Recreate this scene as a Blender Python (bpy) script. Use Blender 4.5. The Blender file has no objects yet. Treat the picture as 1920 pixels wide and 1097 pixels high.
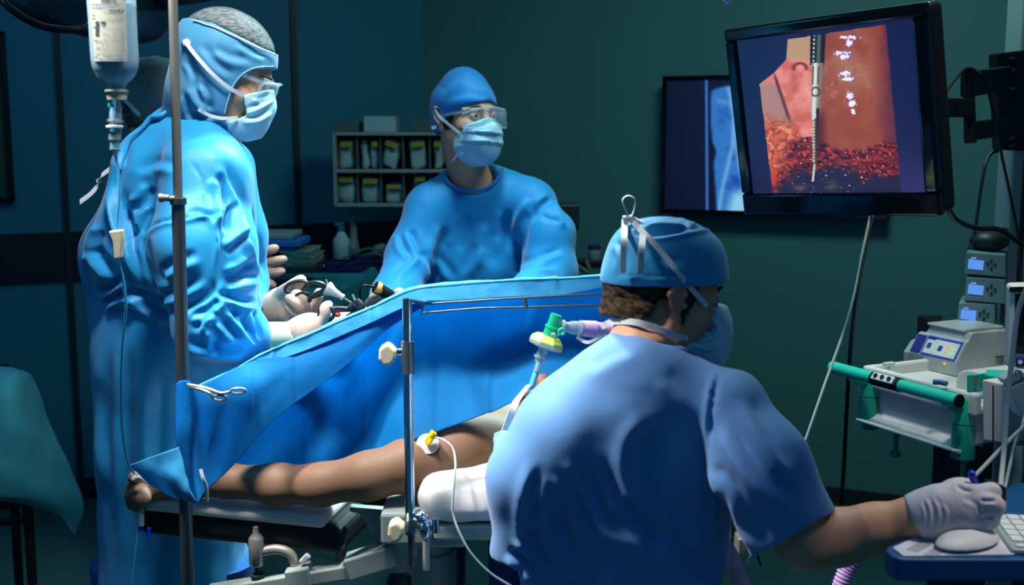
import bpy, bmesh, math, random
import numpy as np
from mathutils import Vector, Matrix, noise as mnoise

random.seed(7)
SC = bpy.context.scene
COL = SC.collection
# ------------------------------------------------------------------ camera
FPX = 2100.0; CX, CY = 960.0, 548.5
PITCH = math.radians(8.0); CAMH = 1.56
CF = np.array([0, math.cos(PITCH), -math.sin(PITCH)])
CU = np.array([0, math.sin(PITCH), math.cos(PITCH)])
CR = np.array([1.0, 0, 0]); CC = np.array([0, 0, CAMH])

def ray(px, py):
    return CF + CR*(px-CX)/FPX + CU*(CY-py)/FPX
def P(px, py, D):
    """point at distance D (world Y) seen along that direction"""
    r = ray(px, py)
    return CC + r*(D/r[1])
def Pz(px, py, z):
    r = ray(px, py)
    return CC + r*((z-CAMH)/r[2])
def Ppl(px, py, p0, n):
    r = ray(px, py)
    return CC + r*(np.dot(np.asarray(p0)-CC, n)/np.dot(r, n))
def proj(V):
    d = np.asarray(V)-CC
    z = d@CF
    return np.stack([CX+FPX*(d@CR)/z, CY-FPX*(d@CU)/z, z], -1)

cam = bpy.data.cameras.new('camera'); camo = bpy.data.objects.new('camera', cam); COL.objects.link(camo)
camo.location = (0, 0, CAMH); camo.rotation_euler = (math.pi/2-PITCH, 0, 0)
cam.sensor_width = 36; cam.lens = FPX/1920*36; cam.clip_start = .05
cam.dof.use_dof = True; cam.dof.focus_distance = 2.4; cam.dof.aperture_fstop = 4.5
SC.camera = camo

# ------------------------------------------------------------------ objects
def unit(v):
    v = np.asarray(v, float); return v/np.linalg.norm(v)
def tag(o, label=None, cat=None, group=None, kind=None):
    if label: o['label'] = label
    if cat: o['category'] = cat
    if group: o['group'] = group
    if kind: o['kind'] = kind
    return o
def thing(name, label, cat, loc=(0, 0, 0), group=None):
    o = bpy.data.objects.new(name, None); COL.objects.link(o)
    o.empty_display_size = .05; o.location = tuple(map(float, loc))
    return tag(o, label, cat, group)
def link(name, me, m, parent=None, smooth=True, label=None):
    o = bpy.data.objects.new(name, me); COL.objects.link(o)
    if m is not None and len(me.materials) == 0:
        for k in (m if isinstance(m, (list, tuple)) else [m]): me.materials.append(k)
    if smooth:
        me.polygons.foreach_set('use_smooth', [True]*len(me.polygons))
    if parent is not None:
        o.parent = parent
        q = parent; off = Vector((0, 0, 0))
        while q is not None: off += q.location; q = q.parent
        if off.length > 0: me.transform(Matrix.Translation(-off))
    if label: o['label'] = label
    return o
def seat(o, base=None):
    """put a single-mesh thing's origin at its own base"""
    me = o.data
    co = np.empty(len(me.vertices)*3); me.vertices.foreach_get('co', co); co = co.reshape(-1, 3)
    c = (co.min(0)+co.max(0))/2; c[2] = co[:, 2].min()
    me.transform(Matrix.Translation(Vector(-c))); o.location = Vector(c)+o.location
    return o
def bevel(o, w=.003, seg=2, ang=40):
    b = o.modifiers.new('bevel', 'BEVEL'); b.width = w; b.segments = seg; b.limit_method = 'ANGLE'; b.angle_limit = math.radians(ang)
    return o
def solid(o, t=.001, off=0):
    s = o.modifiers.new('thickness', 'SOLIDIFY'); s.thickness = t; s.offset = off
    return o

def catmull(pts, n=8):
    pts = [np.asarray(p, float) for p in pts]
    if len(pts) < 3: return pts
    q = [2*pts[0]-pts[1]]+pts+[2*pts[-1]-pts[-2]]
    out = []
    for i in range(1, len(q)-2):
        for k in range(n):
            t = k/n
            out.append(.5*((2*q[i])+(-q[i-1]+q[i+1])*t+(2*q[i-1]-5*q[i]+4*q[i+1]-q[i+2])*t*t+(-q[i-1]+3*q[i]-3*q[i+1]+q[i+2])*t**3))
    out.append(pts[-1]); return out
def frame_of(d):
    d = unit(d); a = np.array([0, 0, 1.]) if abs(d[2]) < .9 else np.array([1., 0, 0])
    x = unit(np.cross(a, d)); return x, np.cross(d, x), d
def rotz(a):
    c, s = math.cos(a), math.sin(a); return np.array([[c, -s, 0], [s, c, 0], [0, 0, 1.]])

class MB:
    """collects simple shapes; build() links ONE mesh object"""
    def __init__(s): s.v = []; s.f = []; s.mi = []; s.cur = 0
    def add(s, v, f):
        b = len(s.v); s.v += [tuple(map(float, p)) for p in v]; s.f += [tuple(i+b for i in q) for q in f]; s.mi += [s.cur]*len(f)
        return s
    def box(s, c, size, R=None):
        c = np.asarray(c, float); h = np.asarray(size, float)/2
        v = [np.array([x, y, z])*h for x in (-1, 1) for y in (-1, 1) for z in (-1, 1)]
        if R is not None: v = [np.asarray(R)@p for p in v]
        return s.add([p+c for p in v], [(0, 1, 3, 2), (4, 6, 7, 5), (0, 4, 5, 1), (2, 3, 7, 6), (0, 2, 6, 4), (1, 5, 7, 3)])
    def tube(s, pts, r, n=10, sm=0, caps=True):
        if sm: 
            rr = r
            m = len(pts); pts = catmull(pts, sm)
            if hasattr(rr, '__len__'):
                r = np.interp(np.linspace(0, m-1, len(pts)), range(m), rr)
        pts = [np.asarray(p, float) for p in pts]; m = len(pts)
        r = [r]*m if not hasattr(r, '__len__') else list(r)
        v = []; f = []; x = None
        for i, p in enumerate(pts):
            d = pts[min(i+1, m-1)]-pts[max(i-1, 0)]
            d = unit(d) if np.linalg.norm(d) > 1e-9 else np.array([0, 0, 1.])
            if x is None: x = frame_of(d)[0]
            x = x-d*np.dot(x, d); x = unit(x) if np.linalg.norm(x) > 1e-6 else frame_of(d)[0]
            y = np.cross(d, x)
            for k in range(n):
                a = 2*math.pi*k/n; v.append(p+r[i]*(math.cos(a)*x+math.sin(a)*y))
        for i in range(m-1):
            for k in range(n):
                f.append((i*n+k, i*n+(k+1) % n, (i+1)*n+(k+1) % n, (i+1)*n+k))
        if caps: f.append(tuple(range(n))[::-1]); f.append(tuple((m-1)*n+k for k in range(n)))
        return s.add(v, f)
    def cyl(s, a, b, r, r2=None, n=24):
        return s.tube([a, b], [r, r if r2 is None else r2], n)
    def lathe(s, o, d, prof, n=32, sx=1, sy=1, x=None):
        """prof = [(t along d, radius)]"""
        X, Y, d = frame_of(d)
        if x is not None: X = unit(np.asarray(x)-d*np.dot(x, d)); Y = np.cross(d, X)
        v = []; f = []; m = len(prof); o = np.asarray(o, float)
        for t, r in prof:
            for k in range(n):
                a = 2*math.pi*k/n; v.append(o+d*t+r*(sx*math.cos(a)*X+sy*math.sin(a)*Y))
        for i in range(m-1):
            for k in range(n): f.append((i*n+k, i*n+(k+1) % n, (i+1)*n+(k+1) % n, (i+1)*n+k))
        f.append(tuple(range(n))[::-1]); f.append(tuple((m-1)*n+k for k in range(n)))
        return s.add(v, f)
    def prism(s, poly, ext):
        poly = [np.asarray(p, float) for p in poly]; ext = np.asarray(ext, float); n = len(poly)
        v = poly+[p+ext for p in poly]
        f = [tuple(range(n))[::-1], tuple(range(n, 2*n))]+[(i, (i+1) % n, n+(i+1) % n, n+i) for i in range(n)]
        return s.add(v, f)
    def ribbon(s, pts, wdir, w, t=.0012, sm=6):
        """flat strap along pts, width along wdir"""
        pts = catmull(pts, sm) if sm else [np.asarray(p, float) for p in pts]; m = len(pts); v = []; f = []
        for i, p in enumerate(pts):
            d = unit(pts[min(i+1, m-1)]-pts[max(i-1, 0)]); wd = np.asarray(wdir[i] if isinstance(wdir, list) else wdir, float)
            wd = unit(wd-d*np.dot(wd, d)); nn = np.cross(d, wd)
            for a, b in ((-1, -1), (1, -1), (1, 1), (-1, 1)): v.append(p+wd*a*w/2+nn*b*t/2)
        for i in range(m-1):
            for k in range(4): f.append((i*4+k, i*4+(k+1) % 4, (i+1)*4+(k+1) % 4, (i+1)*4+k))
        f.append((3, 2, 1, 0)); f.append(tuple((m-1)*4+k for k in range(4)))
        return s.add(v, f)
    def sphere(s, c, r, n=16, R=None):
        c = np.asarray(c, float); r = np.ones(3)*r; v = []; f = []; h = n//2
        for i in range(1, h):
            for k in range(n):
                a = math.pi*i/h; b = 2*math.pi*k/n
                p = np.array([math.sin(a)*math.cos(b), math.sin(a)*math.sin(b), math.cos(a)])*r
                v.append(c+(p if R is None else R@p))
        e = np.array([0, 0, 1.])*r; e = e if R is None else R@e
        v += [c+e, c-e]; T = len(v)-2
        for i in range(h-2):
            for k in range(n): f.append((i*n+k, (i+1)*n+k, (i+1)*n+(k+1) % n, i*n+(k+1) % n))
        for k in range(n):
            f.append((T, k, (k+1) % n)); f.append((T+1, (h-2)*n+(k+1) % n, (h-2)*n+k))
        return s.add(v, f)
    def mesh(s, name):
        me = bpy.data.meshes.new(name); me.from_pydata(s.v, [], s.f); me.update()
        bm = bmesh.new(); bm.from_mesh(me); bmesh.ops.recalc_face_normals(bm, faces=bm.faces[:]); bm.to_mesh(me); bm.free()
        return me
    def build(s, name, m, parent=None, smooth=False, bev=0, label=None, seg=2):
        me = s.mesh(name)
        ms = m if isinstance(m, (list, tuple)) else [m]
        for k in ms: me.materials.append(k)
        if len(ms) > 1 and len(s.mi) == len(me.polygons): me.polygons.foreach_set('material_index', s.mi)
        o = link(name, me, None, parent, smooth, label)
        if smooth:
            es = o.modifiers.new('split', 'EDGE_SPLIT'); es.split_angle = math.radians(50)
        if bev: bevel(o, bev, seg)
        return o

def grid_patch(ctrl, nu=60, nv=40, disp=None):
    """ctrl[i][j] -> 3D; smooth sheet; returns mesh + (nv,nu,3) array"""
    rows = [np.array(catmull(r, 12)) for r in ctrl]
    def res(a, n):
        t = np.linspace(0, len(a)-1, n); i = np.minimum(t.astype(int), len(a)-2); w = (t-i)[:, None]
        return a[i]*(1-w)+a[i+1]*w
    rows = [res(r, nu) for r in rows]
    cols = []
    for u in range(nu):
        c = [r[u] for r in rows]
        cols.append(res(np.array(catmull(c, 12) if len(c) > 2 else c), nv))
    A = np.array(cols).transpose(1, 0, 2)
    if disp is not None:
        gu = np.gradient(A, axis=1); gv = np.gradient(A, axis=0); n = np.cross(gu, gv); n /= np.linalg.norm(n, axis=-1, keepdims=True)+1e-9
        A = A+n*disp(A)[..., None]
    return A
def patch_mesh(name, A):
    nv, nu = A.shape[:2]
    f = [(i*nu+j, i*nu+j+1, (i+1)*nu+j+1, (i+1)*nu+j) for i in range(nv-1) for j in range(nu-1)]
    me = bpy.data.meshes.new(name); me.from_pydata(A.reshape(-1, 3).tolist(), [], f); me.update(); return me

# ------------------------------------------------------------------ materials
def srgb(r, g=None, b=None):
    if g is None: r, g, b = r
    return tuple(((c/255)/12.92 if c/255 <= .04045 else ((c/255+.055)/1.055)**2.4) for c in (r, g, b))+(1,)
def mat(name, col, rough=.5, metal=0, spec=.5, bump=0, bscale=200, var=.08, vscale=12, sheen=0, trans=0, alpha=1, emit=None, estr=0, sss=0, coat=0, ior=1.45, translucent=0, streak=0):
    m = bpy.data.materials.new(name); m.use_nodes = True; nt = m.node_tree; N = nt.nodes; L = nt.links
    b = N['Principled BSDF']; col = tuple(col)[:3]+(1,)
    b.inputs['Roughness'].default_value = rough; b.inputs['Metallic'].default_value = metal
    b.inputs['Specular IOR Level'].default_value = spec; b.inputs['Sheen Weight'].default_value = sheen
    b.inputs['Transmission Weight'].default_value = trans; b.inputs['Alpha'].default_value = alpha; b.inputs['IOR'].default_value = ior
    b.inputs['Coat Weight'].default_value = coat; b.inputs['Subsurface Weight'].default_value = sss
    if sss: b.inputs['Subsurface Radius'].default_value = (.01, .004, .002); b.inputs['Subsurface Scale'].default_value = 1
    tc = N.new('ShaderNodeTexCoord')
    if var:
        nz = N.new('ShaderNodeTexNoise'); nz.inputs['Scale'].default_value = vscale; nz.inputs['Detail'].default_value = 4
        L.new(tc.outputs['Object'], nz.inputs['Vector'])
        mx = N.new('ShaderNodeMix'); mx.data_type = 'RGBA'
        mx.inputs['A'].default_value = tuple(c*(1-var) for c in col[:3])+(1,); mx.inputs['B'].default_value = tuple(min(1, c*(1+var)) for c in col[:3])+(1,)
        if streak:
            mp = N.new('ShaderNodeMapping'); mp.inputs['Scale'].default_value = (1, 1, streak); L.new(tc.outputs['Object'], mp.inputs['Vector']); L.new(mp.outputs[0], nz.inputs['Vector'])
            mr = N.new('ShaderNodeMapRange'); mr.inputs['From Min'].default_value = .38; mr.inputs['From Max'].default_value = .62; L.new(nz.outputs['Fac'], mr.inputs['Value']); L.new(mr.outputs[0], mx.inputs['Factor'])
        else: L.new(nz.outputs['Fac'], mx.inputs['Factor'])
        L.new(mx.outputs['Result'], b.inputs['Base Color'])
    else: b.inputs['Base Color'].default_value = col
    if bump:
        n2 = N.new('ShaderNodeTexNoise'); n2.inputs['Scale'].default_value = bscale; n2.inputs['Detail'].default_value = 3
        L.new(tc.outputs['Object'], n2.inputs['Vector'])
        bp = N.new('ShaderNodeBump'); bp.inputs['Strength'].default_value = bump; bp.inputs['Distance'].default_value = .002
        L.new(n2.outputs['Fac'], bp.inputs['Height']); L.new(bp.outputs['Normal'], b.inputs['Normal'])
    if emit is not None:
        b.inputs['Emission Color'].default_value = tuple(emit)[:3]+(1,); b.inputs['Emission Strength'].default_value = estr
    if translucent:
        t = N.new('ShaderNodeBsdfTranslucent'); t.inputs['Color'].default_value = tuple(c**.75 for c in col[:3])+(1,)
        ms = N.new('ShaderNodeMixShader'); ms.inputs[0].default_value = translucent
        L.new(b.outputs[0], ms.inputs[1]); L.new(t.outputs[0], ms.inputs[2]); L.new(ms.outputs[0], N['Material Output'].inputs['Surface'])
    return m
def clear_mat(name, col, a=.25, rough=.08, rise=.6):
    """thin clear plastic film: part see-through, part glossy"""
    m = bpy.data.materials.new(name); m.use_nodes = True; nt = m.node_tree; N = nt.nodes; L = nt.links
    b = N['Principled BSDF']; b.inputs['Base Color'].default_value = col; b.inputs['Roughness'].default_value = rough
    t = N.new('ShaderNodeBsdfTransparent'); t.inputs[0].default_value = (.95, .98, 1, 1)
    fr = N.new('ShaderNodeLayerWeight'); fr.inputs[0].default_value = .25
    mr = N.new('ShaderNodeMapRange'); mr.inputs['To Min'].default_value = a; mr.inputs['To Max'].default_value = min(1, a+rise)
    L.new(fr.outputs['Facing'], mr.inputs['Value'])
    ms = N.new('ShaderNodeMixShader'); L.new(mr.outputs[0], ms.inputs[0]); L.new(t.outputs[0], ms.inputs[1]); L.new(b.outputs[0], ms.inputs[2])
    L.new(ms.outputs[0], N['Material Output'].inputs['Surface']); return m
def emit_mat(name, col, s):
    m = bpy.data.materials.new(name); m.use_nodes = True; b = m.node_tree.nodes['Principled BSDF']
    b.inputs['Base Color'].default_value = (.01, .01, .01, 1); b.inputs['Roughness'].default_value = .25
    b.inputs['Emission Color'].default_value = col; b.inputs['Emission Strength'].default_value = s; return m
def attr_emit_mat(name, s):
    m = bpy.data.materials.new(name); m.use_nodes = True; nt = m.node_tree; b = nt.nodes['Principled BSDF']
    a = nt.nodes.new('ShaderNodeVertexColor'); a.layer_name = 'picture'
    b.inputs['Base Color'].default_value = (.01, .01, .012, 1); b.inputs['Roughness'].default_value = .3
    nt.links.new(a.outputs['Color'], b.inputs['Emission Color']); b.inputs['Emission Strength'].default_value = s; return m

M = {}
M['gown'] = mat('gown_satin_blue', srgb(26, 136, 186), .48, spec=.38, sheen=.12, bump=.12, bscale=420, var=.05)
M['gown2'] = mat('gown_matte_blue', srgb(8, 128, 184), .6, spec=.3, sheen=.2, bump=.12, bscale=420, var=.04)
M['scrub'] = mat('scrub_cotton_blue', srgb(92, 138, 190), .65, spec=.25, sheen=.2, bump=.15, bscale=500, var=.05)
M['trouser'] = mat('trouser_blue', srgb(20, 80, 140), .8)
M['hood'] = mat('hood_blue', srgb(68, 138, 174), .55, spec=.3, sheen=.2, bump=.12, bscale=400, var=.06)
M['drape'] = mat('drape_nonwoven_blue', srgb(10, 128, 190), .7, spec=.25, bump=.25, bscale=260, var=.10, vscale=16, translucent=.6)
M['drape_lit'] = mat('drape_lit_blue', srgb(66, 170, 222), .7, spec=.25, bump=.25, bscale=260, var=.08, vscale=16, translucent=.2)  # lighter copy of the drape colour, painted for pieces that catch the lamps
M['cap'] = mat('cap_blue', srgb(5, 118, 182), .6, spec=.3, sheen=.2, bump=.12, bscale=420, var=.04)
M['cap3'] = mat('cap_teal_blue', srgb(44, 142, 190), .5, spec=.35, sheen=.2, bump=.12, bscale=420, var=.05)
M['mask'] = mat('mask_pale_blue', srgb(160, 200, 212), .75, spec=.2, bump=.1, bscale=300, var=.05)
M['maskw'] = mat('mask_white', srgb(200, 208, 208), .75, spec=.2, bump=.1, bscale=300, var=.04)
M['tie'] = mat('tie_white', srgb(205, 208, 205), .8, spec=.2, bump=.1, bscale=400, var=.05)
M['skin'] = mat('skin_light', srgb(196, 142, 112), .5, spec=.35, bump=.12, bscale=160, var=.1, vscale=30, sss=.15)
M['skin2'] = mat('skin_tan', srgb(124, 92, 70), .55, spec=.3, bump=.2, bscale=180, var=.12, vscale=25, sss=.1)
M['hair'] = mat('hair_brown', srgb(62, 48, 36), .75, spec=.15, bump=.9, bscale=260, var=.6, vscale=80, streak=2.5)
M['hairg'] = mat('hair_grey', srgb(86, 88, 84), .7, spec=.2, bump=.9, bscale=160, var=.8, vscale=90, streak=3)
M['net'] = clear_mat('net_cap_clear', (.34, .40, .40, 1), .07, .45, .35)
M['netd'] = clear_mat('net_cap_dark', (.55, .62, .60, 1), .30, .5, .5)
M['brow'] = mat('brow_dark', srgb(38, 28, 22), .7)
M['eye'] = mat('eye_white', srgb(130, 122, 118), .3, spec=.3, var=0)
M['iris'] = mat('iris_dark', srgb(30, 20, 15), .3, spec=.3, var=0)
M['glove'] = mat('glove_latex_beige', srgb(178, 148, 126), .5, spec=.4, bump=.2, bscale=240, var=.05, vscale=40)
M['glovew'] = mat('glove_latex_white', srgb(192, 185, 190), .6, spec=.3, bump=.2, bscale=300, var=.04, vscale=40)
M['cuff'] = mat('cuff_cream', srgb(245, 226, 178), .8, spec=.2, bump=.3, bscale=500, var=.04)
M['clear'] = clear_mat('clear_plastic', (.6, .7, .75, 1), .035, .05)
M['clearf'] = clear_mat('clear_plastic_frame', (.6, .72, .8, 1), .16, .08)
M['steel'] = mat('steel_brushed', srgb(150, 146, 134), .32, .55, bump=.05, bscale=300, var=.05)
M['steel_dark'] = mat('steel_dark', srgb(96, 102, 104), .28, .7, var=.05)
M['chrome'] = mat('chrome', srgb(210, 215, 220), .1, 1, var=.02)
M['grey_metal'] = mat('grey_painted_metal', srgb(140, 150, 142), .5, .2, var=.05)
M['dark_metal'] = mat('dark_painted_metal', srgb(40, 48, 50), .45, .3, var=.08)
M['black'] = mat('black_plastic', srgb(14, 15, 17), .4, spec=.4, var=.1)
M['black_gloss'] = mat('black_gloss', srgb(6, 8, 10), .1, spec=.6, var=0)
M['black_vinyl'] = mat('black_vinyl', srgb(18, 22, 24), .5, spec=.3, bump=.1, bscale=150)
M['white'] = mat('white_plastic', srgb(205, 203, 198), .45, spec=.4, var=.03)
M['whitem'] = mat('white_keys', srgb(218, 218, 216), .5, spec=.35, var=.02)
M['cream'] = mat('cream_plastic', srgb(190, 182, 150), .5, spec=.3, var=.05)
M['sheet'] = mat('white_sheet', srgb(196, 191, 184), .8, spec=.2, bump=.2, bscale=120, var=.04)
M['green'] = mat('teal_plastic', srgb(30, 180, 152), .45, spec=.4, var=.05)
M['greend'] = mat('teal_plastic_deep', srgb(16, 140, 118), .45, spec=.4, var=.05)
M['silver'] = mat('silver_case', srgb(176, 182, 180), .35, .25, bump=.04, bscale=200, var=.05)
M['navy'] = mat('navy_panel', srgb(40, 44, 130), .4, var=.05)
M['bluep'] = mat('blue_plastic', srgb(20, 50, 190), .3, spec=.5, var=.05)
M['desk'] = mat('desk_blue', srgb(10, 78, 128), .35, spec=.5, var=.06)
M['paper'] = mat('paper_white', srgb(206, 202, 212), .85, spec=.1, var=.03)
M['teal_cloth'] = mat('teal_cloth', srgb(16, 122, 132), .8, bump=.2, bscale=300, var=.1)
M['teal_cloth2'] = mat('teal_cloth_dark', srgb(24, 108, 120), .85, bump=.2, bscale=300, var=.12)
M['yellow'] = mat('yellow_plastic', srgb(228, 190, 20), .4, var=.05)
M['amber'] = mat('amber_ring', srgb(205, 150, 70), .4, var=.05)
M['lilac'] = mat('lilac_plastic', srgb(190, 150, 205), .4, spec=.4, var=.05, trans=.1)
M['pink'] = mat('pink_plastic', srgb(222, 180, 212), .45, spec=.4, var=.05)
M['lime'] = mat('lime_filter', srgb(214, 224, 96), .4, spec=.4, var=.06, emit=None)
M['green_clear'] = mat('green_clear_plastic', srgb(40, 215, 150), .15, spec=.6, trans=.6, var=.03)
M['clear_solid'] = mat('clear_rigid_plastic', srgb(205, 225, 225), .12, spec=.6, trans=.75, var=.02)
M['tube'] = mat('white_tubing', srgb(180, 186, 180), .4, spec=.4, var=.04)
M['tube_clear'] = mat('clear_tubing', srgb(70, 160, 195), .25, spec=.6, var=.03)
M['red'] = mat('red_tip', srgb(230, 40, 40), .4, var=.03)
# ------------------------------------------------------------------ implicit surfaces -> meshes
class Sdf:
    def __init__(s): s.ops = []
    def copy(s):
        q = Sdf(); q.ops = list(s.ops); return q
    def _add(s, fn, lo, hi, k, sub):
        s.ops.append((fn, np.asarray(lo, float), np.asarray(hi, float), k, sub)); return s
    def cone(s, a, b, ra, rb=None, k=.02, sc=(1, 1, 1), sub=False):
        """capsule of changing radius; sc stretches its cross-section along the world axes"""
        sc = np.asarray(sc, float); a = np.asarray(a, float); b = np.asarray(b, float); rb = ra if rb is None else rb
        R = max(ra, rb)*sc; lo = np.minimum(a, b)-R; hi = np.maximum(a, b)+R
        A = a/sc; B = b/sc; BA = B-A; L2 = max(BA@BA, 1e-12); m = sc.min()
        def fn(p):
            q = p/sc-A; t = np.clip(q@BA/L2, 0, 1)
            return (np.linalg.norm(q-t[..., None]*BA, axis=-1)-(ra+(rb-ra)*t))*m
        return s._add(fn, lo, hi, k, sub)
    def chain(s, pts, rs, k=.02, sc=(1, 1, 1)):
        for i in range(len(pts)-1): s.cone(pts[i], pts[i+1], rs[i], rs[i+1], k, sc)
        return s
    def ell(s, c, r, k=.02, R=None, sub=False):
        c = np.asarray(c, float); r = np.asarray(r, float); R = np.eye(3) if R is None else np.asarray(R)  # columns = axes
        e = np.sqrt(((R*r)**2).sum(1))
        def fn(p):
            q = (p-c)@R; k0 = np.linalg.norm(q/r, axis=-1); k1 = np.linalg.norm(q/(r*r), axis=-1)+1e-9
            return k0*(k0-1)/k1
        return s._add(fn, c-e, c+e, k, sub)
    def bounds(s, m):
        add = [o for o in s.ops if not o[4]]
        return np.min([o[1] for o in add], 0)-m, np.max([o[2] for o in add], 0)+m
    def grid(s, vox, grow=0, lo=None, hi=None):
        l, h = s.bounds(grow+3*vox+.01)
        lo = l if lo is None else np.maximum(l, lo); hi = h if hi is None else np.minimum(h, hi)
        n = np.ceil((hi-lo)/vox).astype(int)+1
        ax = [lo[i]+vox*np.arange(n[i]) for i in range(3)]
        d = np.full(n, .3)
        for fn, a, b, k, sub in s.ops:
            mg = k+4*vox+grow+.01
            i0 = np.maximum(np.floor((a-mg-lo)/vox).astype(int), 0); i1 = np.minimum(np.ceil((b+mg-lo)/vox).astype(int)+1, n)
            if (i1 <= i0).any(): continue
            sl = tuple(slice(x, y) for x, y in zip(i0, i1))
            p = np.stack(np.meshgrid(*[ax[i][sl[i]] for i in range(3)], indexing='ij'), -1)
            v = fn(p); o = d[sl]
            if sub:
                v = -v; h_ = np.maximum(k-np.abs(o-v), 0)/max(k, 1e-9); d[sl] = np.maximum(o, v)+h_*h_*k*.25
            else:
                h_ = np.maximum(k-np.abs(o-v), 0)/max(k, 1e-9); d[sl] = np.minimum(o, v)-h_*h_*k*.25
        return d, lo, ax
    def mesh(s, name, vox=.005, off=0, clip=None, folds=None, disp=None, relax=1, lo=None, hi=None, shell=0):
        d, lo, ax = s.grid(vox, max(off, 0), lo, hi)
        d = d-off
        if shell: d = np.maximum(d, -(d+shell))
        if clip is not None:
            p = np.stack(np.meshgrid(*ax, indexing='ij'), -1)
            for c in (clip if isinstance(clip, list) else [clip]):
                d = np.maximum(d, c(p))
        d[[0, -1]] = np.maximum(d[[0, -1]], 1e-3); d[:, [0, -1]] = np.maximum(d[:, [0, -1]], 1e-3); d[:, :, [0, -1]] = np.maximum(d[:, :, [0, -1]], 1e-3)
        v, f = surface_nets(d, lo, vox)
        if relax: v = relax_verts(v, f, relax)
        if disp is not None or folds:
            nrm = vert_normals(v, f)
            if disp is not None: v = v+nrm*disp(v, nrm)[:, None]
            if folds: v = v+nrm*fold_field(v, nrm, folds)[:, None]
        me = bpy.data.meshes.new(name); me.from_pydata(v.tolist(), [], f.tolist()); me.update()
        return me

def surface_nets(d, lo, vox):
    s = d < 0; n = np.array(d.shape)
    c = [(i, j, k) for i in (0, 1) for j in (0, 1) for k in (0, 1)]
    sl = lambda a, o: a[tuple(slice(o[t], a.shape[t]-1+o[t]) for t in range(3))]
    cnt = sum(sl(s, o).astype(np.int8) for o in c)
    act = (cnt > 0) & (cnt < 8)
    I = np.argwhere(act); idx = np.full(act.shape, -1, np.int64); idx[tuple(I.T)] = np.arange(len(I))
    acc = np.zeros((len(I), 3)); num = np.zeros(len(I))
    cv = np.stack([d[tuple((I+np.array(o)).T)] for o in c], 1)
    for a in range(8):
        for b in range(a+1, 8):
            df = np.array(c[b])-np.array(c[a])
            if np.abs(df).sum() != 1: continue
            va, vb = cv[:, a], cv[:, b]; m = (va < 0) != (vb < 0)
            t = va/np.where(m, va-vb, 1)
            pt = np.array(c[a])+t[:, None]*df
            acc += np.where(m[:, None], pt, 0); num += m
    v = lo+(I+acc/num[:, None])*vox
    F = []
    for ax_ in range(3):
        o = [0, 0, 0]; o[ax_] = 1; u, w = (ax_+1) % 3, (ax_+2) % 3
        A = s[tuple(slice(0, n[t]-o[t]) for t in range(3))]; B = s[tuple(slice(o[t], n[t]) for t in range(3))]
        E = np.argwhere(A != B); E = E[(E[:, u] > 0) & (E[:, w] > 0) & (E[:, u] < n[u]-1) & (E[:, w] < n[w]-1)]
        if not len(E): continue
        ins = A[tuple(E.T)]; eu = np.zeros(3, int); eu[u] = 1; ew = np.zeros(3, int); ew[w] = 1
        q = np.stack([idx[tuple((E-eu-ew).T)], idx[tuple((E-ew).T)], idx[tuple(E.T)], idx[tuple((E-eu).T)]], 1)
        q = np.where(ins[:, None], q, q[:, ::-1]); F.append(q[(q >= 0).all(1)])
    return v, np.concatenate(F)
def edges_of(f):
    e = np.concatenate([f[:, [0, 1]], f[:, [1, 2]], f[:, [2, 3]], f[:, [3, 0]]]); return e
def relax_verts(v, f, it, w=.5):
    e = edges_of(f); e = np.concatenate([e, e[:, ::-1]]); deg = np.bincount(e[:, 0], minlength=len(v))[:, None]
    for k in range(it):
        for lam in (w, -w*1.04):
            a = np.stack([np.bincount(e[:, 0], v[e[:, 1], t], minlength=len(v)) for t in range(3)], 1)/np.maximum(deg, 1)
            v = v+lam*(a-v)
    return v
def vert_normals(v, f):
    fn = np.cross(v[f[:, 2]]-v[f[:, 0]], v[f[:, 3]]-v[f[:, 1]])
    n = np.stack([sum(np.bincount(f[:, k], fn[:, t], minlength=len(v)) for k in range(4)) for t in range(3)], 1)
    return n/(np.linalg.norm(n, axis=1, keepdims=True)+1e-12)
def seg_dist(q, a, b):
    ba = b-a; L2 = max(ba@ba, 1e-9); t = np.clip(((q-a)@ba)/L2, 0, 1); r = q-a-t[:, None]*ba
    sg = np.sign(ba[0]*(q[:, 1]-a[1])-ba[1]*(q[:, 0]-a[0])); return np.linalg.norm(r, axis=1), sg, t
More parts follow.
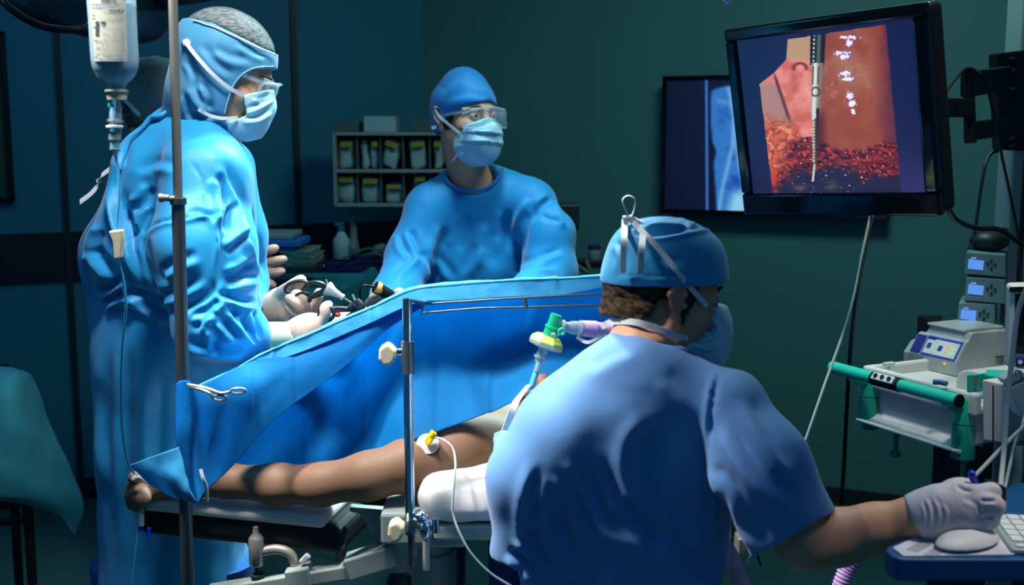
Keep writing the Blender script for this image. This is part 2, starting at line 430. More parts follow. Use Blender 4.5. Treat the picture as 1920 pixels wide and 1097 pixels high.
def fold_field(v, n, folds):
    """cloth folds: (polyline in image coordinates, half width px, height m, kind, (dmin,dmax))
    kind r ridge, v valley, s = ridge on one side and valley on the other"""
    q = proj(v); xy = q[:, :2]; fac = np.clip(((CC-v)*n).sum(1)/np.linalg.norm(CC-v, axis=1)*3+.3, 0, 1)
    out = np.zeros(len(v))
    for fd in folds:
        pts, w, h, kind = fd[:4]; rg = fd[4] if len(fd) > 4 else None
        pts = [np.array(p, float) for p in (catmull([np.array(p, float) for p in pts], 5))]
        box = np.array([np.min(pts, 0)-4*w, np.max(pts, 0)+4*w])
        m = (xy[:, 0] > box[0, 0]) & (xy[:, 0] < box[1, 0]) & (xy[:, 1] > box[0, 1]) & (xy[:, 1] < box[1, 1]) & (fac > 0)
        if rg: m &= (v[:, 1] > rg[0]) & (v[:, 1] < rg[1])
        if not m.any(): continue
        x = xy[m]; best = np.full(len(x), 1e9); sg = np.zeros(len(x)); tt = np.zeros(len(x)); S = len(pts)-1
        for i in range(S):
            dd, s_, t = seg_dist(x, pts[i], pts[i+1]); b = dd < best
            best[b] = dd[b]; sg[b] = s_[b]; tt[b] = (i+t[b])/S
        tap = np.clip(np.minimum(tt, 1-tt)*4, 0, 1); tap = tap*tap*(3-2*tap)
        if kind == 'r': g = np.exp(-(best/w)**2)
        elif kind == 'v': g = -np.exp(-(best/w)**2)
        else:
            sd = best*sg; g = np.exp(-((sd-w*.7)/w)**2)-np.exp(-((sd+w*.7)/w)**2)
        out[m] += h*g*tap*fac[m]
    return out
def noise_disp(amp, scale, stretch=(1, 1, 1), seed=0, detail=2):
    def fn(v, n):
        st = np.asarray(stretch, float)*scale
        return amp*np.array([mnoise.fractal(Vector((p*st+seed).tolist()), 1.0, 2.0, detail) for p in v])
    return fn
def clip_plane(p0, n):
    p0 = np.asarray(p0, float); n = unit(n); return lambda p: (p-p0)@n      # keeps the side against n
def clip_poly(o, e1, e2, poly, keep=True):
    """prism of a polygon given in the plane (e1,e2) through o"""
    o = np.asarray(o, float); Q = np.array(poly, float)
    def fn(p):
        x = (p-o)@np.asarray(e1); y = (p-o)@np.asarray(e2); q = np.stack([x, y], -1); sh = x.shape; q = q.reshape(-1, 2)
        d = np.full(len(q), 1e9); ins = np.zeros(len(q), bool); N_ = len(Q)
        for i in range(N_):
            a, b = Q[i], Q[(i+1) % N_]; dd, _, _ = seg_dist(q, a, b); d = np.minimum(d, dd)
            c = (a[1] > q[:, 1]) != (b[1] > q[:, 1])
            with np.errstate(divide='ignore', invalid='ignore'):
                xi = (b[0]-a[0])*(q[:, 1]-a[1])/(b[1]-a[1] if b[1] != a[1] else 1e-12)+a[0]
            ins ^= c & (q[:, 0] < xi)
        r = np.where(ins, -d, d).reshape(sh); return r if keep else -r
    return fn

class Head:
    """anatomical frame: f forward, s to the person's left, u up; origin between the ears at eye height"""
    def __init__(h, o, fwd, up=(0, 0, 1), k=1.0):
        h.o = np.asarray(o, float); h.f = unit(fwd); h.s = unit(np.cross(up, h.f)); h.u = np.cross(h.f, h.s); h.k = k
        h.R = np.stack([h.f, h.s, h.u], 1)
    def p(h, f, s, u): return h.o+h.k*(h.f*f+h.s*s+h.u*u)
    def loc(h, px, py, s=0.0):
        """local (f,u) of an image point lying on the plane at side offset s"""
        q = Ppl(px, py, h.p(0, s, 0), h.s)-h.o
        return (q@h.f/h.k, q@h.u/h.k)
    def skull(h, ears=True, mouth=True, neck=None, neck_r=.056):
        k = h.k; S = Sdf(); p = h.p; R = h.R
        S.ell(p(-.012, 0, .045), np.array([.098, .077, .082])*k, 0, R)
        S.ell(p(.012, 0, .0), np.array([.078, .070, .085])*k, .02, R)
        S.ell(p(.040, 0, -.055), np.array([.050, .052, .062])*k, .03, R)
        for a in (-1, 1):
            S.cone(p(-.005, a*.054, -.055), p(.068, a*.018, -.100), .016*k, .015*k, .03)
            S.ell(p(.058, a*.042, -.026), np.array([.026, .024, .022])*k, .022, R)
            S.cone(p(.084, a*.012, .026), p(.062, a*.052, .022), .011*k, .009*k, .015)
        S.ell(p(.076, 0, -.104), np.array([.018, .022, .017])*k, .02, R)
        for a in (-1, 1):
            S.ell(p(.094, a*.032, .004), np.array([.017, .020, .012])*k, .012, R, sub=True)
        S.cone(p(.084, 0, .014), p(.106, 0, -.026), .008*k, .012*k, .012)
        S.ell(p(.108, 0, -.030), np.array([.011, .012, .010])*k, .008, R)
        for a in (-1, 1): S.ell(p(.096, a*.014, -.034), np.array([.011, .008, .008])*k, .006, R)
        if mouth:
            S.ell(p(.088, 0, -.062), np.array([.010, .022, .007])*k, .008, R); S.ell(p(.086, 0, -.074), np.array([.011, .020, .008])*k, .008, R)
            S.cone(p(.098, -.02, -.067), p(.098, .02, -.067), .0022*k, None, .004, sub=True)
        for a in (-1, 1):     # eyelids
            S.ell(p(.0765, a*.032, .004), np.array([.0155, .0165, .0145])*k, .004, R)
            S.cone(p(.0935, a*.022, .0025), p(.090, a*.042, .003), .0038*k, .0032*k, .002, sub=True)
        if ears:
            for a in (-1, 1): h.ear(S, a)
        if neck is not None:
            S.cone(p(-.022, 0, -.06), neck, neck_r*k*.98, neck_r, .035)
        return S
    def ear(h, S, a):
        p = h.p; k = h.k; c = [(-.022, .004), (-.030, .022), (-.022, .036), (-.006, .036), (.002, .022)]
        q = [p(f-.006, a*(.079+(.010 if f < -.01 else .004)), u-.006) for f, u in c]
        S.ell(p(-.018, a*.080, .006), np.array([.016, .006, .030])*k, .006, h.R)
        S.chain(q, [.0055*k]*5, .004)
        S.cone(q[0], p(-.016, a*.082, -.022), .005*k, .0055*k, .004)
        S.ell(p(-.014, a*.081, -.028), np.array([.009, .006, .010])*k, .006, h.R)
        S.ell(p(-.016, a*.091, .006), np.array([.011, .008, .017])*k, .004, h.R, sub=True)
        S.ell(p(-.006, a*.088, -.002), np.array([.005, .006, .007])*k, .004, h.R)
    def eyes(h, parent):
        for a in (-1, 1):
            m = MB().sphere(h.p(.0765, a*.032, .004), .0132*h.k, 16); e = m.build('eye', M['eye'], parent, True)
            MB().sphere(h.p(.0765, a*.032, .004)+h.f*.0085*h.k, .0068*h.k, 12).build('iris', M['iris'], e, True)
            MB().tube([h.p(.0965, a*.014, .0235), h.p(.0975, a*.026, .0285), h.p(.087, a*.042, .029), h.p(.074, a*.054, .022)], [.0022, .0032, .0028, .0012], 8, 5).build('eyebrow', M['brow'], parent, True)

def hand_sdf(palm, fingers, kf=.006):
    S = Sdf()
    for a, b, ra, rb in palm: S.cone(a, b, ra, rb, .018)
    for pts, rs in fingers:
        pts = catmull([np.asarray(p) for p in pts], 3) if len(pts) > 2 else pts
        rs = np.interp(np.linspace(0, 1, len(pts)), np.linspace(0, 1, len(rs)), rs)
        S.chain(pts, list(rs), kf)
    return S
def px3(*q):
    return [P(*a) for a in q]
# ------------------------------------------------------------------ people
def mesh_co(o):
    me = o if isinstance(o, bpy.types.Mesh) else o.data
    a = np.empty(len(me.vertices)*3); me.vertices.foreach_get('co', a); return a.reshape(-1, 3)
class Surf:
    """front-most point of some meshes along a viewing direction (used to lay ties and seams on cloth)"""
    def __init__(s, *V): s.v = np.concatenate(V); s.q = proj(s.v)
    def __call__(s, px, py, lift=.003, rad=7):
        d2 = (s.q[:, 0]-px)**2+(s.q[:, 1]-py)**2; m = d2 < rad*rad
        z = s.q[m, 2].min() if m.any() else s.q[np.argmin(d2), 2]
        r = ray(px, py); return CC+r*((z-lift)/1.0)
def sdf_obj(S, name, m, parent, **kw):
    label = kw.pop('label', None)
    me = S.mesh(name, **kw); co = mesh_co(me)
    return link(name, me, m, parent, True, label), co
def goggles(h, parent, sw=.068, f0=.119, cur=6.5, u0=-.026, u1=.026, temples=True):
    g = MB(); n = 17
    fr = lambda s: f0-cur*s*s
    gl = np.array([[h.p(fr(s)-.25*(u-.0)**2*20, s, u) for s in np.linspace(-sw, sw, n)] for u in np.linspace(u0, u1, 7)])
    o = link('goggles', patch_mesh('goggles', gl), M['clear'], parent); solid(o, .0016)
    rim = MB()
    top = [h.p(fr(s)+.001, s, u1+.002-3*s*s) for s in np.linspace(-sw, sw, n)]
    low = [h.p(fr(s)+.001, s, u0*(1 if abs(s) > .018 else .25)) for s in np.linspace(-sw, sw, n)]
    rim.tube(top, .0024, 8); rim.tube(low, .0018, 8)
    for a in (-1, 1): rim.tube([top[0 if a < 0 else -1], h.p(fr(sw)-.004, a*sw*1.03, 0), low[0 if a < 0 else -1]], .002, 8, 4)
    rim.build('frame', M['clearf'], o, True)
    if temples:
        for a in (-1, 1):
            t = MB().ribbon([h.p(fr(sw), a*(sw+.002), .014), h.p(.05, a*.079, .012), h.p(-.01, a*.086, .008)], h.u, .008, .002)
            t.build('temple', M['clearf'], o, True)
    return o

# ---- surgeon on the left
s1 = thing('person', 'hooded surgeon in a glossy blue gown bent over the drape behind the drip pole', 'person', (P(320, 1000, 2.4)[0], 2.4, 0))
a_ = math.radians(25); y_ = math.radians(8)
H1 = Head(P(420, 136, 2.36), (math.cos(a_)*math.cos(y_), math.cos(a_)*math.sin(y_), -math.sin(a_)), k=.965)
nb = P(365, 290, 2.42)
sk = H1.skull(ears=False, neck=nb, neck_r=.062)
body = sk.copy(); body.cone(nb, P(340, 380, 2.42), .06, .085, .04)
b1, c1 = sdf_obj(body, 'body', M['skin'], s1, vox=.0036)
H1.eyes(s1)
L = lambda px, py: H1.loc(px, py, -.072)
topline = [L(372, 40), L(396, 45), (L(420, 57)), L(455, 74), L(490, 91), L(524, 103)]
hp = topline+[L(524, 128), L(500, 127), L(472, 131), L(447, 148), L(433, 173), L(426, 198), L(418, 224), L(436, 232), L(440, 300), L(280, 300), L(280, 60), L(320, 30), L(350, 34)]
hood = sk.copy()
hood.cone(H1.p(-.022, 0, .02), P(372, 258, 2.42), .078, .066, .03)
hood.cone(H1.p(-.01, 0, -.06), P(398, 262, 2.40), .060, .046, .03)
f_hood = [([(345, 215), (375, 222), (420, 224)], 6, .004, 's'), ([(372, 150), (388, 185), (384, 225)], 7, .006, 's'), ([(352, 150), (372, 190), (400, 215)], 8, .006, 's'),
          ([(395, 90), (430, 110), (480, 118)], 9, .004, 's'), ([(440, 80), (470, 100), (500, 112)], 7, .004, 's'), ([(345, 175), (350, 205), (372, 232)], 8, .005, 's'), ([(372, 82), (400, 120), (440, 150)], 9, .004, 's'),
          ([(350, 232), (385, 240), (425, 262)], 5, .004, 's'), ([(390, 225), (415, 245), (430, 250)], 5, .004, 's'), ([(345, 110), (360, 140), (362, 170)], 6, .004, 's')]
ho, ch = sdf_obj(hood, 'hood', M['hood'], s1, vox=.0034, off=.011, clip=clip_poly(H1.o, H1.f, H1.u, hp), folds=f_hood)
cp = topline+[L(560, 120), L(560, -60), L(300, -60), L(330, 40)]
S = sk.copy(); 
hr, _ = sdf_obj(S, 'hair', M['hairg'], s1, vox=.004, off=.003, clip=clip_poly(H1.o, H1.f, H1.u, cp), disp=noise_disp(.002, 60))
S = sk.copy()
sdf_obj(S, 'hair_net', M['net'], s1, vox=.004, off=.0065, clip=clip_poly(H1.o, H1.f, H1.u, cp), disp=noise_disp(.0015, 30, seed=4))
S = sk.copy(); S.ell(H1.p(.078, 0, -.062), np.array([.046, .060, .070]), .02, H1.R)
mp = [L(454, 177), L(480, 170), L(508, 163), L(526, 175), L(524, 210), L(498, 252), L(455, 262), L(428, 252), L(420, 224), L(446, 219), L(460, 212)]
f_m = [([(458, 212), (490, 196), (515, 180)], 5, .005, 's'), ([(450, 226), (485, 222), (508, 205)], 5, .005, 's'), ([(470, 185), (490, 186), (512, 176)], 4, .003, 's')]
mk, cm1 = sdf_obj(S, 'face_mask', [M['mask']], s1, vox=.0032, off=.006, clip=clip_poly(H1.o, H1.f, H1.u, mp), folds=f_m)
sf = Surf(ch, cm1)
MB().ribbon([sf(456, 179, .004), sf(430, 165, .004), sf(400, 140, .004), sf(374, 112, .004), sf(356, 90, .004), sf(347, 76, .006)], H1.u+H1.f*.4, .008).build('mask_tie', M['tie'], s1, True)
MB().ribbon([sf(446, 221, .005), sf(420, 222, .004), sf(395, 217, .004), sf(372, 205, .004)], H1.u, .007).build('mask_tie', M['tie'], s1, True)
MB().ribbon([sf(350, 80, .006), P(338, 74, 2.33), P(330, 66, 2.34), P(318, 70, 2.36)], H1.u, .012).tube([sf(350, 80, .004), P(343, 82, 2.33)], .008, 8).build('mask_tie', M['tie'], s1, True)
goggles(H1, s1, sw=.066)
tl_p = [(383, 43), (400, 48), (420, 57), (440, 66), (462, 77), (485, 88), (505, 96), (521, 103)]
MB().tube([sf(x, y+2, .001, 6) for x, y in [(362, 36), (374, 39)]+tl_p], .0016, 8, 3).build('hood_piping', M['tie'], s1, True)
MB().tube([sf(x, y, .001, 6) for x, y in ((512, 125), (496, 125), (472, 129), (450, 143), (436, 163), (428, 186), (421, 212))], .0012, 8, 3).build('hood_piping', M['mask'], s1, True)
# gown
G = Sdf()
G.chain([P(352, 262, 2.42), P(335, 330, 2.42), P(322, 470, 2.42), P(330, 640, 2.42), P(330, 850, 2.43), P(332, 1100, 2.46)], [.070, .120, .152, .146, .146, .155], .05, (1, 1.2, 1))
G.cone(P(280, 340, 2.5), P(225, 480, 2.5), .07, .075, .05)
G.cone(P(225, 480, 2.5), P(235, 620, 2.48), .07, .07, .05)
G.cone(P(355, 255, 2.4), P(392, 330, 2.22), .062, .085, .05)
G.chain([P(385, 345, 2.22), P(385, 470, 2.16), P(408, 602, 2.13)], [.090, .098, .078], .035)
G.chain([P(408, 602, 2.13), P(444, 620, 2.14), P(462, 626, 2.155)], [.074, .055, .040], .02)
G.chain([P(410, 320, 2.56), P(440, 440, 2.56), P(452, 530, 2.56), P(472, 570, 2.5)], [.082, .062, .050, .034], .04)
G.cone(P(400, 330, 2.42), P(415, 560, 2.42), .085, .075, .05)
G.cone(P(308, 620, 2.4), P(312, 1080, 2.42), .128, .135, .05)
g1 = [  # upper sleeve
 ([(258, 445), (300, 420), (345, 412), (400, 405), (418, 430)], 4, .006, 's'),
 ([(345, 410), (372, 400), (400, 415), (412, 460), (405, 520)], 6, .007, 's'),
 ([(262, 440), (270, 480), (285, 520), (320, 540)], 9, .011, 's'), ([(225, 380), (245, 420), (258, 450)], 8, .010, 'v'),
 ([(282, 345), (265, 375), (240, 390)], 9, .012, 's'), ([(285, 385), (268, 410), (256, 440)], 8, .010, 's'),
 ([(400, 330), (412, 350), (418, 400), (414, 440)], 10, .016, 's'), ([(438, 375), (425, 400), (414, 430)], 8, .012, 's'),
 ([(468, 430), (440, 455), (418, 470)], 8, .009, 's'), ([(475, 480), (445, 505), (415, 515)], 8, .009, 's'),
 ([(300, 520), (330, 500), (380, 480)], 10, .007, 's'), ([(290, 560), (330, 555), (390, 520)], 10, .008, 's'),
 ([(320, 600), (350, 585), (400, 555), (410, 520)], 9, .009, 's'), ([(400, 555), (425, 560), (455, 570), (490, 575)], 7, .012, 's'),
 ([(352, 600), (380, 590), (405, 575), (420, 560)], 8, .014, 's'), ([(370, 625), (385, 600), (410, 590)], 7, .012, 's'),
 ([(410, 600), (425, 620), (445, 640)], 8, .014, 's'), ([(425, 575), (445, 605), (470, 640)], 7, .012, 's'), ([(450, 590), (460, 615), (480, 650)], 6, .012, 's'), ([(470, 580), (478, 610), (485, 640)], 5, .010, 's'),
 ([(345, 640), (380, 655), (430, 662), (470, 665)], 8, .010, 's'),
 ([(395, 610), (400, 640), (392, 665)], 8, .010, 's'),
 # back and waist
 ([(240, 260), (228, 300), (216, 350), (222, 420), (232, 500)], 6, .010, 's'), ([(228, 345), (225, 400), (245, 470), (270, 540)], 10, .014, 's'),
 ([(165, 470), (185, 490), (215, 530)], 10, .014, 's'), ([(180, 560), (215, 540), (240, 520)], 9, .013, 's'), ([(190, 425), (175, 450), (170, 500)], 9, .010, 's'), ([(190, 580), (235, 555), (290, 560)], 9, .012, 's'), ([(240, 545), (275, 580), (320, 600)], 9, .012, 's'),
 ([(255, 330), (300, 310), (335, 320)], 10, .005, 's'), ([(355, 300), (380, 340), (385, 400)], 2.2, .003, 'v'),
 ([(232, 640), (228, 800), (240, 1060)], 14, .010, 's'), ([(290, 680), (285, 850), (300, 1060)], 16, .010, 's'), ([(200, 640), (195, 800), (205, 1060)], 12, .008, 's'),
 ([(410, 300), (440, 360), (470, 430), (480, 500)], 9, .008, 's'), ([(455, 400), (470, 460), (500, 530)], 8, .010, 's'), ([(420, 540), (450, 530), (490, 520)], 8, .008, 's')]
nz = noise_disp(.012, 5, (1, 1, .6), seed=2, detail=3)
gg, cg1 = sdf_obj(G, 'gown', M['gown'], s1, vox=.0055, clip=clip_plane((0, 0, .42), (0, 0, -1)), folds=g1, disp=nz)
sub = gg.modifiers.new('smooth', 'SUBSURF'); sub.levels = sub.render_levels = 1
sg = Surf(cg1)
# neck ties and back edge of the gown
MB().tube([sg(318, 205, .004), sg(300, 218, .006), sg(283, 222, .006), sg(262, 245, .006), sg(244, 262, .004), sg(234, 290, .004), sg(226, 318, .004)], [.004, .006, .007, .0035, .003, .003, .002], 8, 5).build('gown_edge', M['gown'], s1, True)
MB().ribbon([P(224, 300, 2.36), P(205, 318, 2.37), P(190, 330, 2.38), P(184, 345, 2.38), P(172, 362, 2.38), P(150, 379, 2.39)], [np.array([0.5, .2, 1.])]*6 if False else (.5, .2, 1), .014, sm=4).build('gown_tie', M['tie'], s1, True)
# cuffs and gloves
MB().lathe(P(478, 629, 2.17), P(545, 628, 2.19)-P(478, 629, 2.17), [(0, .022), (.004, .027), (.03, .0265), (.068, .0255), (.0715, .0262), (.072, .022)], 40, 1, 1).build('cuff', M['cuff'], s1, True)
R1 = hand_sdf([(P(535, 628, 2.19), P(572, 622, 2.2), .023, .031), (P(572, 622, 2.2), P(612, 612, 2.22), .031, .022), (P(590, 610, 2.2), P(610, 604, 2.2), .022, .012)],
    [(px3((596, 612, 2.2), (610, 592, 2.19), (609, 578, 2.19), (617, 571, 2.2)), (.013, .0088, .0082, .0075)),
     (px3((612, 603, 2.22), (640, 598, 2.24), (668, 596, 2.26), (690, 600, 2.28)), (.015, .0115, .010, .009)),
     (px3((612, 616, 2.23), (645, 616, 2.25), (672, 618, 2.27), (676, 632, 2.27)), (.015, .0115, .010, .009)),
     (px3((608, 628, 2.23), (640, 632, 2.24), (662, 635, 2.25), (660, 646, 2.24)), (.014, .011, .0095, .0085)),
     (px3((598, 636, 2.22), (626, 645, 2.23), (642, 650, 2.23)), (.013, .0095, .008))])
sdf_obj(R1, 'glove', M['glove'], s1, vox=.0024, folds=[([(548, 606), (550, 630), (548, 652)], 3, .0012, 's'), ([(560, 606), (563, 630), (560, 650)], 3, .001, 's')])
L1 = hand_sdf([(P(500, 575, 2.50), P(528, 568, 2.50), .024, .030), (P(528, 568, 2.5), P(545, 562, 2.48), .034, .028), (P(520, 590, 2.5), P(535, 590, 2.48), .03, .022)],
    [(px3((528, 553, 2.48), (543, 540, 2.45), (556, 532, 2.44), (566, 524, 2.44)), (.018, .013, .0125, .010)),
     (px3((560, 585, 2.47), (578, 586, 2.44), (592, 566, 2.43), (598, 548, 2.43)), (.014, .012, .011, .0095)),
     (px3((555, 590, 2.46), (574, 584, 2.42), (570, 562, 2.40), (555, 552, 2.41)), (.014, .012, .011, .011)),
     (px3((548, 596, 2.46), (562, 590, 2.41), (556, 572, 2.39), (542, 560, 2.40)), (.013, .011, .010, .010)),
     (px3((545, 604, 2.46), (566, 606, 2.43), (556, 592, 2.40), (541, 577, 2.40)), (.013, .010, .009, .0085))])
sdf_obj(L1, 'glove', M['glove'], s1, vox=.0026)
for dx in (-.10, .10):
    x0 = P(325, 1000, 2.45)[0]+dx
    MB().tube([(x0, 2.45, .6), (x0, 2.47, .3), (x0, 2.47, .07)], [.09, .075, .07], 16).build('trouser_leg', M['trouser'], s1, True)
    Sdf().cone((x0-.02, 2.46, .045), (x0+.15, 2.45, .035), .045, .035, .02).mesh
    S = Sdf(); S.cone((x0-.03, 2.47, .045), (x0+.15, 2.45, .036), .044, .035, .02); S.cone((x0-.02, 2.47, .05), (x0-.01, 2.47, .1), .045, .045, .02)
    sdf_obj(S, 'shoe', M['white'], s1, vox=.007)

# ---- surgeon in the middle
s2 = thing('person', 'person in matte blue gown, tall blue cap and clear goggles looking towards the screens', 'person', (P(890, 560, 3.34)[0], 3.34, 0))
y_ = math.radians(50)
H2 = Head(P(874, 222, 3.3), (math.cos(y_), -math.sin(y_), .02), k=1.0)
nb2 = P(886, 365, 3.36)
sk2 = H2.skull(neck=nb2, neck_r=.062)
body = sk2.copy(); body.cone(nb2, P(888, 405, 3.37), .066, .078, .04)
b2, cb2 = sdf_obj(body, 'body', M['skin'], s2, vox=.0040)
H2.eyes(s2)
S = H2.skull(ears=False, neck=nb2, neck_r=.058); sdf_obj(S, 'hair', M['hair'], s2, vox=.004, off=.003, clip=[clip_plane(H2.p(.0, 0, -.035), (.2*H2.f+-1*H2.u)), clip_plane(H2.p(.03, 0, 0), H2.f-.5*H2.u), clip_plane(H2.p(0, 0, .05), H2.u)])
S = Sdf(); S.ell(H2.p(-.010, 0, .040), (.101, .081, .078), 0, H2.R); S.cone(H2.p(-.02, 0, .06), H2.p(-.010, 0, .086), .070, .057, .03); S.ell(H2.p(-.04, 0, -.005), (.070, .074, .07), .03, H2.R)
fc2 = [([(838, 190), (880, 180), (920, 190)], 8, .002, 's'), ([(830, 180), (850, 155), (880, 142)], 8, .003, 's'), ([(905, 150), (918, 170), (925, 190)], 6, .003, 's')]
cc, ccap2 = sdf_obj(S, 'surgical_cap', M['cap'], s2, vox=.0038, off=.006, clip=[clip_plane(H2.p(.085, 0, .040), -(H2.u-.50*H2.f)), clip_plane(H2.p(-.1, 0, -.055), -H2.u)], folds=fc2)
S = sk2.copy(); S.ell(H2.p(.068, 0, -.065), (.048, .060, .062), .02, H2.R)
mp2 = [(-.062, -.022), (-.035, -.014), (0, .0), (.035, -.014), (.062, -.022), (.068, -.085), (.05, -.118), (0, -.142), (-.05, -.118), (-.068, -.085)]
def pleat(v, n):
    u = (v-H2.o)@H2.u; s_ = (v-H2.o)@H2.s; f_ = (v-H2.o)@H2.f
    out = np.zeros(len(v))
    for u0 in (-.045, -.072):
        x = u-u0+.12*s_**2*6+.1*s_; out += np.where(x > 0, .006*np.exp(-x/.014), -.003*np.exp(x/.006))
    return out*np.clip((.07-np.abs(s_))*30, .2, 1)*np.clip(f_*30-1, 0, 1)
mk2, cm2 = sdf_obj(S, 'face_mask', M['mask'], s2, vox=.0032, off=.007, clip=[clip_poly(H2.o, H2.s, H2.u, mp2), clip_plane(H2.p(.022, 0, 0), -H2.f)], disp=pleat)
sf = Surf(ccap2, cm2, cb2)
MB().ribbon([sf(864, 252, .006), sf(850, 241, .006), sf(835, 228, .006), sf(822, 216, .006), sf(815, 206, .004)], H2.u, .009).build('mask_tie', M['tie'], s2, True)
MB().ribbon([sf(866, 287, .006), sf(856, 292, .004), sf(849, 302, .005)], H2.f, .007).build('mask_tie', M['tie'], s2, True)
MB().ribbon([P(818, 238, 3.26), P(809, 240, 3.26)], (0, 0, 1), .010, sm=0).build('mask_tie', M['tie'], s2)
goggles(H2, s2, sw=.079, f0=.122, cur=5.6, u0=-.030, u1=.026)
G = Sdf()
G.chain([P(890, 405, 3.36), P(892, 500, 3.36), P(892, 620, 3.36), P(892, 900, 3.36), P(892, 1150, 3.36)], [.125, .135, .135, .145, .165], .05, (1.3, .85, 1))
G.cone(P(885, 362, 3.38), P(808, 396, 3.32), .080, .070, .05); G.cone(P(890, 358, 3.38), P(992, 382, 3.32), .080, .075, .05)
G.chain([P(800, 398, 3.30), P(768, 480, 3.24), P(742, 560, 3.1), P(722, 590, 2.98)], [.068, .066, .062, .055], .035)
G.chain([P(1000, 388, 3.30), P(1028, 440, 3.25), P(1030, 515, 3.2), P(985, 560, 3.0)], [.072, .072, .072, .058], .035)
G.ell(P(886, 330, 3.32), (.076, .085, .062), .012, sub=True)
g2 = [([(1000, 372), (985, 400), (975, 430), (968, 500)], 9, .014, 's'), ([(1035, 365), (1010, 385), (990, 412)], 7, .010, 's'), ([(965, 500), (1000, 490), (1060, 470)], 7, .009, 's'), ([(960, 515), (1000, 505), (1050, 503)], 5, .008, 's'),
      ([(1040, 370), (1055, 400), (1065, 430)], 6, .008, 's'), ([(1012, 400), (1030, 410), (1055, 415)], 5, .006, 'v'),
      ([(830, 420), (820, 450), (810, 490), (812, 530)], 9, .009, 's'), ([(870, 400), (860, 440), (850, 470)], 12, .004, 's'), ([(920, 420), (910, 460), (915, 510)], 14, .007, 's'), ([(945, 390), (940, 430), (945, 480)], 10, .006, 's'),
      ([(760, 430), (775, 460), (790, 500)], 8, .010, 's'), ([(748, 435), (752, 465), (775, 490)], 7, .009, 's'), ([(785, 470), (800, 500), (808, 530)], 8, .010, 's'), ([(735, 520), (760, 500), (780, 480)], 7, .008, 's'), ([(800, 470), (830, 500), (850, 530)], 9, .006, 's'), ([(870, 520), (890, 480), (900, 460)], 10, .005, 's')]
gg2, cg2 = sdf_obj(G, 'gown', M['gown2'], s2, vox=.0075, clip=clip_plane((0, 0, .35), (0, 0, -1)), folds=g2, disp=noise_disp(.010, 5, (1, 1, .6), seed=9, detail=3))
sub = gg2.modifiers.new('smooth', 'SUBSURF'); sub.levels = sub.render_levels = 1
sg = Surf(cg2)
cq = [(833, 322), (836, 336), (850, 350), (872, 358), (895, 358), (918, 350), (934, 335), (942, 316)]
MB().tube([sg(x, y, .002, 6) for x, y in cq], .0055, 8, 4).build('neck_trim', M['cap'], s2, True)
LH = hand_sdf([(P(716, 585, 2.95), P(712, 568, 2.92), .03, .028)],
    [(px3((702, 575, 2.9), (700, 560, 2.88), (712, 555, 2.87), (722, 560, 2.87)), (.012, .012, .011, .010)), (px3((712, 570, 2.9), (720, 556, 2.88), (732, 556, 2.87), (740, 564, 2.88)), (.012, .011, .010, .009)),
     (px3((722, 575, 2.92), (736, 560, 2.9), (746, 549, 2.89), (752, 547, 2.89)), (.012, .011, .010, .009)), (px3((700, 580, 2.92), (692, 570, 2.9), (700, 562, 2.88)), (.011, .010, .009)), (px3((728, 585, 2.94), (745, 575, 2.92), (754, 564, 2.91)), (.011, .010, .009))])
sdf_obj(LH, 'glove', M['glove'], s2, vox=.0034)
RH = hand_sdf([(P(985, 560, 3.0), P(930, 575, 2.92), .032, .034)],
    [(px3((930, 566, 2.92), (905, 560, 2.9), (885, 566, 2.89)), (.013, .011, .009)), (px3((925, 574, 2.92), (898, 572, 2.9), (878, 580, 2.89)), (.013, .011, .009)), (px3((925, 584, 2.92), (900, 586, 2.9), (882, 594, 2.89)), (.012, .010, .009)), (px3((930, 592, 2.92), (908, 598, 2.9), (894, 606, 2.9)), (.011, .009, .008)), (px3((945, 562, 2.92), (925, 550, 2.89), (908, 550, 2.88)), (.013, .011, .010))])
sdf_obj(RH, 'glove', M['glove'], s2, vox=.0038)
for dx in (-.11, .11):
    x0 = P(892, 560, 3.36)[0]+dx
    MB().tube([(x0, 3.36, .6), (x0, 3.37, .3), (x0, 3.37, .07)], [.09, .075, .07], 16).build('trouser_leg', M['trouser'], s2, True)
    S = Sdf(); S.cone((x0, 3.38, .045), (x0+dx*.3, 3.2, .036), .044, .035, .02); S.cone((x0, 3.37, .05), (x0, 3.37, .1), .045, .045, .02)
    sdf_obj(S, 'shoe', M['white'], s2, vox=.008)

# ---- staff member behind the surgeon
s4 = thing('person', 'person in a see-through bouffant cap mostly hidden behind the hooded surgeon', 'person', (P(310, 560, 3.15)[0], 3.15, 0))
H4 = Head(P(290, 207, 3.12), (-.6, .78, -.12))
nb4 = P(318, 320, 3.14)
sk4 = H4.skull(neck=nb4)
body = sk4.copy(); body.cone(nb4, P(330, 400, 3.14), .07, .1, .04)
sdf_obj(body, 'body', M['skin'], s4, vox=.005)
H4.eyes(s4)
S = sk4.copy(); sdf_obj(S, 'hair', M['hairg'], s4, vox=.006, off=.004, clip=[clip_plane(H4.p(.03, 0, .0), H4.f-.4*H4.u), clip_plane(H4.p(0, 0, -.05), -H4.u)])
S = Sdf(); S.ell(H4.p(-.02, 0, .050), (.112, .086, .090), 0, H4.R); S.ell(H4.p(-.06, 0, .02), (.08, .068, .085), .03, H4.R)
sdf_obj(S, 'bouffant_cap', M['netd'], s4, vox=.005, off=.004, clip=[clip_plane(H4.p(.06, 0, .03), -(H4.u-.55*H4.f)), clip_plane(H4.p(-.05, 0, -.05), -H4.u)], disp=noise_disp(.006, 14, (1, 1, .3), detail=3))
S = sk4.copy(); S.ell(H4.p(.07, 0, -.065), (.05, .062, .066), .02, H4.R)
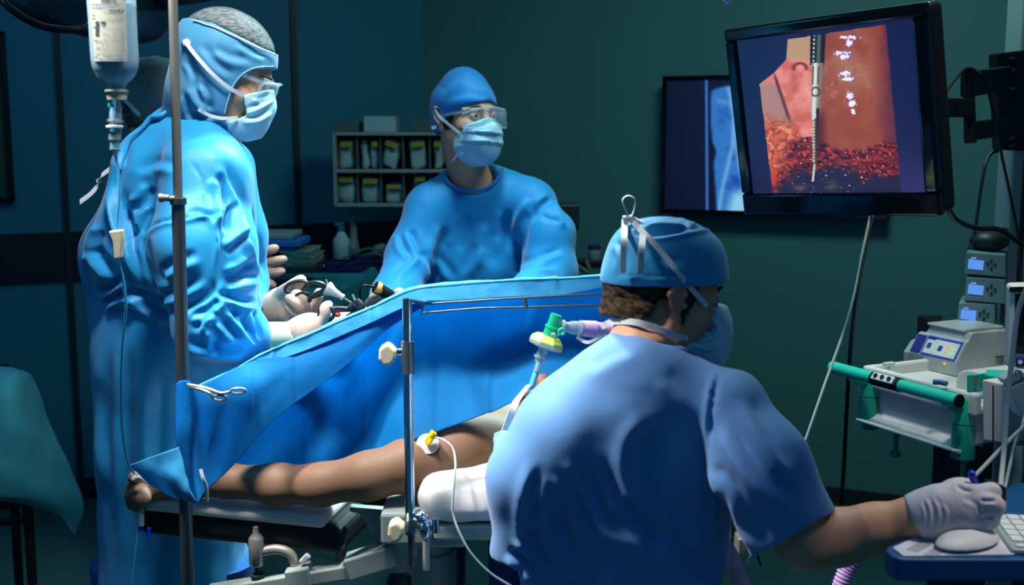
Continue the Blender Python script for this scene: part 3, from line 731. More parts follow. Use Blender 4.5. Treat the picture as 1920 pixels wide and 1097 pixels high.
sdf_obj(S, 'face_mask', M['teal_cloth2'], s4, vox=.005, off=.006, clip=[clip_poly(H4.o, H4.s, H4.u, mp2), clip_plane(H4.p(.018, 0, 0), -H4.f)])
MB().ribbon([P(233, 187, 2.99), P(246, 200, 2.98), P(262, 216, 2.99)], (1, 0, 1), .009).build('mask_tie', M['tie'], s4, True)
G = Sdf(); G.chain([P(335, 350, 3.14), P(335, 480, 3.14), P(335, 700, 3.14), P(335, 1060, 3.14)], [.10, .125, .13, .145], .05, (1, 1, 1))
G.cone(P(320, 300, 3.14), P(320, 360, 3.14), .06, .09, .05)
G.chain([P(360, 360, 3.1), P(400, 460, 3.04), P(445, 500, 2.95)], [.075, .062, .045], .04); G.chain([P(300, 380, 3.15), P(290, 500, 3.2), P(320, 560, 3.3)], [.07, .062, .05], .04)
sdf_obj(G, 'gown', M['gown2'], s4, vox=.010, clip=clip_plane((0, 0, .35), (0, 0, -1)), disp=noise_disp(.010, 5, seed=3))
H_ = hand_sdf([(P(448, 500, 2.95), P(468, 500, 2.94), .028, .030), (P(468, 500, 2.94), P(484, 496, 2.93), .03, .028)],
    [(px3((478, 488, 2.93), (495, 473, 2.91), (508, 468, 2.9), (517, 465, 2.9)), (.014, .0115, .0105, .009)), (px3((486, 496, 2.93), (504, 492, 2.91), (520, 489, 2.9), (533, 486, 2.9)), (.013, .0115, .0105, .009)),
     (px3((486, 508, 2.93), (503, 511, 2.91), (518, 511, 2.9), (529, 508, 2.9)), (.013, .0115, .0105, .009)), (px3((480, 518, 2.93), (494, 525, 2.91), (505, 531, 2.9), (513, 535, 2.9)), (.012, .010, .009, .0075)),
     (px3((466, 484, 2.93), (472, 468, 2.92), (478, 455, 2.92)), (.013, .011, .009))])
sdf_obj(H_, 'glove', M['glove'], s4, vox=.0034)
for dx in (-.09, .09):
    x0 = P(335, 560, 3.14)[0]+dx
    MB().tube([(x0, 3.14, .6), (x0, 3.15, .07)], [.08, .07], 16).build('trouser_leg', M['trouser'], s4, True)
    S = Sdf(); S.cone((x0, 3.13, .045), (x0, 3.3, .036), .044, .035, .02); S.cone((x0, 3.14, .05), (x0, 3.14, .1), .045, .045, .02)
    sdf_obj(S, 'shoe', M['white'], s4, vox=.009)

# ---- anaesthetist in front
s3 = thing('person', 'person in short-sleeved scrubs seen from behind, reaching right with a pen', 'person', (P(1160, 1000, 1.730)[0], 1.86, 0))
y_ = math.radians(20); a_ = math.radians(7)
H3 = Head(P(1243, 558, 1.80), (math.cos(y_)*math.cos(a_), math.sin(y_)*math.cos(a_), -math.sin(a_)), k=.93)
nb3 = P(1205, 668, 1.745)
sk3 = H3.skull(neck=nb3, neck_r=.056)
body = sk3.copy(); body.cone(nb3, P(1195, 740, 1.76), .05, .05, .04)
body.cone(P(1205, 720, 1.75), P(1370, 752, 1.710), .036, .040, .04)
body.chain([P(1385, 760, 1.702), P(1440, 900, 1.618), P(1508, 1018, 1.630)], [.044, .041, .039], .02)
body.chain([P(1508, 1018, 1.630), P(1570, 1008, 1.645), P(1640, 992, 1.630), P(1715, 972, 1.610), P(1760, 960, 1.600)], [.040, .041, .036, .029, .026], .02, (1, 1, 1))
b3, cb3 = sdf_obj(body, 'body', M['skin'], s3, vox=.0034)
H3.eyes(s3)
S = sk3.copy(); S.ops = [o for o in S.ops]
hs = H3.skull(ears=False, neck=nb3, neck_r=.054)
hs.ell(H3.p(-.048, 0, -.04), (.048, .066, .06), .03, H3.R)
L3 = lambda px, py, s=-.07: H3.loc(px, py, s)
hpoly = [L3(1100, 541), L3(1180, 534), L3(1305, 524), L3(1302, 556), L3(1290, 584), L3(1277, 606), L3(1266, 590), L3(1260, 565), L3(1240, 560), L3(1225, 580), L3(1205, 598), L3(1160, 604), L3(1115, 612)]
def hair_disp(v, n):
    return .0045*np.array([mnoise.fractal(Vector((q[0]*38, q[1]*38, q[2]*120+q[0]*60)), 1., 2., 3) for q in v])
hr, ch3 = sdf_obj(hs, 'hair', M['hair'], s3, vox=.0028, off=.006, clip=[clip_poly(H3.o, H3.f, H3.u, hpoly)], disp=hair_disp)
# cap
S = Sdf(); S.ell(H3.p(.0, 0, .045), (.093, .078, .066), 0, H3.R); S.ell(H3.p(-.003, 0, .076), (.090, .072, .054), .02, H3.R); S.ell(H3.p(-.002, 0, .02), (.094, .078, .05), .03, H3.R)
cpoly = [L3(1100, 536, 0), L3(1200, 529, 0), L3(1300, 525, 0), L3(1400, 523, 0), L3(1400, 300, 0), L3(1100, 300, 0)]
fc3 = [([(1195, 428), (1230, 418), (1270, 420), (1300, 428)], 6, .008, 's'), ([(1270, 400), (1290, 412), (1310, 420)], 5, .005, 's'), ([(1140, 432), (1165, 415), (1200, 405)], 6, .006, 's'), ([(1340, 420), (1352, 430), (1362, 440)], 5, .006, 's'), ([(1180, 438), (1230, 445), (1300, 432), (1350, 422)], 5, .004, 's'), ([(1210, 465), (1240, 490), (1290, 500)], 9, .003, 's'), ([(1140, 520), (1250, 521), (1364, 520)], 3, .0015, 's'), ([(1150, 450), (1165, 480), (1160, 520)], 7, .003, 's')]
c3, cc3 = sdf_obj(S, 'surgical_cap', M['cap3'], s3, vox=.0030, off=.007, clip=clip_poly(H3.o, H3.f, H3.u, cpoly), folds=fc3)
S = sk3.copy(); S.ell(H3.p(.075, 0, -.062), (.050, .062, .070), .02, H3.R)
mp3 = [L3(1325, 574, -.05), L3(1352, 572, -.02), L3(1385, 572, 0), L3(1385, 640, 0), L3(1340, 690, 0), L3(1285, 680, -.05), L3(1270, 640, -.06), L3(1305, 632, -.055), L3(1322, 610, -.05)]
mk3, cm3 = sdf_obj(S, 'face_mask', M['mask'], s3, vox=.0030, off=.007, clip=clip_poly(H3.o, H3.f, H3.u, mp3), folds=[([(1318, 615), (1335, 625), (1350, 612)], 5, .006, 's'), ([(1300, 640), (1325, 650), (1345, 640)], 5, .006, 's'), ([(1330, 585), (1345, 600), (1355, 620)], 5, .004, 's')])
sf = Surf(cc3, cm3, cb3, ch3)
MB().ribbon([sf(1326, 574, .003), sf(1300, 545, .004), sf(1272, 512, .004), sf(1245, 478, .004), sf(1220, 450, .004), sf(1202, 432, .004), sf(1188, 416, .006)], H3.u+.6*H3.f, .009).build('mask_tie', M['tie'], s3, True)
MB().ribbon([sf(1290, 634, .004), sf(1265, 630, .004), sf(1230, 615, .004), sf(1190, 604, .005), sf(1150, 603, .005), sf(1128, 612, .004)], H3.u, .010).build('mask_tie', M['tie'], s3, True)
MB().ribbon([sf(1205, 440, .006), P(1203, 470, 1.700), P(1200, 513, 1.705)], (1, .2, 0), .010).build('mask_tie', M['tie'], s3, True)
MB().ribbon([sf(1172, 412, .006), P(1170, 450, 1.715), P(1168, 512, 1.720)], (1, .2, 0), .010).build('mask_tie', M['tie'], s3, True)
k0 = sf(1182, 410, .008)
bw = MB().ribbon([k0, k0+np.array([-.010, 0, .018]), k0+np.array([-.012, .003, .030]), k0+np.array([-.003, .005, .036]), k0+np.array([.007, .002, .030]), k0+np.array([.006, 0, .015]), k0], (0, 1, .1), .010)
bw.tube([k0+np.array([-.012, 0, -.001]), k0, k0+np.array([.018, 0, -.010])], .006, 8).build('mask_tie', M['tie'], s3, True)
# scrub top
G = Sdf()
G.cone(P(1205, 694, 1.722), P(1205, 725, 1.73), .060, .072, .03)
G.cone(P(1215, 702, 1.725), P(1356, 762, 1.702), .050, .057, .05); G.cone(P(1190, 708, 1.735), P(1062, 800, 1.739), .054, .052, .05)
G.chain([P(1190, 790, 1.758), P(1172, 900, 1.767), P(1158, 1010, 1.786), P(1150, 1110, 1.804), P(1150, 1240, 1.814)], [.123, .121, .126, .135, .14], .05, (1.28, .8, 1))
G.cone(P(1058, 810, 1.739), P(1012, 890, 1.748), .058, .060, .05)
G.chain([P(1040, 835, 1.730), P(982, 900, 1.730), P(962, 1080, 1.748)], [.052, .043, .030], .05)
G.chain([P(1374, 776, 1.693), P(1424, 872, 1.637), P(1498, 1020, 1.650)], [.058, .070, .076], .03)
G.ell(P(1232, 590, 1.78), (.064, .10, .046), .012, sub=True)
hA = P(1560, 962, 1.660); hB = P(1410, 1048, 1.660); hn = unit(np.cross(hB-hA, ray(1490, 1000))); hn = hn if hn[0] > 0 else -hn
def hem(p):
    d1 = (p-hA)@hn; d2 = .01-(p[..., 0]-P(1375, 1000, 1.65)[0])      # only the right sleeve is cut
    d3 = P(960, 1046, 1.739)[2]-p[..., 2]; d4 = p[..., 0]-P(978, 1000, 1.739)[0]
    return np.maximum(np.where((d2 < 0) & (p[..., 2] > .6), d1, -1), np.where(d4 < 0, d3, -1))
g3 = [([(1348, 692), (1334, 740), (1328, 790), (1330, 835)], 5, .005, 's'), ([(1352, 688), (1338, 740), (1333, 790), (1336, 835)], 3, .004, 'v'),
      ([(1235, 700), (1280, 735), (1330, 775)], 18, .0025, 's'), ([(1095, 705), (1150, 672), (1200, 655)], 16, .0025, 's'),
      ([(1225, 790), (1190, 830), (1185, 900), (1215, 970)], 20, .008, 's'), ([(1075, 850), (1100, 920), (1145, 985), (1205, 1025)], 17, .009, 's'), ([(1110, 860), (1145, 930), (1195, 1000), (1245, 1065)], 15, .010, 's'), ([(1050, 880), (1075, 950), (1110, 1030)], 15, .008, 's'),
      ([(1005, 860), (985, 960), (990, 1060)], 13, .007, 's'), ([(950, 1035), (980, 1060), (1010, 1100)], 10, .010, 's'), ([(975, 1000), (1000, 1040), (1035, 1085)], 10, .009, 's'), ([(1020, 900), (1035, 980), (1075, 1060)], 14, .007, 's'),
      ([(1330, 870), (1347, 920), (1352, 1010)], 14, .008, 's'), ([(1355, 790), (1410, 880), (1500, 965)], 18, .011, 's'), ([(1390, 740), (1435, 815), (1480, 890)], 16, .007, 's'), ([(1350, 870), (1385, 960), (1440, 1040)], 16, .007, 's'),
      ([(1440, 1035), (1500, 1006), (1552, 950)], 4, .002, 'v'), ([(1225, 1000), (1285, 1050), (1335, 1095)], 15, .008, 's'), ([(1290, 850), (1255, 930), (1270, 1010)], 20, .007, 's')]
gg3, cg3 = sdf_obj(G, 'scrub_top', M['scrub'], s3, vox=.0055, clip=hem, folds=g3, disp=noise_disp(.009, 5, seed=21, detail=3), lo=np.array([-9, -9, .75]))
sub = gg3.modifiers.new('smooth', 'SUBSURF'); sub.levels = sub.render_levels = 1
gl = hand_sdf([(P(1712, 972, 1.610), P(1745, 965, 1.600), .034, .036), (P(1745, 965, 1.600), P(1800, 952, 1.585), .036, .036), (P(1760, 975, 1.600), P(1825, 975, 1.585), .026, .026), (P(1770, 945, 1.590), P(1806, 930, 1.585), .026, .018)],
    [(px3((1800, 924, 1.58), (1832, 926, 1.57), (1860, 920, 1.57), (1862, 930, 1.575)), (.016, .012, .011, .009)),
     (px3((1815, 945, 1.575), (1845, 940, 1.56), (1868, 948, 1.56), (1866, 960, 1.57)), (.018, .013, .0115, .010)),
     (px3((1818, 960, 1.575), (1848, 960, 1.56), (1858, 974, 1.565), (1846, 984, 1.575)), (.017, .013, .0115, .010)),
     (px3((1812, 975, 1.58), (1838, 978, 1.565), (1842, 988, 1.57), (1826, 994, 1.58)), (.016, .012, .0105, .009)),
     (px3((1786, 918, 1.60), (1808, 914, 1.605), (1826, 922, 1.60), (1836, 934, 1.59)), (.016, .013, .0115, .009))], .0045)
gv, cgl = sdf_obj(gl, 'glove', M['glovew'], s3, vox=.0024, clip=clip_plane(P(1716, 972, 1.610), -unit(P(1745, 962, 1.600)-P(1700, 978, 1.610))), folds=[([(1738, 930), (1748, 960), (1746, 1000)], 4, .0018, 's'), ([(1750, 930), (1764, 960), (1760, 995)], 4, .0016, 's'), ([(1765, 940), (1778, 960), (1774, 985)], 4, .0012, 's'), ([(1800, 935), (1830, 950), (1840, 975)], 5, .0012, 's'), ([(1728, 938), (1736, 965), (1736, 995)], 3, .0016, 's'), ([(1836, 938), (1852, 939), (1872, 938)], 3.5, .005, 'v'), ([(1832, 972), (1850, 972), (1868, 970)], 3.5, .004, 'v'), ([(1792, 908), (1806, 918), (1826, 922)], 4, .004, 'v')])
wx = unit(P(1745, 962, 1.6)-P(1700, 978, 1.61)); wa_, wb_, _ = frame_of(wx)
MB().tube([P(1717, 972, 1.61)+.0345*(math.cos(t)*wa_+math.sin(t)*wb_) for t in np.linspace(0, 2*math.pi, 33)], .0022, 8).build('glove_rim', M['glovew'], s3, True)
# seated: thighs, lower legs, shoes
lw = Sdf(); lw.ell((P(1150, 1100, 1.814)[0], 1.95, .66), (.2, .15, .13), .05)
for a in (-1, 1):
    x0 = P(1150, 1100, 1.814)[0]+a*.11
    lw.chain([(x0, 1.83, .64), (x0+a*.05, 1.62, .62), (x0+a*.05, 1.60, .3), (x0+a*.05, 1.62, .1)], [.095, .075, .065, .06], .03) if False else lw.chain([(x0, 1.83, .64), (x0+.16, 1.66, .60), (x0+.20, 1.64, .34), (x0+.2, 1.66, .12)], [.095, .075, .062, .06], .03)
    S = Sdf(); S.cone((x0+.2, 1.68, .045), (x0+.33, 1.58, .036), .042, .034, .02); S.cone((x0+.2, 1.67, .05), (x0+.2, 1.67, .1), .043, .043, .02)
    sdf_obj(S, 'shoe', M['white'], s3, vox=.008)
sdf_obj(lw, 'trousers', M['scrub'], s3, vox=.012)

# ---- patient
s5 = thing('person', 'patient under the blue drape with one bare arm stretched on the arm board', 'person', (.05, 2.4, .9))
Hp = Head((.07, 2.02, 1.0), (-.12, .05, 1), (0, -1, .0))
pb = Hp.skull(neck=(.05, 2.22, .975), neck_r=.058)
pb.chain([P(285, 912, 2.10), P(360, 908, 2.09), P(430, 902, 2.08), P(520, 908, 2.06), P(600, 909, 2.035), P(690, 893, 2.02), P(770, 872, 2.04), P(850, 850, 2.09)], [.024, .025, .030, .037, .038, .043, .049, .056], .02)
pb.chain([P(850, 850, 2.09), P(905, 846, 2.16), P(960, 830, 2.28)], [.060, .075, .095], .05)
pb.cone((-.02, 2.24, .98), (-.12, 2.22, .97), .05, .06, .04); pb.cone((.1, 2.24, .97), (.26, 2.27, .97), .05, .07, .04)
pb.chain([(.03, 2.32, .98), (.03, 2.5, .985), (.03, 2.8, .97)], [.105, .11, .105], .05, (1.6, 1, 1))
for a in (-1, 1): pb.chain([(.03+a*.1, 2.8, .97), (.03+a*.12, 3.15, .96), (.03+a*.13, 3.35, .955)], [.09, .07, .06], .04)
# hand of the patient
pb.cone(P(288, 912, 2.10), P(262, 915, 2.10), .024, .026, .015)
for q, r in ([((262, 905, 2.09), (248, 912, 2.085), (243, 930, 2.085), (246, 950, 2.09)), .0085], [((266, 915, 2.08), (256, 925, 2.07), (254, 940, 2.07), (256, 955, 2.08)), .009], [((270, 920, 2.075), (266, 930, 2.06), (264, 942, 2.06), (263, 954, 2.07)), .009], [((275, 925, 2.075), (274, 934, 2.06), (272, 942, 2.06)), .0085], [((268, 900, 2.09), (254, 893, 2.08), (246, 897, 2.075)), .009]):
    pb.chain(catmull([P(*x) for x in q], 3), list(np.linspace(r*1.2, r*.85, len(catmull([P(*x) for x in q], 3)))), .004)
_, c5 = sdf_obj(pb, 'body', M['skin2'], s5, vox=.0042)
Hp.eyes(s5)
MB().ribbon([P(992, 722, 1.93), P(970, 750, 1.86), P(956, 780, 1.84), P(944, 812, 1.84)], (1, .5, .3), .011).build('tube_tie', M['tie'], s5, True)
A = grid_patch([[P(928, 812, 1.85), P(945, 806, 1.83), P(965, 812, 1.83)], [P(925, 845, 1.85), P(940, 838, 1.82), P(965, 842, 1.82)], [P(922, 886, 1.86), P(934, 884, 1.84), P(965, 884, 1.83)]], 24, 24, noise_disp(.008, 30, detail=3) and (lambda A: np.array([[.006*mnoise.fractal(Vector((q*32).tolist()), 1., 2., 3) for q in r] for r in A])))
o = link('head_cloth', patch_mesh('head_cloth', A), mat('cloth_pale_green', srgb(120, 178, 180), .8, bump=.2), s5); solid(o, .002)
# ------------------------------------------------------------------ the room
WA = np.array([-1.83, 4.70]); WB = np.array([1.43, 4.60]); dL = unit([1, .48]); dR = unit([1, -.42])
tt_ = np.linalg.solve(np.stack([dL, -dR], 1), WB-WA); WC = WA+dL*tt_[0]
nL = np.array([dL[1], -dL[0], 0]); nR = np.array([dR[1], -dR[0], 0])     # towards the room
pL = np.array([*WA, 0.]); pR = np.array([*WB, 0.])
def onL(px, py, off=0): return Ppl(px, py, pL+nL*off, nL)
def onR(px, py, off=0): return Ppl(px, py, pR+nR*off, nR)
M['wallL'] = mat('wall_panel_blue', srgb(40, 112, 134), .55, spec=.3, var=.06, vscale=3)
M['wallR'] = mat('wall_green_grey', srgb(70, 116, 114), .6, spec=.3, bump=.08, bscale=120, var=.06, vscale=3)
M['band'] = mat('wall_band_dark', srgb(14, 18, 34), .5, var=.1)
M['floor'] = mat('floor_vinyl', srgb(42, 82, 82), .4, spec=.4, var=.12, vscale=6)
M['ceil'] = mat('ceiling_paint', srgb(150, 160, 165), .8, var=.03)
LF = WA-dL*3.2; RT = WB+dR*3.0; HT = 3.0
def wall(name, a, b, n, m):
    w = MB(); mid = (a+b)/2; L_ = np.linalg.norm(b-a); d = unit(b-a); R = np.array([[d[0], -d[1], 0], [d[1], d[0], 0], [0, 0, 1]])
    w.box([*(mid-np.asarray(n)[:2]*.05), HT/2], (L_, .10, HT), R); return tag(w.build(name, m), kind='structure')
wall('wall_left', LF, WC+dL*.02, nL, M['wallL']); wall('wall_right', WC-dR*.02, RT, nR, M['wallR'])
fl = MB().prism([(*LF, -.06), (*WC, -.06), (*RT, -.06), (RT[0]+.2, -.6, -.06), (LF[0]-.2, -.6, -.06)], (0, 0, .06)).build('floor', M['floor']); tag(fl, kind='structure')
ce = MB().prism([(*LF, HT), (*WC, HT), (*RT, HT), (RT[0]+.2, -.6, HT), (LF[0]-.2, -.6, HT)], (0, 0, .06)).build('ceiling', M['ceil']); tag(ce, kind='structure')
def strip(name, a, b, n, z0, z1, t, m):
    w = MB(); d = unit(b-a); R = np.array([[d[0], -d[1], 0], [d[1], d[0], 0], [0, 0, 1]]); mid = (a+b)/2+np.asarray(n)[:2]*t/2
    w.box([*mid, (z0+z1)/2], (np.linalg.norm(b-a), t, z1-z0), R); return tag(w.build(name, m), kind='structure')
zb1 = onL(70, 437)[2]; zb0 = onL(70, 530)[2]
strip('trim_1', LF, WC, nL, zb0, zb1, .012, M['band'])
strip('baseboard_left', LF, WC, nL, 0, .09, .012, M['band']); strip('baseboard_right', WC, RT, nR, 0, .07, .012, M['dark_metal'])
for i, px in enumerate((132, 562)):
    q = onL(px, 548)[:2]; strip('trim_%d' % (i+2), q-dL*.012, q+dL*.012, nL, 0, HT, .016, M['dark_metal'])
# framed panel at the far left edge
t = thing('framed_panel', 'dark green framed panel on the wall at the far left edge', 'panel', onL(0, 378, .01))
q0 = onL(-120, 220, .02); z0 = onL(10, 378)[2]; z1 = onL(10, 60)[2]; q1 = onL(19, 220, .02)
R_ = np.array([[dL[0], -dL[1], 0], [dL[1], dL[0], 0], [0, 0, 1]]); w_ = np.linalg.norm((q1-q0)[:2]); c_ = (q0+q1)/2; c_[2] = (z0+z1)/2
MB().box(c_-nL*.006, (w_-.04, .012, z1-z0-.04), R_).build('board', mat('panel_dark_green', srgb(30, 66, 44), .5), t)
f = MB()
for sx in (-1, 1): f.box(c_+np.array([*(dL*sx*(w_/2-.012)), 0]), (.024, .03, z1-z0), R_)
for sz in (-1, 1): f.box(c_+np.array([0, 0, sz*((z1-z0)/2-.012)]), (w_, .03, .024), R_)
f.build('frame', M['black'], t, bev=.003)

# ------------------------------------------------------------------ operating lamps (dark, top left)
M['lamp'] = mat('lamp_housing', srgb(70, 88, 92), .35, .3, var=.05)
def op_lamp(label, c, n, r, arm):
    t = thing('operating_lamp', label, 'lamp', c, 'operating lamps overhead')
    n = unit(n); X, Y, _ = frame_of(n)
    MB().lathe(c, n, [(-.03, r*.72), (-.05, r*.95), (-.02, r*1.0), (.02, r*.98), (.05, r*.7), (.075, r*.25), (.08, .05)], 48).build('head', M['lamp'], t, True)
    ring = [c-n*.052+r*.80*(math.cos(a)*X+math.sin(a)*Y) for a in np.linspace(0, 2*math.pi, 49)]
    MB().tube(ring, r*.13, 10).build('rim', M['dark_metal'], t, True)
    MB().lathe(c-n*.034, -n, [(0, r*.70), (.008, r*.69), (.010, .02)], 48).build('lens', M['steel_dark'], t, True)
    hd = MB(); hp_ = c-n*.05+r*1.0*X
    hd.tube([c-n*.01+X*r*.98-Y*.09, c-n*.03+X*(r+.06)-Y*.09, c-n*.05+X*(r+.075), c-n*.03+X*(r+.06)+Y*.09, c-n*.01+X*r*.98+Y*.09], .009, 8, 5); hd.build('handle', M['black'], t, True)
    MB().tube([c+n*.07, c+n*.16, c+n*.2+np.array([0, 0, .15]), np.array([arm[0], arm[1], 2.75]), (arm[0], arm[1], 3.0)], .025, 12, 6).build('arm', M['dark_metal'], t, True)
    return t
op_lamp('large dark operating lamp head behind the drip bottle at the top left', P(165, -28, 2.9), (.35, -.25, .9), .22, (-.9, 2.95))
op_lamp('operating lamp head above the hooded surgeon, cut off by the top edge', P(400, -62, 2.9), (-.15, -.2, .97), .17, (-.7, 3.0))

# ------------------------------------------------------------------ operating table, arm board
ZT = .885
tb = thing('operating_table', 'operating table with white sheeted mattress on a grey steel column', 'table', (.05, 2.5, 0))
q = [P(770, 905, 1.99), P(792, 887, 2.0), P(850, 884, 2.02), P(930, 884, 2.03)]
mt = Sdf()
XL = P(783, 930, 1.97)[0]; ZM = P(860, 886, 2.0)[2]
def mfn(p):
    c = np.array([XL+.30, 2.60, ZM-.038]); h = np.array([.30, .67, .038])-.032; q = np.abs(p-c)-h
    return np.linalg.norm(np.maximum(q, 0), axis=-1)+np.minimum(q.max(-1), 0)-.032
mt._add(mfn, (XL, 1.93, ZM-.08), (XL+.6, 3.27, ZM), 0, False)
sdf_obj(mt, 'mattress', M['sheet'], tb, vox=.010, disp=noise_disp(.010, 9, (1, 1, 1.5), detail=3))
MB().box((XL+.30, 2.62, ZM-.095), (.54, 1.36, .03)).build('table_frame', M['grey_metal'], tb, bev=.006)
for sx, x in ((-1, XL+.02), (1, XL+.58)): MB().box((x, 2.5, ZM-.105), (.014, 1.2, .028)).build('side_rail', M['steel'], tb, bev=.002)
cx_ = P(792, 1050, 2.08)[0]
MB().lathe((cx_+.008, 2.14, 0), (0, 0, 1), [(0, .055), (.738, .055), (.744, .052), (.745, .046), (.80, .046)], 40).build('column', M['grey_metal'], tb, True)
MB().box((cx_+.1, 2.5, .06), (.5, 1.0, .10)).build('base', M['dark_metal'], tb, bev=.02)
MB().prism([P(655, 950, 2.05), P(720, 955, 2.05), P(722, 1027, 2.05), P(708, 1025, 2.05), P(688, 985, 2.05), P(676, 965, 2.05), P(655, 960, 2.05)], (0, .02, 0)).build('bracket_plate', M['grey_metal'], tb, bev=.003)
MB().box((P(765, 972, 2.02)), (.09, .12, .06)).box(P(810, 985, 2.03), (.13, .12, .045)).build('clamp_block', M['grey_metal'], tb, bev=.006)
# arm board
ab = thing('arm_board', 'black padded arm board with a white cover under the stretched arm', 'arm board', (P(460, 960, 2.06)[0], 2.06, 0))
a0 = P(276, 944, 2.12); a1 = P(660, 982, 2.04); dv = unit(a1-a0); sd = unit(np.cross(dv, (0, 0, 1))); up_ = np.cross(sd, dv); W_ = .16
Rb = np.stack([dv, -sd, up_], 1); La = np.linalg.norm(a1-a0)
ct = (a0+a1)/2-sd*0; ct = ct-np.cross(up_, dv)*-(0)  # centre line on the near edge
back = np.array([0, 1, 0])
MB().box(ct+back*(W_/2-.02)-up_*.030, (La, W_, .055), Rb).build('pad', M['black_vinyl'], ab, bev=.018, seg=4)
MB().box(ct+back*(W_/2-.02)+up_*.006-dv*.020, (La-.028, W_+.012, .026), Rb).build('cover', M['sheet'], ab, bev=.011, seg=4)
j = P(736, 1010, 2.04)
MB().lathe(P(748, 1062, 2.04), (0, 0, 1), [(-.005, .022), (0, .024), (.075, .024), (.08, .022)], 28).build('hinge', M['grey_metal'], ab, True)
jz = P(748, 1078, 2.04); MB().lathe(jz-np.array([0, 0, .03]), (0, 0, 1), [(0, .02), (.01, .024), (.022, .024), (.03, .02)], 28).build('hinge_ring', M['dark_metal'], ab, True)
MB().box((P(700, 1036, 2.03)+P(752, 1020, 2.03))/2*0+P(706, 1046, 2.03), (.115, .05, .042), np.stack([unit(P(750, 1030, 2.03)-P(665, 1056, 2.03)), [0, 1, 0], np.cross(unit(P(750, 1030, 2.03)-P(665, 1056, 2.03)), [0, 1, 0])], 1)).build('arm_sleeve', M['grey_metal'], ab, bev=.004)
da = unit(P(662, 1060, 2.03)-P(400, 1104, 2.03)); Ra = np.stack([da, [0, 1, 0], np.cross(da, [0, 1, 0])], 1)
MB().box((P(662, 1068, 2.03)+P(410, 1108, 2.03))/2, (.30, .035, .026), Ra).box(P(562, 1078, 2.025), (.045, .046, .036), Ra).build('support_arm', M['grey_metal'], ab, bev=.003)
kc = P(481, 1033, 2.03)
MB().lathe(kc-np.array([0, 0, .028]), (0, 0, 1), [(0, .013), (.002, .0145), (.052, .0145), (.056, .012), (.064, .006), (.075, .005)], 28).build('clamp_post', M['steel'], ab, True)
MB().lathe(kc-np.array([0, 0, .05]), (0, 0, 1), [(0, .014), (.004, .014), (.006, .005), (.03, .005)], 20).build('post_foot', M['dark_metal'], ab, True)
MB().tube([P(490, 1034, 2.03), P(520, 1030, 2.03), P(545, 1040, 2.03), P(556, 1068, 2.03)], .0095, 14, 6).build('bent_lever', M['steel'], ab, True)
MB().box(P(572, 1048, 2.02), (.022, .012, .012), Ra@np.array([[.8, 0, -.6], [0, 1, 0], [.6, 0, .8]])).build('lever_grip', M['white'], ab, bev=.003)
MB().tube([P(440, 1104, 2.03), (P(440, 1104, 2.03)[0], 2.03, .02)], .016, 14).box((P(440, 1104, 2.03)[0], 2.06, .015), (.2, .3, .03)).build('support_leg', M['grey_metal'], ab, True)

# ------------------------------------------------------------------ anaesthesia screen (chrome post, rail)
sc_ = thing('drape_screen_frame', 'chrome post and wire rail holding up the blue drape, clamped to the table', 'screen frame', P(766, 990, 1.995))
MB().tube([P(763, 560, 1.93), P(769, 980, 1.90)], .0085, 20).build('post', M['chrome'], sc_, True)
MB().tube([P(764, 640, 1.925), P(765, 700, 1.922)], .0115, 20).build('post_sleeve', M['steel_dark'], sc_, True)
kb = MB(); kb.prism([P(714, 648, 1.94), P(730, 638, 1.94), P(745, 652, 1.94), P(746, 664, 1.94), P(738, 678, 1.94), P(722, 681, 1.94), P(713, 668, 1.94)], (0, -.03, 0)).build('knob', M['cream'], sc_, bev=.005, seg=3)
MB().cyl(P(744, 659, 1.925), P(762, 658, 1.925), .007).build('knob_stem', M['chrome'], sc_, True)
rl = MB(); rl.tube([P(1180, 549, 2.09), P(1000, 557, 2.09), P(812, 569, 2.09), P(796, 571, 2.09), P(792, 577, 2.09), P(793, 584, 2.09), P(800, 586, 2.09), P(900, 578, 2.09), P(985, 576, 2.09), P(1180, 570, 2.09)], .0022, 8, 5)
rl.tube([P(984, 558, 2.09), P(986, 577, 2.09)], .0035, 8); rl.tube([P(764, 562, 1.93), P(800, 568, 2.09)], .004, 8); rl.build('wire_rail', M['steel_dark'], sc_, True)
kb = MB(); kb.prism([P(732, 972, 1.895), P(748, 966, 1.895), P(760, 978, 1.895), P(762, 990, 1.895), P(753, 1003, 1.895), P(738, 1008, 1.895), P(730, 992, 1.895)], (0, -.034, 0)).build('knob', M['cream'], sc_, bev=.006, seg=3)
cl = MB(); cl.cyl(P(755, 985, 1.900), P(815, 985, 1.915), .011); cl.sphere(P(789, 970, 1.900), (.016, .018, .014)); cl.sphere(P(797, 992, 1.890), (.010, .010, .020)); cl.cyl(P(816, 972, 1.905), P(818, 998, 1.905), .007); cl.cyl(P(768, 975, 1.900), P(770, 1000, 1.900), .011); cl.build('rail_clamp', M['chrome'], sc_, True)
MB().tube([P(771, 1002, 1.900), P(772, 1060, 1.900)], [.0065, .006], 14).build('clamp_lever', M['steel_dark'], sc_, True)
MB().tube([P(799, 1005, 1.890), P(799, 1068, 1.890)], [.006, .0065], 14).build('clamp_lever', M['grey_metal'], sc_, True)

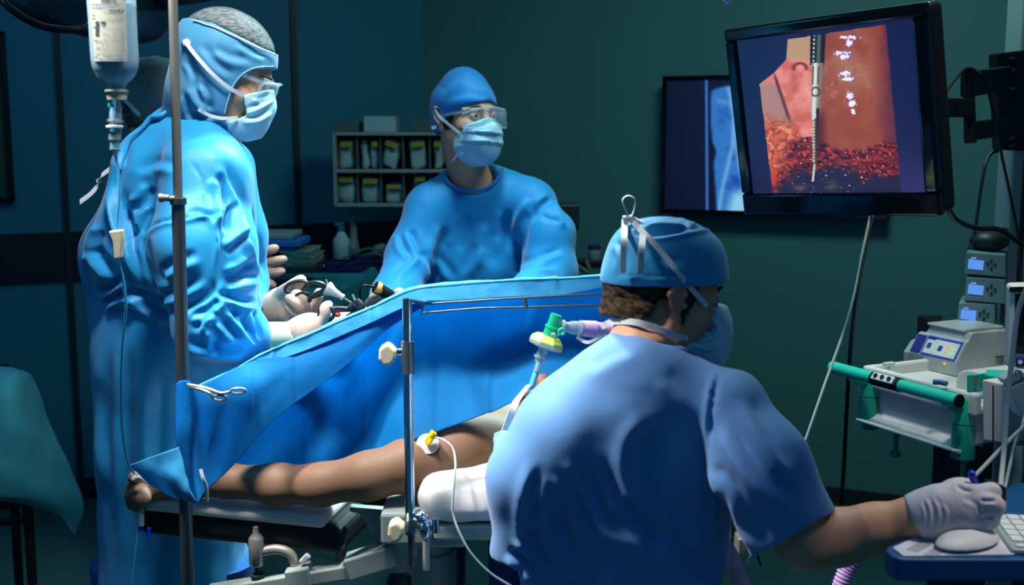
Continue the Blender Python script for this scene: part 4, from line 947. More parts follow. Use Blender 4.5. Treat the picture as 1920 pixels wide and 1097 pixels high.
# ------------------------------------------------------------------ blue drape
dr = thing('surgical_drape', 'blue non-woven drape hung as a screen across the table, its lighter top edge folded over', 'drape', P(760, 860, 2.12))
def wob(a, s, seed, st=(1, 1, 1)):
    return lambda A: np.array([[a*mnoise.fractal(Vector((q*np.array(st)*s+seed).tolist()), 1., 2., 3) for q in r] for r in A])
def crease(xs, h=.0022):
    return lambda A: sum(-h*np.exp(-((proj(A)[..., 0]-x)/2.2)**2)*1.0+h*.6*np.exp(-((proj(A)[..., 0]-x-9)/9)**2) for x in xs)
def addf(*f): return lambda A: sum(g(A) for g in f)
top = [(430, 700), (520, 665), (600, 630), (680, 595), (765, 558), (850, 545), (960, 538), (1060, 532), (1180, 527)]
hem_ = [(430, 905), (520, 893), (605, 884), (690, 855), (765, 832), (850, 802), (930, 770), (1010, 735), (1180, 690)]
dtop = [2.10, 2.11, 2.115, 2.12, 2.13, 2.14, 2.14, 2.14, 2.14]
dbot = [2.16, 2.15, 2.14, 2.10, 2.045, 2.03, 2.06, 2.06, 2.08]
rows = []
for t in np.linspace(0, 1, 6):
    r = []
    for i, (a, b) in enumerate(zip(top, hem_)):
        u = t; D = dtop[i]*(1-u)+dbot[i]*u+.05*math.sin(math.pi*u)+.016*math.sin(i*2.3+u*2.0)
        r.append(P(a[0]+(b[0]-a[0])*u, a[1]+(b[1]-a[1])*u, D))
    rows.append(r)
A = grid_patch(rows, 150, 70, addf(wob(.012, 4.5, 11), crease([565, 680, 810, 915])))
o = link('drape_panel', patch_mesh('drape_panel', A), M['drape'], dr); solid(o, .0012)
# flap on the left, wrapped round the drip pole
rows = [px3((330, 720, 1.83), (337, 714, 1.80), (356, 715, 1.785), (378, 722, 1.82), (440, 690, 1.98), (500, 668, 2.05), (580, 640, 2.085), (650, 608, 2.09), (720, 585, 2.10), (790, 566, 2.11)),
        px3((330, 768, 1.84), (336, 768, 1.80), (364, 768, 1.785), (394, 760, 1.83), (458, 725, 1.97), (515, 696, 2.03), (590, 655, 2.07), (655, 622, 2.08), (722, 592, 2.095), (790, 569, 2.105)),
        px3((331, 820, 1.84), (337, 822, 1.80), (362, 822, 1.785), (388, 812, 1.84), (455, 768, 1.96), (520, 722, 2.02), (598, 672, 2.06), (660, 636, 2.075), (724, 599, 2.09), (790, 572, 2.105)),
        px3((338, 872, 1.84), (344, 878, 1.80), (362, 878, 1.785), (383, 868, 1.84), (440, 820, 1.95), (520, 750, 2.01), (604, 692, 2.055), (665, 650, 2.07), (726, 606, 2.09), (790, 575, 2.105)),
        px3((348, 930, 1.84), (352, 940, 1.80), (372, 943, 1.785), (386, 924, 1.84), (436, 872, 1.94), (515, 786, 2.0), (610, 716, 2.05), (672, 666, 2.07), (728, 616, 2.09), (790, 578, 2.105))]
A = grid_patch(rows, 150, 70, addf(wob(.005, 7, 5), crease([470, 545], .0015)))
o = link('drape_flap', patch_mesh('drape_flap', A), M['drape'], dr); solid(o, .0012)
rows = [px3((243, 872, 1.91), (275, 860, 1.88), (308, 848, 1.84), (345, 834, 1.805)), px3((256, 886, 1.905), (288, 878, 1.865), (318, 868, 1.83), (348, 860, 1.80)),
        px3((280, 908, 1.90), (306, 902, 1.85), (330, 897, 1.81), (352, 892, 1.795)), px3((304, 924, 1.89), (325, 922, 1.84), (342, 920, 1.805), (356, 916, 1.79)), px3((336, 940, 1.87), (348, 940, 1.83), (358, 940, 1.80), (370, 940, 1.785))]
A = grid_patch(rows, 50, 40, wob(.005, 9, 7))
o = link('drape_corner', patch_mesh('drape_corner', A), M['drape_lit'], dr); solid(o, .0012)  # corner piece looks brightly lit through its lighter colour
MB().ribbon(px3((376, 880, 1.772), (381, 898, 1.770), (387, 915, 1.772), (388, 940, 1.775)), (1, 0, 0), .005).build('tape_strip', M['tie'], dr)
# folded-over band along the top, painted in the lit drape tone
t1 = [(372, 722), (440, 690), (505, 655), (580, 624), (640, 597), (700, 572), (770, 541), (850, 530), (960, 522), (1060, 518), (1180, 514)]
t2 = [(372, 738), (440, 708), (505, 682), (580, 655), (640, 630), (700, 604), (782, 568), (850, 564), (960, 557), (1060, 553), (1180, 527)]
dd_ = [1.98, 2.03, 2.06, 2.08, 2.09, 2.095, 2.10, 2.11, 2.11, 2.11, 2.11]
lp = lambda a, b, k: (a[0]+(b[0]-a[0])*k, a[1]+(b[1]-a[1])*k)
rows = [[P(*p, d+.030) for p, d in zip([(x, y+8) for x, y in t1], dd_)], [P(x, y, d+.006) for (x, y), d in zip(t1, dd_)]]+[[P(*lp(a, b, k), d-.012-.004*k) for a, b, d in zip(t1, t2, dd_)] for k in (.06, .2, .45, .7, 1)]
A = grid_patch(rows, 170, 34, addf(wob(.003, 14, 3), crease([510, 695, 915, 1040], .0014)))
o = link('drape_top_fold', patch_mesh('drape_top_fold', A), M['drape_lit'], dr, label='lighter folded-over top edge of the drape'); solid(o, .0012)
# sheet over the patient's body beyond the screen
rows = [[(XL-.10, y, .66), (XL-.03, y, .90+.03*k), (XL+.12, y, 1.06+.03*k), (XL+.30, y, 1.12+.02*k), (XL+.48, y, 1.06+.03*k), (XL+.63, y, .90), (XL+.70, y, .66)] for k, y in enumerate((2.26, 2.5, 2.75, 3.0))]
A = grid_patch(rows, 60, 50, wob(.016, 5, 8))
o = link('body_cover', patch_mesh('body_cover', A), mat('drape_navy', srgb(18, 40, 120), .8, bump=.2), dr, label='dark blue drape over the patient beyond the screen'); solid(o, .003)
# clamp (haemostat) that pins the drape to the pole
hm = thing('surgical_clamp', 'steel scissor-handled clamp pinning the drape to the drip pole', 'clamp', P(400, 740, 1.80))
def ringpts(c, rx, ry, D, a=0): 
    return [P(c[0]+rx*math.cos(t)*math.cos(a)-ry*math.sin(t)*math.sin(a), c[1]+rx*math.cos(t)*math.sin(a)+ry*math.sin(t)*math.cos(a), D) for t in np.linspace(0, 2*math.pi, 25)]
for sh, rc, aa in ([(352, 721, 1.765), (385, 728, 1.76), (412, 737, 1.755), (424, 736, 1.755), (432, 734, 1.755)], (446, 733), -.05), ([(352, 724, 1.765), (378, 731, 1.76), (392, 737, 1.755), (399, 743, 1.755)], (412, 746), .05):
    MB().tube(px3(*sh), [.0022, .003, .0026, .0022, .0022][:len(sh)], 10, 5).tube(ringpts(rc, 14 if rc[0] > 430 else 13, 5, 1.755, aa), .0019, 8).build('clamp_arm', M['steel'], hm, True)

# ------------------------------------------------------------------ drip pole, bottle, line
iv = thing('drip_pole', 'steel drip pole standing in front of the hooded surgeon', 'drip pole', (P(352, 1097, 1.85)[0], 1.85, 0))
tp = P(323, -60, 1.85); jn = P(334, 375, 1.85); bt = P(352, 1097, 1.85); bt2 = bt+(bt-jn)*(.62); bt2 = jn+(bt-jn)*((jn[2]-.08)/(jn[2]-bt[2]))
MB().tube([tp+(tp-jn)*.6, jn], .0075, 24).build('upper_tube', M['steel'], iv, True)
MB().tube([jn, bt2], .0108, 24).build('lower_tube', M['steel_dark'], iv, True)
dn = unit(bt-jn)
cl = MB().lathe(jn-dn*.004, dn, [(0, .011), (.001, .0135), (.011, .0135), (.012, .011)], 28); cl.build('collar', M['steel_dark'], iv, True)
MB().cyl(P(328, 372, 1.84), P(318, 372, 1.84), .004).lathe(P(319, 371, 1.84), (-1, 0, 0), [(0, .0045), (.001, .006), (.010, .006), (.011, .0075), (.017, .0075), (.018, .006)], 20).build('collar_screw', M['steel'], iv, True)
hk = tp+(tp-jn)*.6
MB().tube([hk, hk+np.array([-.04, 0, .03]), hk+np.array([-.09, 0, .02]), hk+np.array([-.11, 0, .0]), hk+np.array([-.10, 0, -.02]), hk+np.array([-.085, 0, -.012])], .004, 10, 5).build('hook', M['steel'], iv, True)
for k in range(5):
    a = 2*math.pi*k/5+.3; e = np.array([bt2[0]+.3*math.cos(a), 1.85+.3*math.sin(a)*.8, .055])
    MB().tube([bt2+np.array([0, 0, .0]), e], [.016, .012], 12).build('base_leg', M['steel_dark'], iv, True)
    MB().lathe(e-np.array([0, .012, .027]), (0, 1, 0), [(0, .022), (.002, .026), (.022, .026), (.024, .022)], 20).build('caster', M['black'], iv, True)
# bottle
bo = thing('drip_bottle', 'upturned clear drip bottle with a printed label, hanging at the top left', 'bottle', P(218, 180, 1.83))
bx = lambda y, dx=0, D=1.83: P(218+dx, y, D)
axis = unit(P(200, -150, 1.83)-P(218.5, 170, 1.83)); o0 = P(218.5, 168, 1.83); s_ = 1/1150.
M['bottle'] = clear_mat('bottle_clear', (.50, .66, .72, 1), .2, .12, .5)
M['liquid'] = mat('liquid_pale', srgb(98, 158, 180), .2, spec=.4, trans=.25, var=.02)
pf = [(0, 17), (6, 17), (11, 20), (17, 27), (24, 34), (31, 38.5), (40, 41.5), (52, 43), (66, 43.5), (110, 43.5), (150, 44), (200, 44), (260, 44), (270, 40)]
MB().lathe(o0, axis, [(a*s_, b*s_) for a, b in pf], 48, 1, .72, (1, 0, 0)).build('bottle_body', M['bottle'], bo, True)
MB().lathe(o0+axis*.002, axis, [(0, 15.5*s_), (6*s_, 15.5*s_), (11*s_, 18.5*s_), (17*s_, 25.5*s_), (24*s_, 32.5*s_), (31*s_, 37*s_), (40*s_, 40*s_), (52*s_, 41.5*s_), (110*s_, 42*s_), (152*s_, 42.5*s_), (153*s_, 40*s_)], 48, 1, .70, (1, 0, 0)).build('liquid', M['liquid'], bo, True)
MB().lathe(o0-axis*.016, axis, [(0, .0155), (.012, .0165), (.0125, .0185), (.0155, .0185), (.016, .016)], 32).build('cap', M['cream'], bo, True)
# label: a curved patch on the front of the bottle
def on_bottle(px, py, lift=.0008):
    """front of the bottle seen at an image point"""
    r = ray(px, py); c = P(px, py, 1.83); tt = (c-o0)@axis; ctr = o0+axis*tt; dx = (c-ctr)[0]
    R_x = np.interp(tt/s_, [a for a, b in pf], [b for a, b in pf])*s_+.002; y = R_x*.72*math.sqrt(max(0, 1-(dx/R_x)**2))
    return CC+r*((1.83-y-.004-lift)/r[1])
lab = [[on_bottle(172+(238-172)*0+(x0+(x1-x0)*u), y) for u in np.linspace(0, 1, 14)] for y, x0, x1 in [(-60, -9, 58)] for _ in (0,)]
ys = np.linspace(-60, 115, 20); LX = lambda y: (168+9*(y/115.), 236+3*(y/115.))
A = np.array([[on_bottle(LX(y)[0]+(LX(y)[1]-LX(y)[0])*u, y) for u in np.linspace(0, 1, 14)] for y in ys])
lb = link('bottle_label', patch_mesh('bottle_label', A), mat('label_paper', srgb(160, 162, 146), .7, var=.04), bo)
# print on the label (upside down, as the bottle hangs)
M['ink'] = mat('print_dark', srgb(50, 54, 56), .7, var=0); M['inkb'] = mat('print_blue', srgb(24, 88, 132), .7, var=0); M['inkg'] = mat('print_grey', srgb(120, 122, 112), .7, var=0)
def strokes(name, rects, m, parent, f):
    mb = MB()
    for x0, y0, x1, y1 in rects:
        n = max(2, int((x1-x0)/6)); g = [[f(x0+(x1-x0)*i/n, y) for i in range(n+1)] for y in (y0, y1)]
        mb.add(g[0]+g[1], [(i, i+1, n+2+i, n+1+i) for i in range(n)])
    return mb.build(name, m, parent)
rng = random.Random(3)
fb = lambda x, y: on_bottle(x, y, .0014)
strokes('barcode', [(190+i*3.4, -10, 191+i*3.4+rng.random()*1.4, 5) for i in range(8)]+[(179, 40, 186, 45), (179, 47, 186, 58), (179, 60, 186, 67)], M['ink'], bo, fb)
rl = []
for y in [22, 33, 37, 52, 56, 60, 64, 68, 72, 76, 80, 84, 88, 92, 96, 100]:
    x = 180.
    while x < 234:
        w = rng.uniform(3, 12)
        if not (y < 68 and x < 190) and rng.random() < .8: rl.append((x, y, min(x+w, 235), y+1.0))
        x += w+2
strokes('small_print', rl, M['inkg'], bo, fb)
strokes('scale_marks', [(171+8*(y/115), y, 176+8*(y/115), y+1.2) for y in (8, 14, 28, 34, 50, 75, 106)], M['ink'], bo, fb)
def text_mesh(txt, size, m, place, name, parent, rot=0, bold=0):
    """lettering laid on a surface: place(x,y) maps text plane units to 3-D"""
    cu = bpy.data.curves.new(name, 'FONT'); cu.body = txt; cu.size = size; cu.align_x = 'CENTER'; cu.align_y = 'CENTER'; cu.resolution_u = 2; cu.offset = bold
    ob = bpy.data.objects.new(name, cu); COL.objects.link(ob)
    me = bpy.data.meshes.new_from_object(ob.evaluated_get(bpy.context.evaluated_depsgraph_get())); bpy.data.objects.remove(ob); bpy.data.curves.remove(cu)
    c, s = math.cos(rot), math.sin(rot)
    for v in me.vertices:
        x, y = v.co.x, v.co.y; v.co = Vector(place(x*c-y*s, x*s+y*c))
    me.name = name; me.materials.clear(); return link(name, me, m, parent, False)
text_mesh('B BRAUN', 6.6, M['ink'], lambda x, y: fb(218+x, 19.5-y), 'brand_print', bo, math.pi, .2)
for cx0, cy0, sz, tx in ((202, 8, 3.9, 'Natrijev klorid Braun 9 mg/ml'), (197, 14.5, 3.7, 'raztopina za infundiranje'), (213, 105.5, 3.6, 'raztopina za infundiranje'), (209, 111.5, 3.8, 'Natrijev klorid Braun 9 mg/ml')):
    text_mesh(tx, sz, M['inkb'], lambda x, y, a=cx0, b=cy0: fb(a+x, b-y), 'blue_print', bo, math.pi, .12)
tr = [on_bottle(x, y, .0016) for x, y in ((188, 40), (197, 40), (192.5, 47), (188, 40))]; MB().tube(tr, .0004, 6).build('symbol_print', M['ink'], bo)
MB().tube([o0+axis*.2, o0+axis*.26], .006, 10).tube([hk+np.array([-.10, 0, -.02]), o0+axis*.26], .002, 8).build('hanger', M['white'], bo, True)
# line with drip chamber
ln = thing('drip_line', 'clear drip line with chamber and white roller clamp running down to the patient\'s hand', 'tubing', P(215, 290, 1.83))
MB().lathe(P(215, 262, 1.83), P(217, 190, 1.83)-P(215, 262, 1.83), [(0, .0095), (.028, .0095), (.029, .0125), (.032, .0125), (.0325, .0095), (.052, .0095), (.060, .006), (.066, .005)], 24).build('drip_chamber', M['clear_solid'], ln, True)
MB().cyl(P(215.5, 283, 1.83), P(215.5, 247, 1.83), .0078).build('chamber_liquid', M['liquid'], ln, True)
MB().lathe(P(215, 240, 1.83), (0, 0, 1), [(0, .010), (.001, .0135), (.004, .0135), (.005, .010)], 24).build('chamber_collar', M['white'], ln, True)
MB().lathe(P(217, 292, 1.83), (0, 0, 1), [(0, .003), (.006, .0045), (.010, .009), (.011, .009)], 20).build('chamber_tip', M['white'], ln, True)
MB().box(P(208, 198, 1.825), (.008, .007, .007)).build('vent_cap', M['green'], ln, bev=.001)
MB().tube(px3((217, 292, 1.83), (222, 320, 1.83), (223, 370, 1.83), (218, 432, 1.83), (220, 480, 1.83), (231, 525, 1.84), (236, 580, 1.85), (230, 640, 1.87), (227, 720, 1.90), (229, 800, 1.94), (236, 850, 1.97), (244, 876, 2.0), (252, 888, 2.03)), .0021, 10, 8).build('tube', M['tube_clear'], ln, True)
MB().prism([P(203, 434, 1.82), P(228, 431, 1.82), P(229, 448, 1.82), P(226, 484, 1.82), P(214, 486, 1.82), P(211, 455, 1.82)], (0, .016, 0)).build('roller_clamp', M['cream'], ln, bev=.002)
cn = thing('cannula_line', 'thin clear line hanging from the patient\'s hand below the arm board', 'tubing', P(262, 960, 2.05))
MB().tube(px3((252, 888, 2.06), (250, 900, 2.055), (262, 895, 2.05), (276, 905, 2.05)), .004, 8, 5).build('dressing', M['sheet'], cn, True)
MB().tube(px3((268, 935, 2.06), (272, 950, 2.06), (275, 975, 2.06), (279, 1000, 2.06)), .0012, 8, 5).build('lead', M['black'], cn, True)
MB().tube(px3((264, 950, 2.06), (258, 1000, 2.06), (252, 1050, 2.06), (246, 1110, 2.06)), .0016, 8, 5).build('tube', M['tube_clear'], cn, True)
MB().cyl(P(266, 950, 2.06), P(265, 985, 2.06), .005, .006).build('connector', M['clear_solid'], cn, True)
MB().cyl(P(265, 985, 2.06), P(264, 996, 2.06), .004).cyl(P(279, 990, 2.06), P(278, 1005, 2.06), .004).build('connector_cap', M['bluep'], cn, True)

# ------------------------------------------------------------------ ECG electrode and lead
ec = thing('electrode', 'round white electrode pad with a yellow clip and white lead on the patient\'s shoulder', 'electrode', P(802, 832, 1.96))
en = unit((-.05, -.85, .5)); e0 = Surf(c5)(802, 832, .001)
MB().lathe(e0, en, [(0, .0215), (.0012, .021), (.0016, .0)], 40, 1, .92).build('pad', M['sheet'], ec, True)
Xe, Ye, _ = frame_of(en); ca = unit(P(815, 808, 1.96)-P(800, 832, 1.96)); cb_ = np.cross(en, ca)
MB().box((e0-P(802, 832, 1.962))+P(808, 820, 1.952), (.026, .014, .008), np.stack([ca, cb_, en], 1)).box((e0-P(802, 832, 1.962))+P(803, 830, 1.952), (.010, .009, .008), np.stack([ca, cb_, en], 1)).box((e0-P(802, 832, 1.962))+P(811, 815, 1.948), (.010, .005, .010), np.stack([ca, cb_, en], 1)).build('clip', M['yellow'], ec, bev=.0015)
MB().tube(px3((816, 820, e0[1]-.012), (832, 825, e0[1]-.03), (848, 840, 1.95), (854, 868, 1.925), (852, 900, 1.91), (849, 940, 1.905), (850, 965, 1.905), (862, 1000, 1.90), (885, 1040, 1.90), (920, 1075, 1.91), (960, 1100, 1.93)), .0021, 10, 8).build('lead', M['tube'], ec, True)
o = MB().tube([P(846, 1006, 2.25), P(846, 1110, 2.25), (P(846, 1110, 2.25)[0], 2.25, .02)], .004, 8).build('floor_cable', M['tube'], None, True); tag(seat(o), 'straight pale cable hanging under the table beside its column', 'cable')

# ------------------------------------------------------------------ breathing filter and tubes
hf = thing('breathing_filter', 'yellow-green breathing filter with a clear green elbow on the airway tube', 'breathing filter', P(1024, 645, 1.95))
fa = unit(P(1036, 608, 1.95)-P(1020, 652, 1.95)); fx = unit(P(1056, 650, 1.95)-P(994, 630, 1.95)); fx = unit(fx-fa*(fx@fa)); fy = np.cross(fa, fx); fc = P(1025, 641, 1.95); sc1 = 1/1060.
hexp = lambda r, h: [fc+fa*h+r*(1.0*math.cos(a)*fx+.9*math.sin(a)*fy) for a in np.linspace(0, 2*math.pi, 9)[:-1]+.39]
def loft(mb, rings):
    n = len(rings[0]); v = [p for r in rings for p in r]; f = [(i*n+k, i*n+(k+1) % n, (i+1)*n+(k+1) % n, (i+1)*n+k) for i in range(len(rings)-1) for k in range(n)]
    f += [tuple(range(n))[::-1], tuple((len(rings)-1)*n+k for k in range(n))]; return mb.add(v, f)
loft(MB(), [hexp(.031, -.009), hexp(.033, -.007), hexp(.033, .0)]).build('filter_base', M['clear_solid'], hf, bev=.0015)
loft(MB(), [hexp(.031, -.001), hexp(.031, .003), hexp(.022, .0105), hexp(.010, .012)]).build('filter_top', M['lime'], hf, bev=.0015)
MB().lathe(fc+fa*.010, fa, [(0, .0115), (.016, .0115), (.0165, .013), (.019, .013), (.0195, .0105), (.042, .010), (.0425, .006)], 28).build('elbow', M['green_clear'], hf, True)
p_ = fc+fa*.034
MB().cyl(p_+fx*.004, p_+fx*.018, .006).build('elbow_branch', M['green_clear'], hf, True)
MB().tube(px3((1040, 634, 1.945), (1046, 630, 1.94), (1050, 625, 1.94)), .002, 8).tube(ringpts((1053, 622), 5.5, 5.5, 1.94), .0023, 8).build('cap_tether', M['green'], hf, True)
MB().cyl(P(1038, 627, 1.94), P(1037, 631, 1.935), .005).build('luer_cap', M['clear_solid'], hf, True)
et = MB(); 
eo = thing('airway_tube', 'clear airway tube with a white connector running from the filter to the patient\'s mouth', 'airway tube', P(1005, 712, 1.94))
MB().cyl(fc-fa*.009, P(1017, 660, 1.95), .0085).lathe(P(1017, 658, 1.95), -fa, [(0, .0085), (.010, .008), (.0105, .0115), (.013, .0115), (.0135, .008), (.022, .0065)], 24).build('connector', M['clear_solid'], eo, True)
MB().tube([P(1013, 672, 1.95), P(1008, 690, 1.945), P(1000, 714, 1.935), P(996, 730, 1.93)], .0055, 14, 5).build('tube', M['tube_clear'], eo, True)
MB().tube([P(1012, 680, 1.944), P(1006, 698, 1.938)], .0058, 6).build('depth_marks', M['clear_solid'], eo)
ht = thing('breathing_hose', 'lilac and white breathing hose end joined to the green elbow of the filter', 'hose', P(1085, 608, 1.95))
h0 = p_+fx*.014; hd_ = unit(P(1125, 618, 1.97)-h0)
MB().lathe(h0, hd_, [(0, .011), (.003, .0125), (.006, .0125), (.007, .0095), (.014, .009), (.020, .0115), (.035, .0125), (.036, .0145), (.040, .0145), (.041, .013)], 28).build('connector', M['clear_solid'], ht, True)
MB().lathe(h0+hd_*.036, hd_, [(0, .0135), (.012, .0145), (.03, .0150), (.031, .0135), (.06, .013), (.10, .013)], 28).build('hose_end', M['lilac'], ht, True)
MB().ribbon([h0+hd_*.03+np.array([0, -.004, -.016]), h0+hd_*.05+np.array([0, -.015, -.022]), h0+hd_*.075+np.array([0, -.014, -.010]), h0+hd_*.10+np.array([0, -.01, -.004])], (0, .3, 1), .006).build('hose_tie', M['tie'], ht, True)
def corrugated(name, label, pts, r, m, cat='hose'):
    c = catmull([np.asarray(p) for p in pts], 30); L_ = 0; cs = [c[0]]
    seg = np.cumsum([0]+[np.linalg.norm(c[i+1]-c[i]) for i in range(len(c)-1)]); n = int(seg[-1]/.0016)
    q = [np.array([np.interp(s, seg, [x[k] for x in c]) for k in range(3)]) for s in np.linspace(0, seg[-1], n)]
    o = MB().tube(q, [r*(1+.10*math.sin(i*2*math.pi/4)) for i in range(n)], 16).build(name, m, None, True)
    for md in list(o.modifiers): o.modifiers.remove(md)
    return tag(seat(o), label, cat)
corrugated('corrugated_hose', 'pale lilac ribbed hose hanging beside the seated person\'s right side', [P(1340, 930, 2.05), P(1356, 985, 2.05), P(1374, 1045, 2.05), P(1392, 1100, 2.06), P(1420, 1180, 2.1)], .0145, M['pink'])
corrugated('corrugated_hose', 'lilac ribbed hose passing under the reaching forearm', [P(1612, 1030, 2.0), P(1590, 1065, 2.0), P(1576, 1105, 2.0), P(1566, 1180, 2.02)], .0155, M['lilac'])
# blue cloth behind the scrub sleeve
A = grid_patch([[P(1352, 900, 2.10), P(1380, 930, 2.10), P(1402, 950, 2.12)], [P(1352, 950, 2.06), P(1368, 985, 2.05), P(1405, 975, 2.08)], [P(1352, 995, 2.04), P(1360, 1010, 2.03), P(1408, 995, 2.06)]], 20, 20, wob(.004, 20, 1))
o = link('blue_cloth', patch_mesh('blue_cloth', A), M['drape_lit']); solid(o, .0015); tag(o, 'scrap of bright blue sheet showing behind the right sleeve of the seated person', 'drape')
# stool
st = thing('rolling_stool', 'dark round stool under the person in scrubs', 'stool', (P(1150, 1100, 1.81)[0], 1.86, 0))
sx_ = P(1150, 1100, 1.81)[0]
MB().lathe((sx_, 1.86, .48), (0, 0, 1), [(0, .17), (.02, .18), (.05, .18), (.065, .16), (.07, .05)], 36).build('seat', M['black_vinyl'], st, True)
MB().cyl((sx_, 1.86, .08), (sx_, 1.86, .48), .025).build('column', M['steel_dark'], st, True)
for k in range(5):
    a = 2*math.pi*k/5; MB().tube([(sx_, 1.86, .09), (sx_+.26*math.cos(a), 1.86+.26*math.sin(a), .055)], .016, 10).tube([(sx_+.26*math.cos(a), 1.848+.26*math.sin(a), .027), (sx_+.26*math.cos(a), 1.872+.26*math.sin(a), .027)], .026, 16).build('leg', M['black'], st, True)

# ------------------------------------------------------------------ instruments in the surgeons' hands
M['inst'] = mat('instrument_black', srgb(24, 27, 32), .32, spec=.5, var=.1)
i1 = thing('laparoscopic_grasper', 'black ring-handled grasper held in the far glove of the hooded surgeon', 'instrument', P(600, 550, 2.40), 'laparoscopic instruments')
D1 = 2.40
MB().tube(px3((572, 533, D1), (590, 529, D1), (606, 533, D1), (616, 541, D1)), [.004, .0045, .005, .007], 10, 6).tube(ringpts((556, 538), 22, 10, 2.42, -.25), .0042, 10).build('upper_handle', M['inst'], i1, True)
MB().tube(px3((616, 540, D1), (604, 548, D1), (590, 554, D1), (580, 560, D1), (578, 580, 2.41), (572, 596, 2.41)), [.009, .0075, .006, .006, .005, .004], 10, 6).tube(ringpts((566, 560), 15, 10, 2.395, -.5), .0042, 10).build('lower_handle', M['inst'], i1, True)
MB().tube(px3((615, 536, D1), (611, 524, D1)), .0022, 8).build('pin', M['steel'], i1, True)
ax1 = unit(P(640, 556, D1)-P(614, 541, D1))
MB().lathe(P(612, 540, D1), ax1, [(0, .016), (.004, .017), (.018, .010), (.034, .007), (.042, .0075), (.044, .004)], 12).build('hub', M['silver'], i1, True)
MB().tube([P(640, 556, D1), P(672, 577, 2.42), P(700, 596, 2.45)], .0024, 10).build('shaft', M['steel'], i1, True)
i2 = thing('laparoscopic_grasper', 'black ring-handled grasper with a red knob in the near glove of the hooded surgeon', 'instrument', P(650, 590, 2.20), 'laparoscopic instruments')
D2 = 2.20
MB().tube(px3((596, 588, 2.19), (612, 580, D2), (634, 578, D2), (652, 579, D2), (664, 572, D2)), [.004, .0055, .005, .006, .008], 10, 6).tube(ringpts((612, 588), 14, 13, 2.19), .004, 10).build('upper_handle', M['inst'], i2, True)
MB().tube(px3((668, 562, D2), (676, 575, D2), (676, 590, D2), (662, 596, D2), (648, 600, D2)), [.006, .010, .008, .005, .004], 10, 6).tube(px3((655, 578, D2), (664, 584, D2), (650, 594, D2)), .004, 8, 4).build('lower_handle', M['inst'], i2, True)
MB().tube(px3((667, 566, D2), (661, 552, D2)), .0022, 8).build('pin', M['steel'], i2, True)
MB().sphere(P(632, 590, D2), (.008, .007, .005)).build('knob', M['red'], i2, True)
MB().lathe(P(678, 586, 2.21), unit(P(700, 592, 2.25)-P(678, 584, 2.21)), [(0, .009), (.01, .014), (.02, .012), (.03, .006)], 12).build('hub', M['silver'], i2, True)
MB().tube([P(690, 590, 2.22), P(730, 610, 2.32)], .0024, 10).build('shaft', M['steel'], i2, True)
ch_ = thing('endoscope_camera', 'black endoscope camera with an amber ring in the hand of the capped assistant', 'camera', P(720, 548, 2.86))
ca_ = unit(P(745, 560, 2.86)-P(703, 537, 2.84)); c0 = P(702, 537, 2.84)
MB().lathe(c0, ca_, [(0, .012), (.002, .0155), (.010, .0165), (.014, .0165), (.014, .015), (.052, .0135), (.053, .010), (.07, .010), (.071, .013), (.078, .013), (.08, .006), (.14, .005)], 28).build('camera_head', M['black'], ch_, True)
MB().lathe(c0+ca_*.003, ca_, [(0, .0160), (.002, .0172), (.012, .0172), (.013, .0160)], 28).build('ring', M['amber'], ch_, True)
MB().box(c0+ca_*.02-np.array([0, .0145, 0]), (.009, .004, .012), np.stack([ca_, [0, 1, 0], np.cross(ca_, [0, 1, 0])], 1)).build('button', M['amber'], ch_)
MB().lathe(c0+ca_*.054, ca_, [(0, .0115), (.004, .0115), (.006, .0105), (.010, .0115), (.014, .0115)], 24).build('coupler', M['chrome'], ch_, True)
MB().tube([c0, c0-ca_*.03+np.array([-.01, 0, -.02]), c0+np.array([-.03, .03, -.10]), c0+np.array([0, .1, -.2])], .0035, 8, 6).build('cable', M['black'], ch_, True)
# ------------------------------------------------------------------ screens
def paint_mesh(name, p00, e1, e2, nu, nv, fn):
    """flat emitting picture: p00 top-left corner, e1/e2 full edges; fn(px,py)->rgb in display values"""
    U_, V_ = np.meshgrid(np.linspace(0, 1, nu), np.linspace(0, 1, nv)); A = p00+U_[..., None]*e1+V_[..., None]*e2
    me = patch_mesh(name, A); q = proj(A.reshape(-1, 3)); rgb = np.clip(fn(q[:, 0], q[:, 1]), 0, 255)/255
    lin = np.where(rgb <= .04045, rgb/12.92, ((rgb+.055)/1.055)**2.4)
    at = me.color_attributes.new('picture', 'FLOAT_COLOR', 'POINT'); at.data.foreach_set('color', np.concatenate([lin, np.ones((len(lin), 1))], 1).ravel()); return me
def nz2(x, y, s, seed=0, det=3): return np.array([mnoise.fractal(Vector((a*s, b*s, seed)), 1., 2., det) for a, b in zip(x, y)])
def inpoly(x, y, Q):
    ins = np.zeros(len(x), bool)
    for i in range(len(Q)):
        a, b = Q[i], Q[(i+1) % len(Q)]; c = (a[1] > y) != (b[1] > y); ins ^= c & (x < (b[0]-a[0])*(y-a[1])/((b[1]-a[1]) or 1e-9)+a[0])
    return ins
def sst(a, b, x): t = np.clip((x-a)/(b-a), 0, 1); return t*t*(3-2*t)
def lerp(c, d, t): return c*(1-t[:, None])+np.array(d, float)*t[:, None]
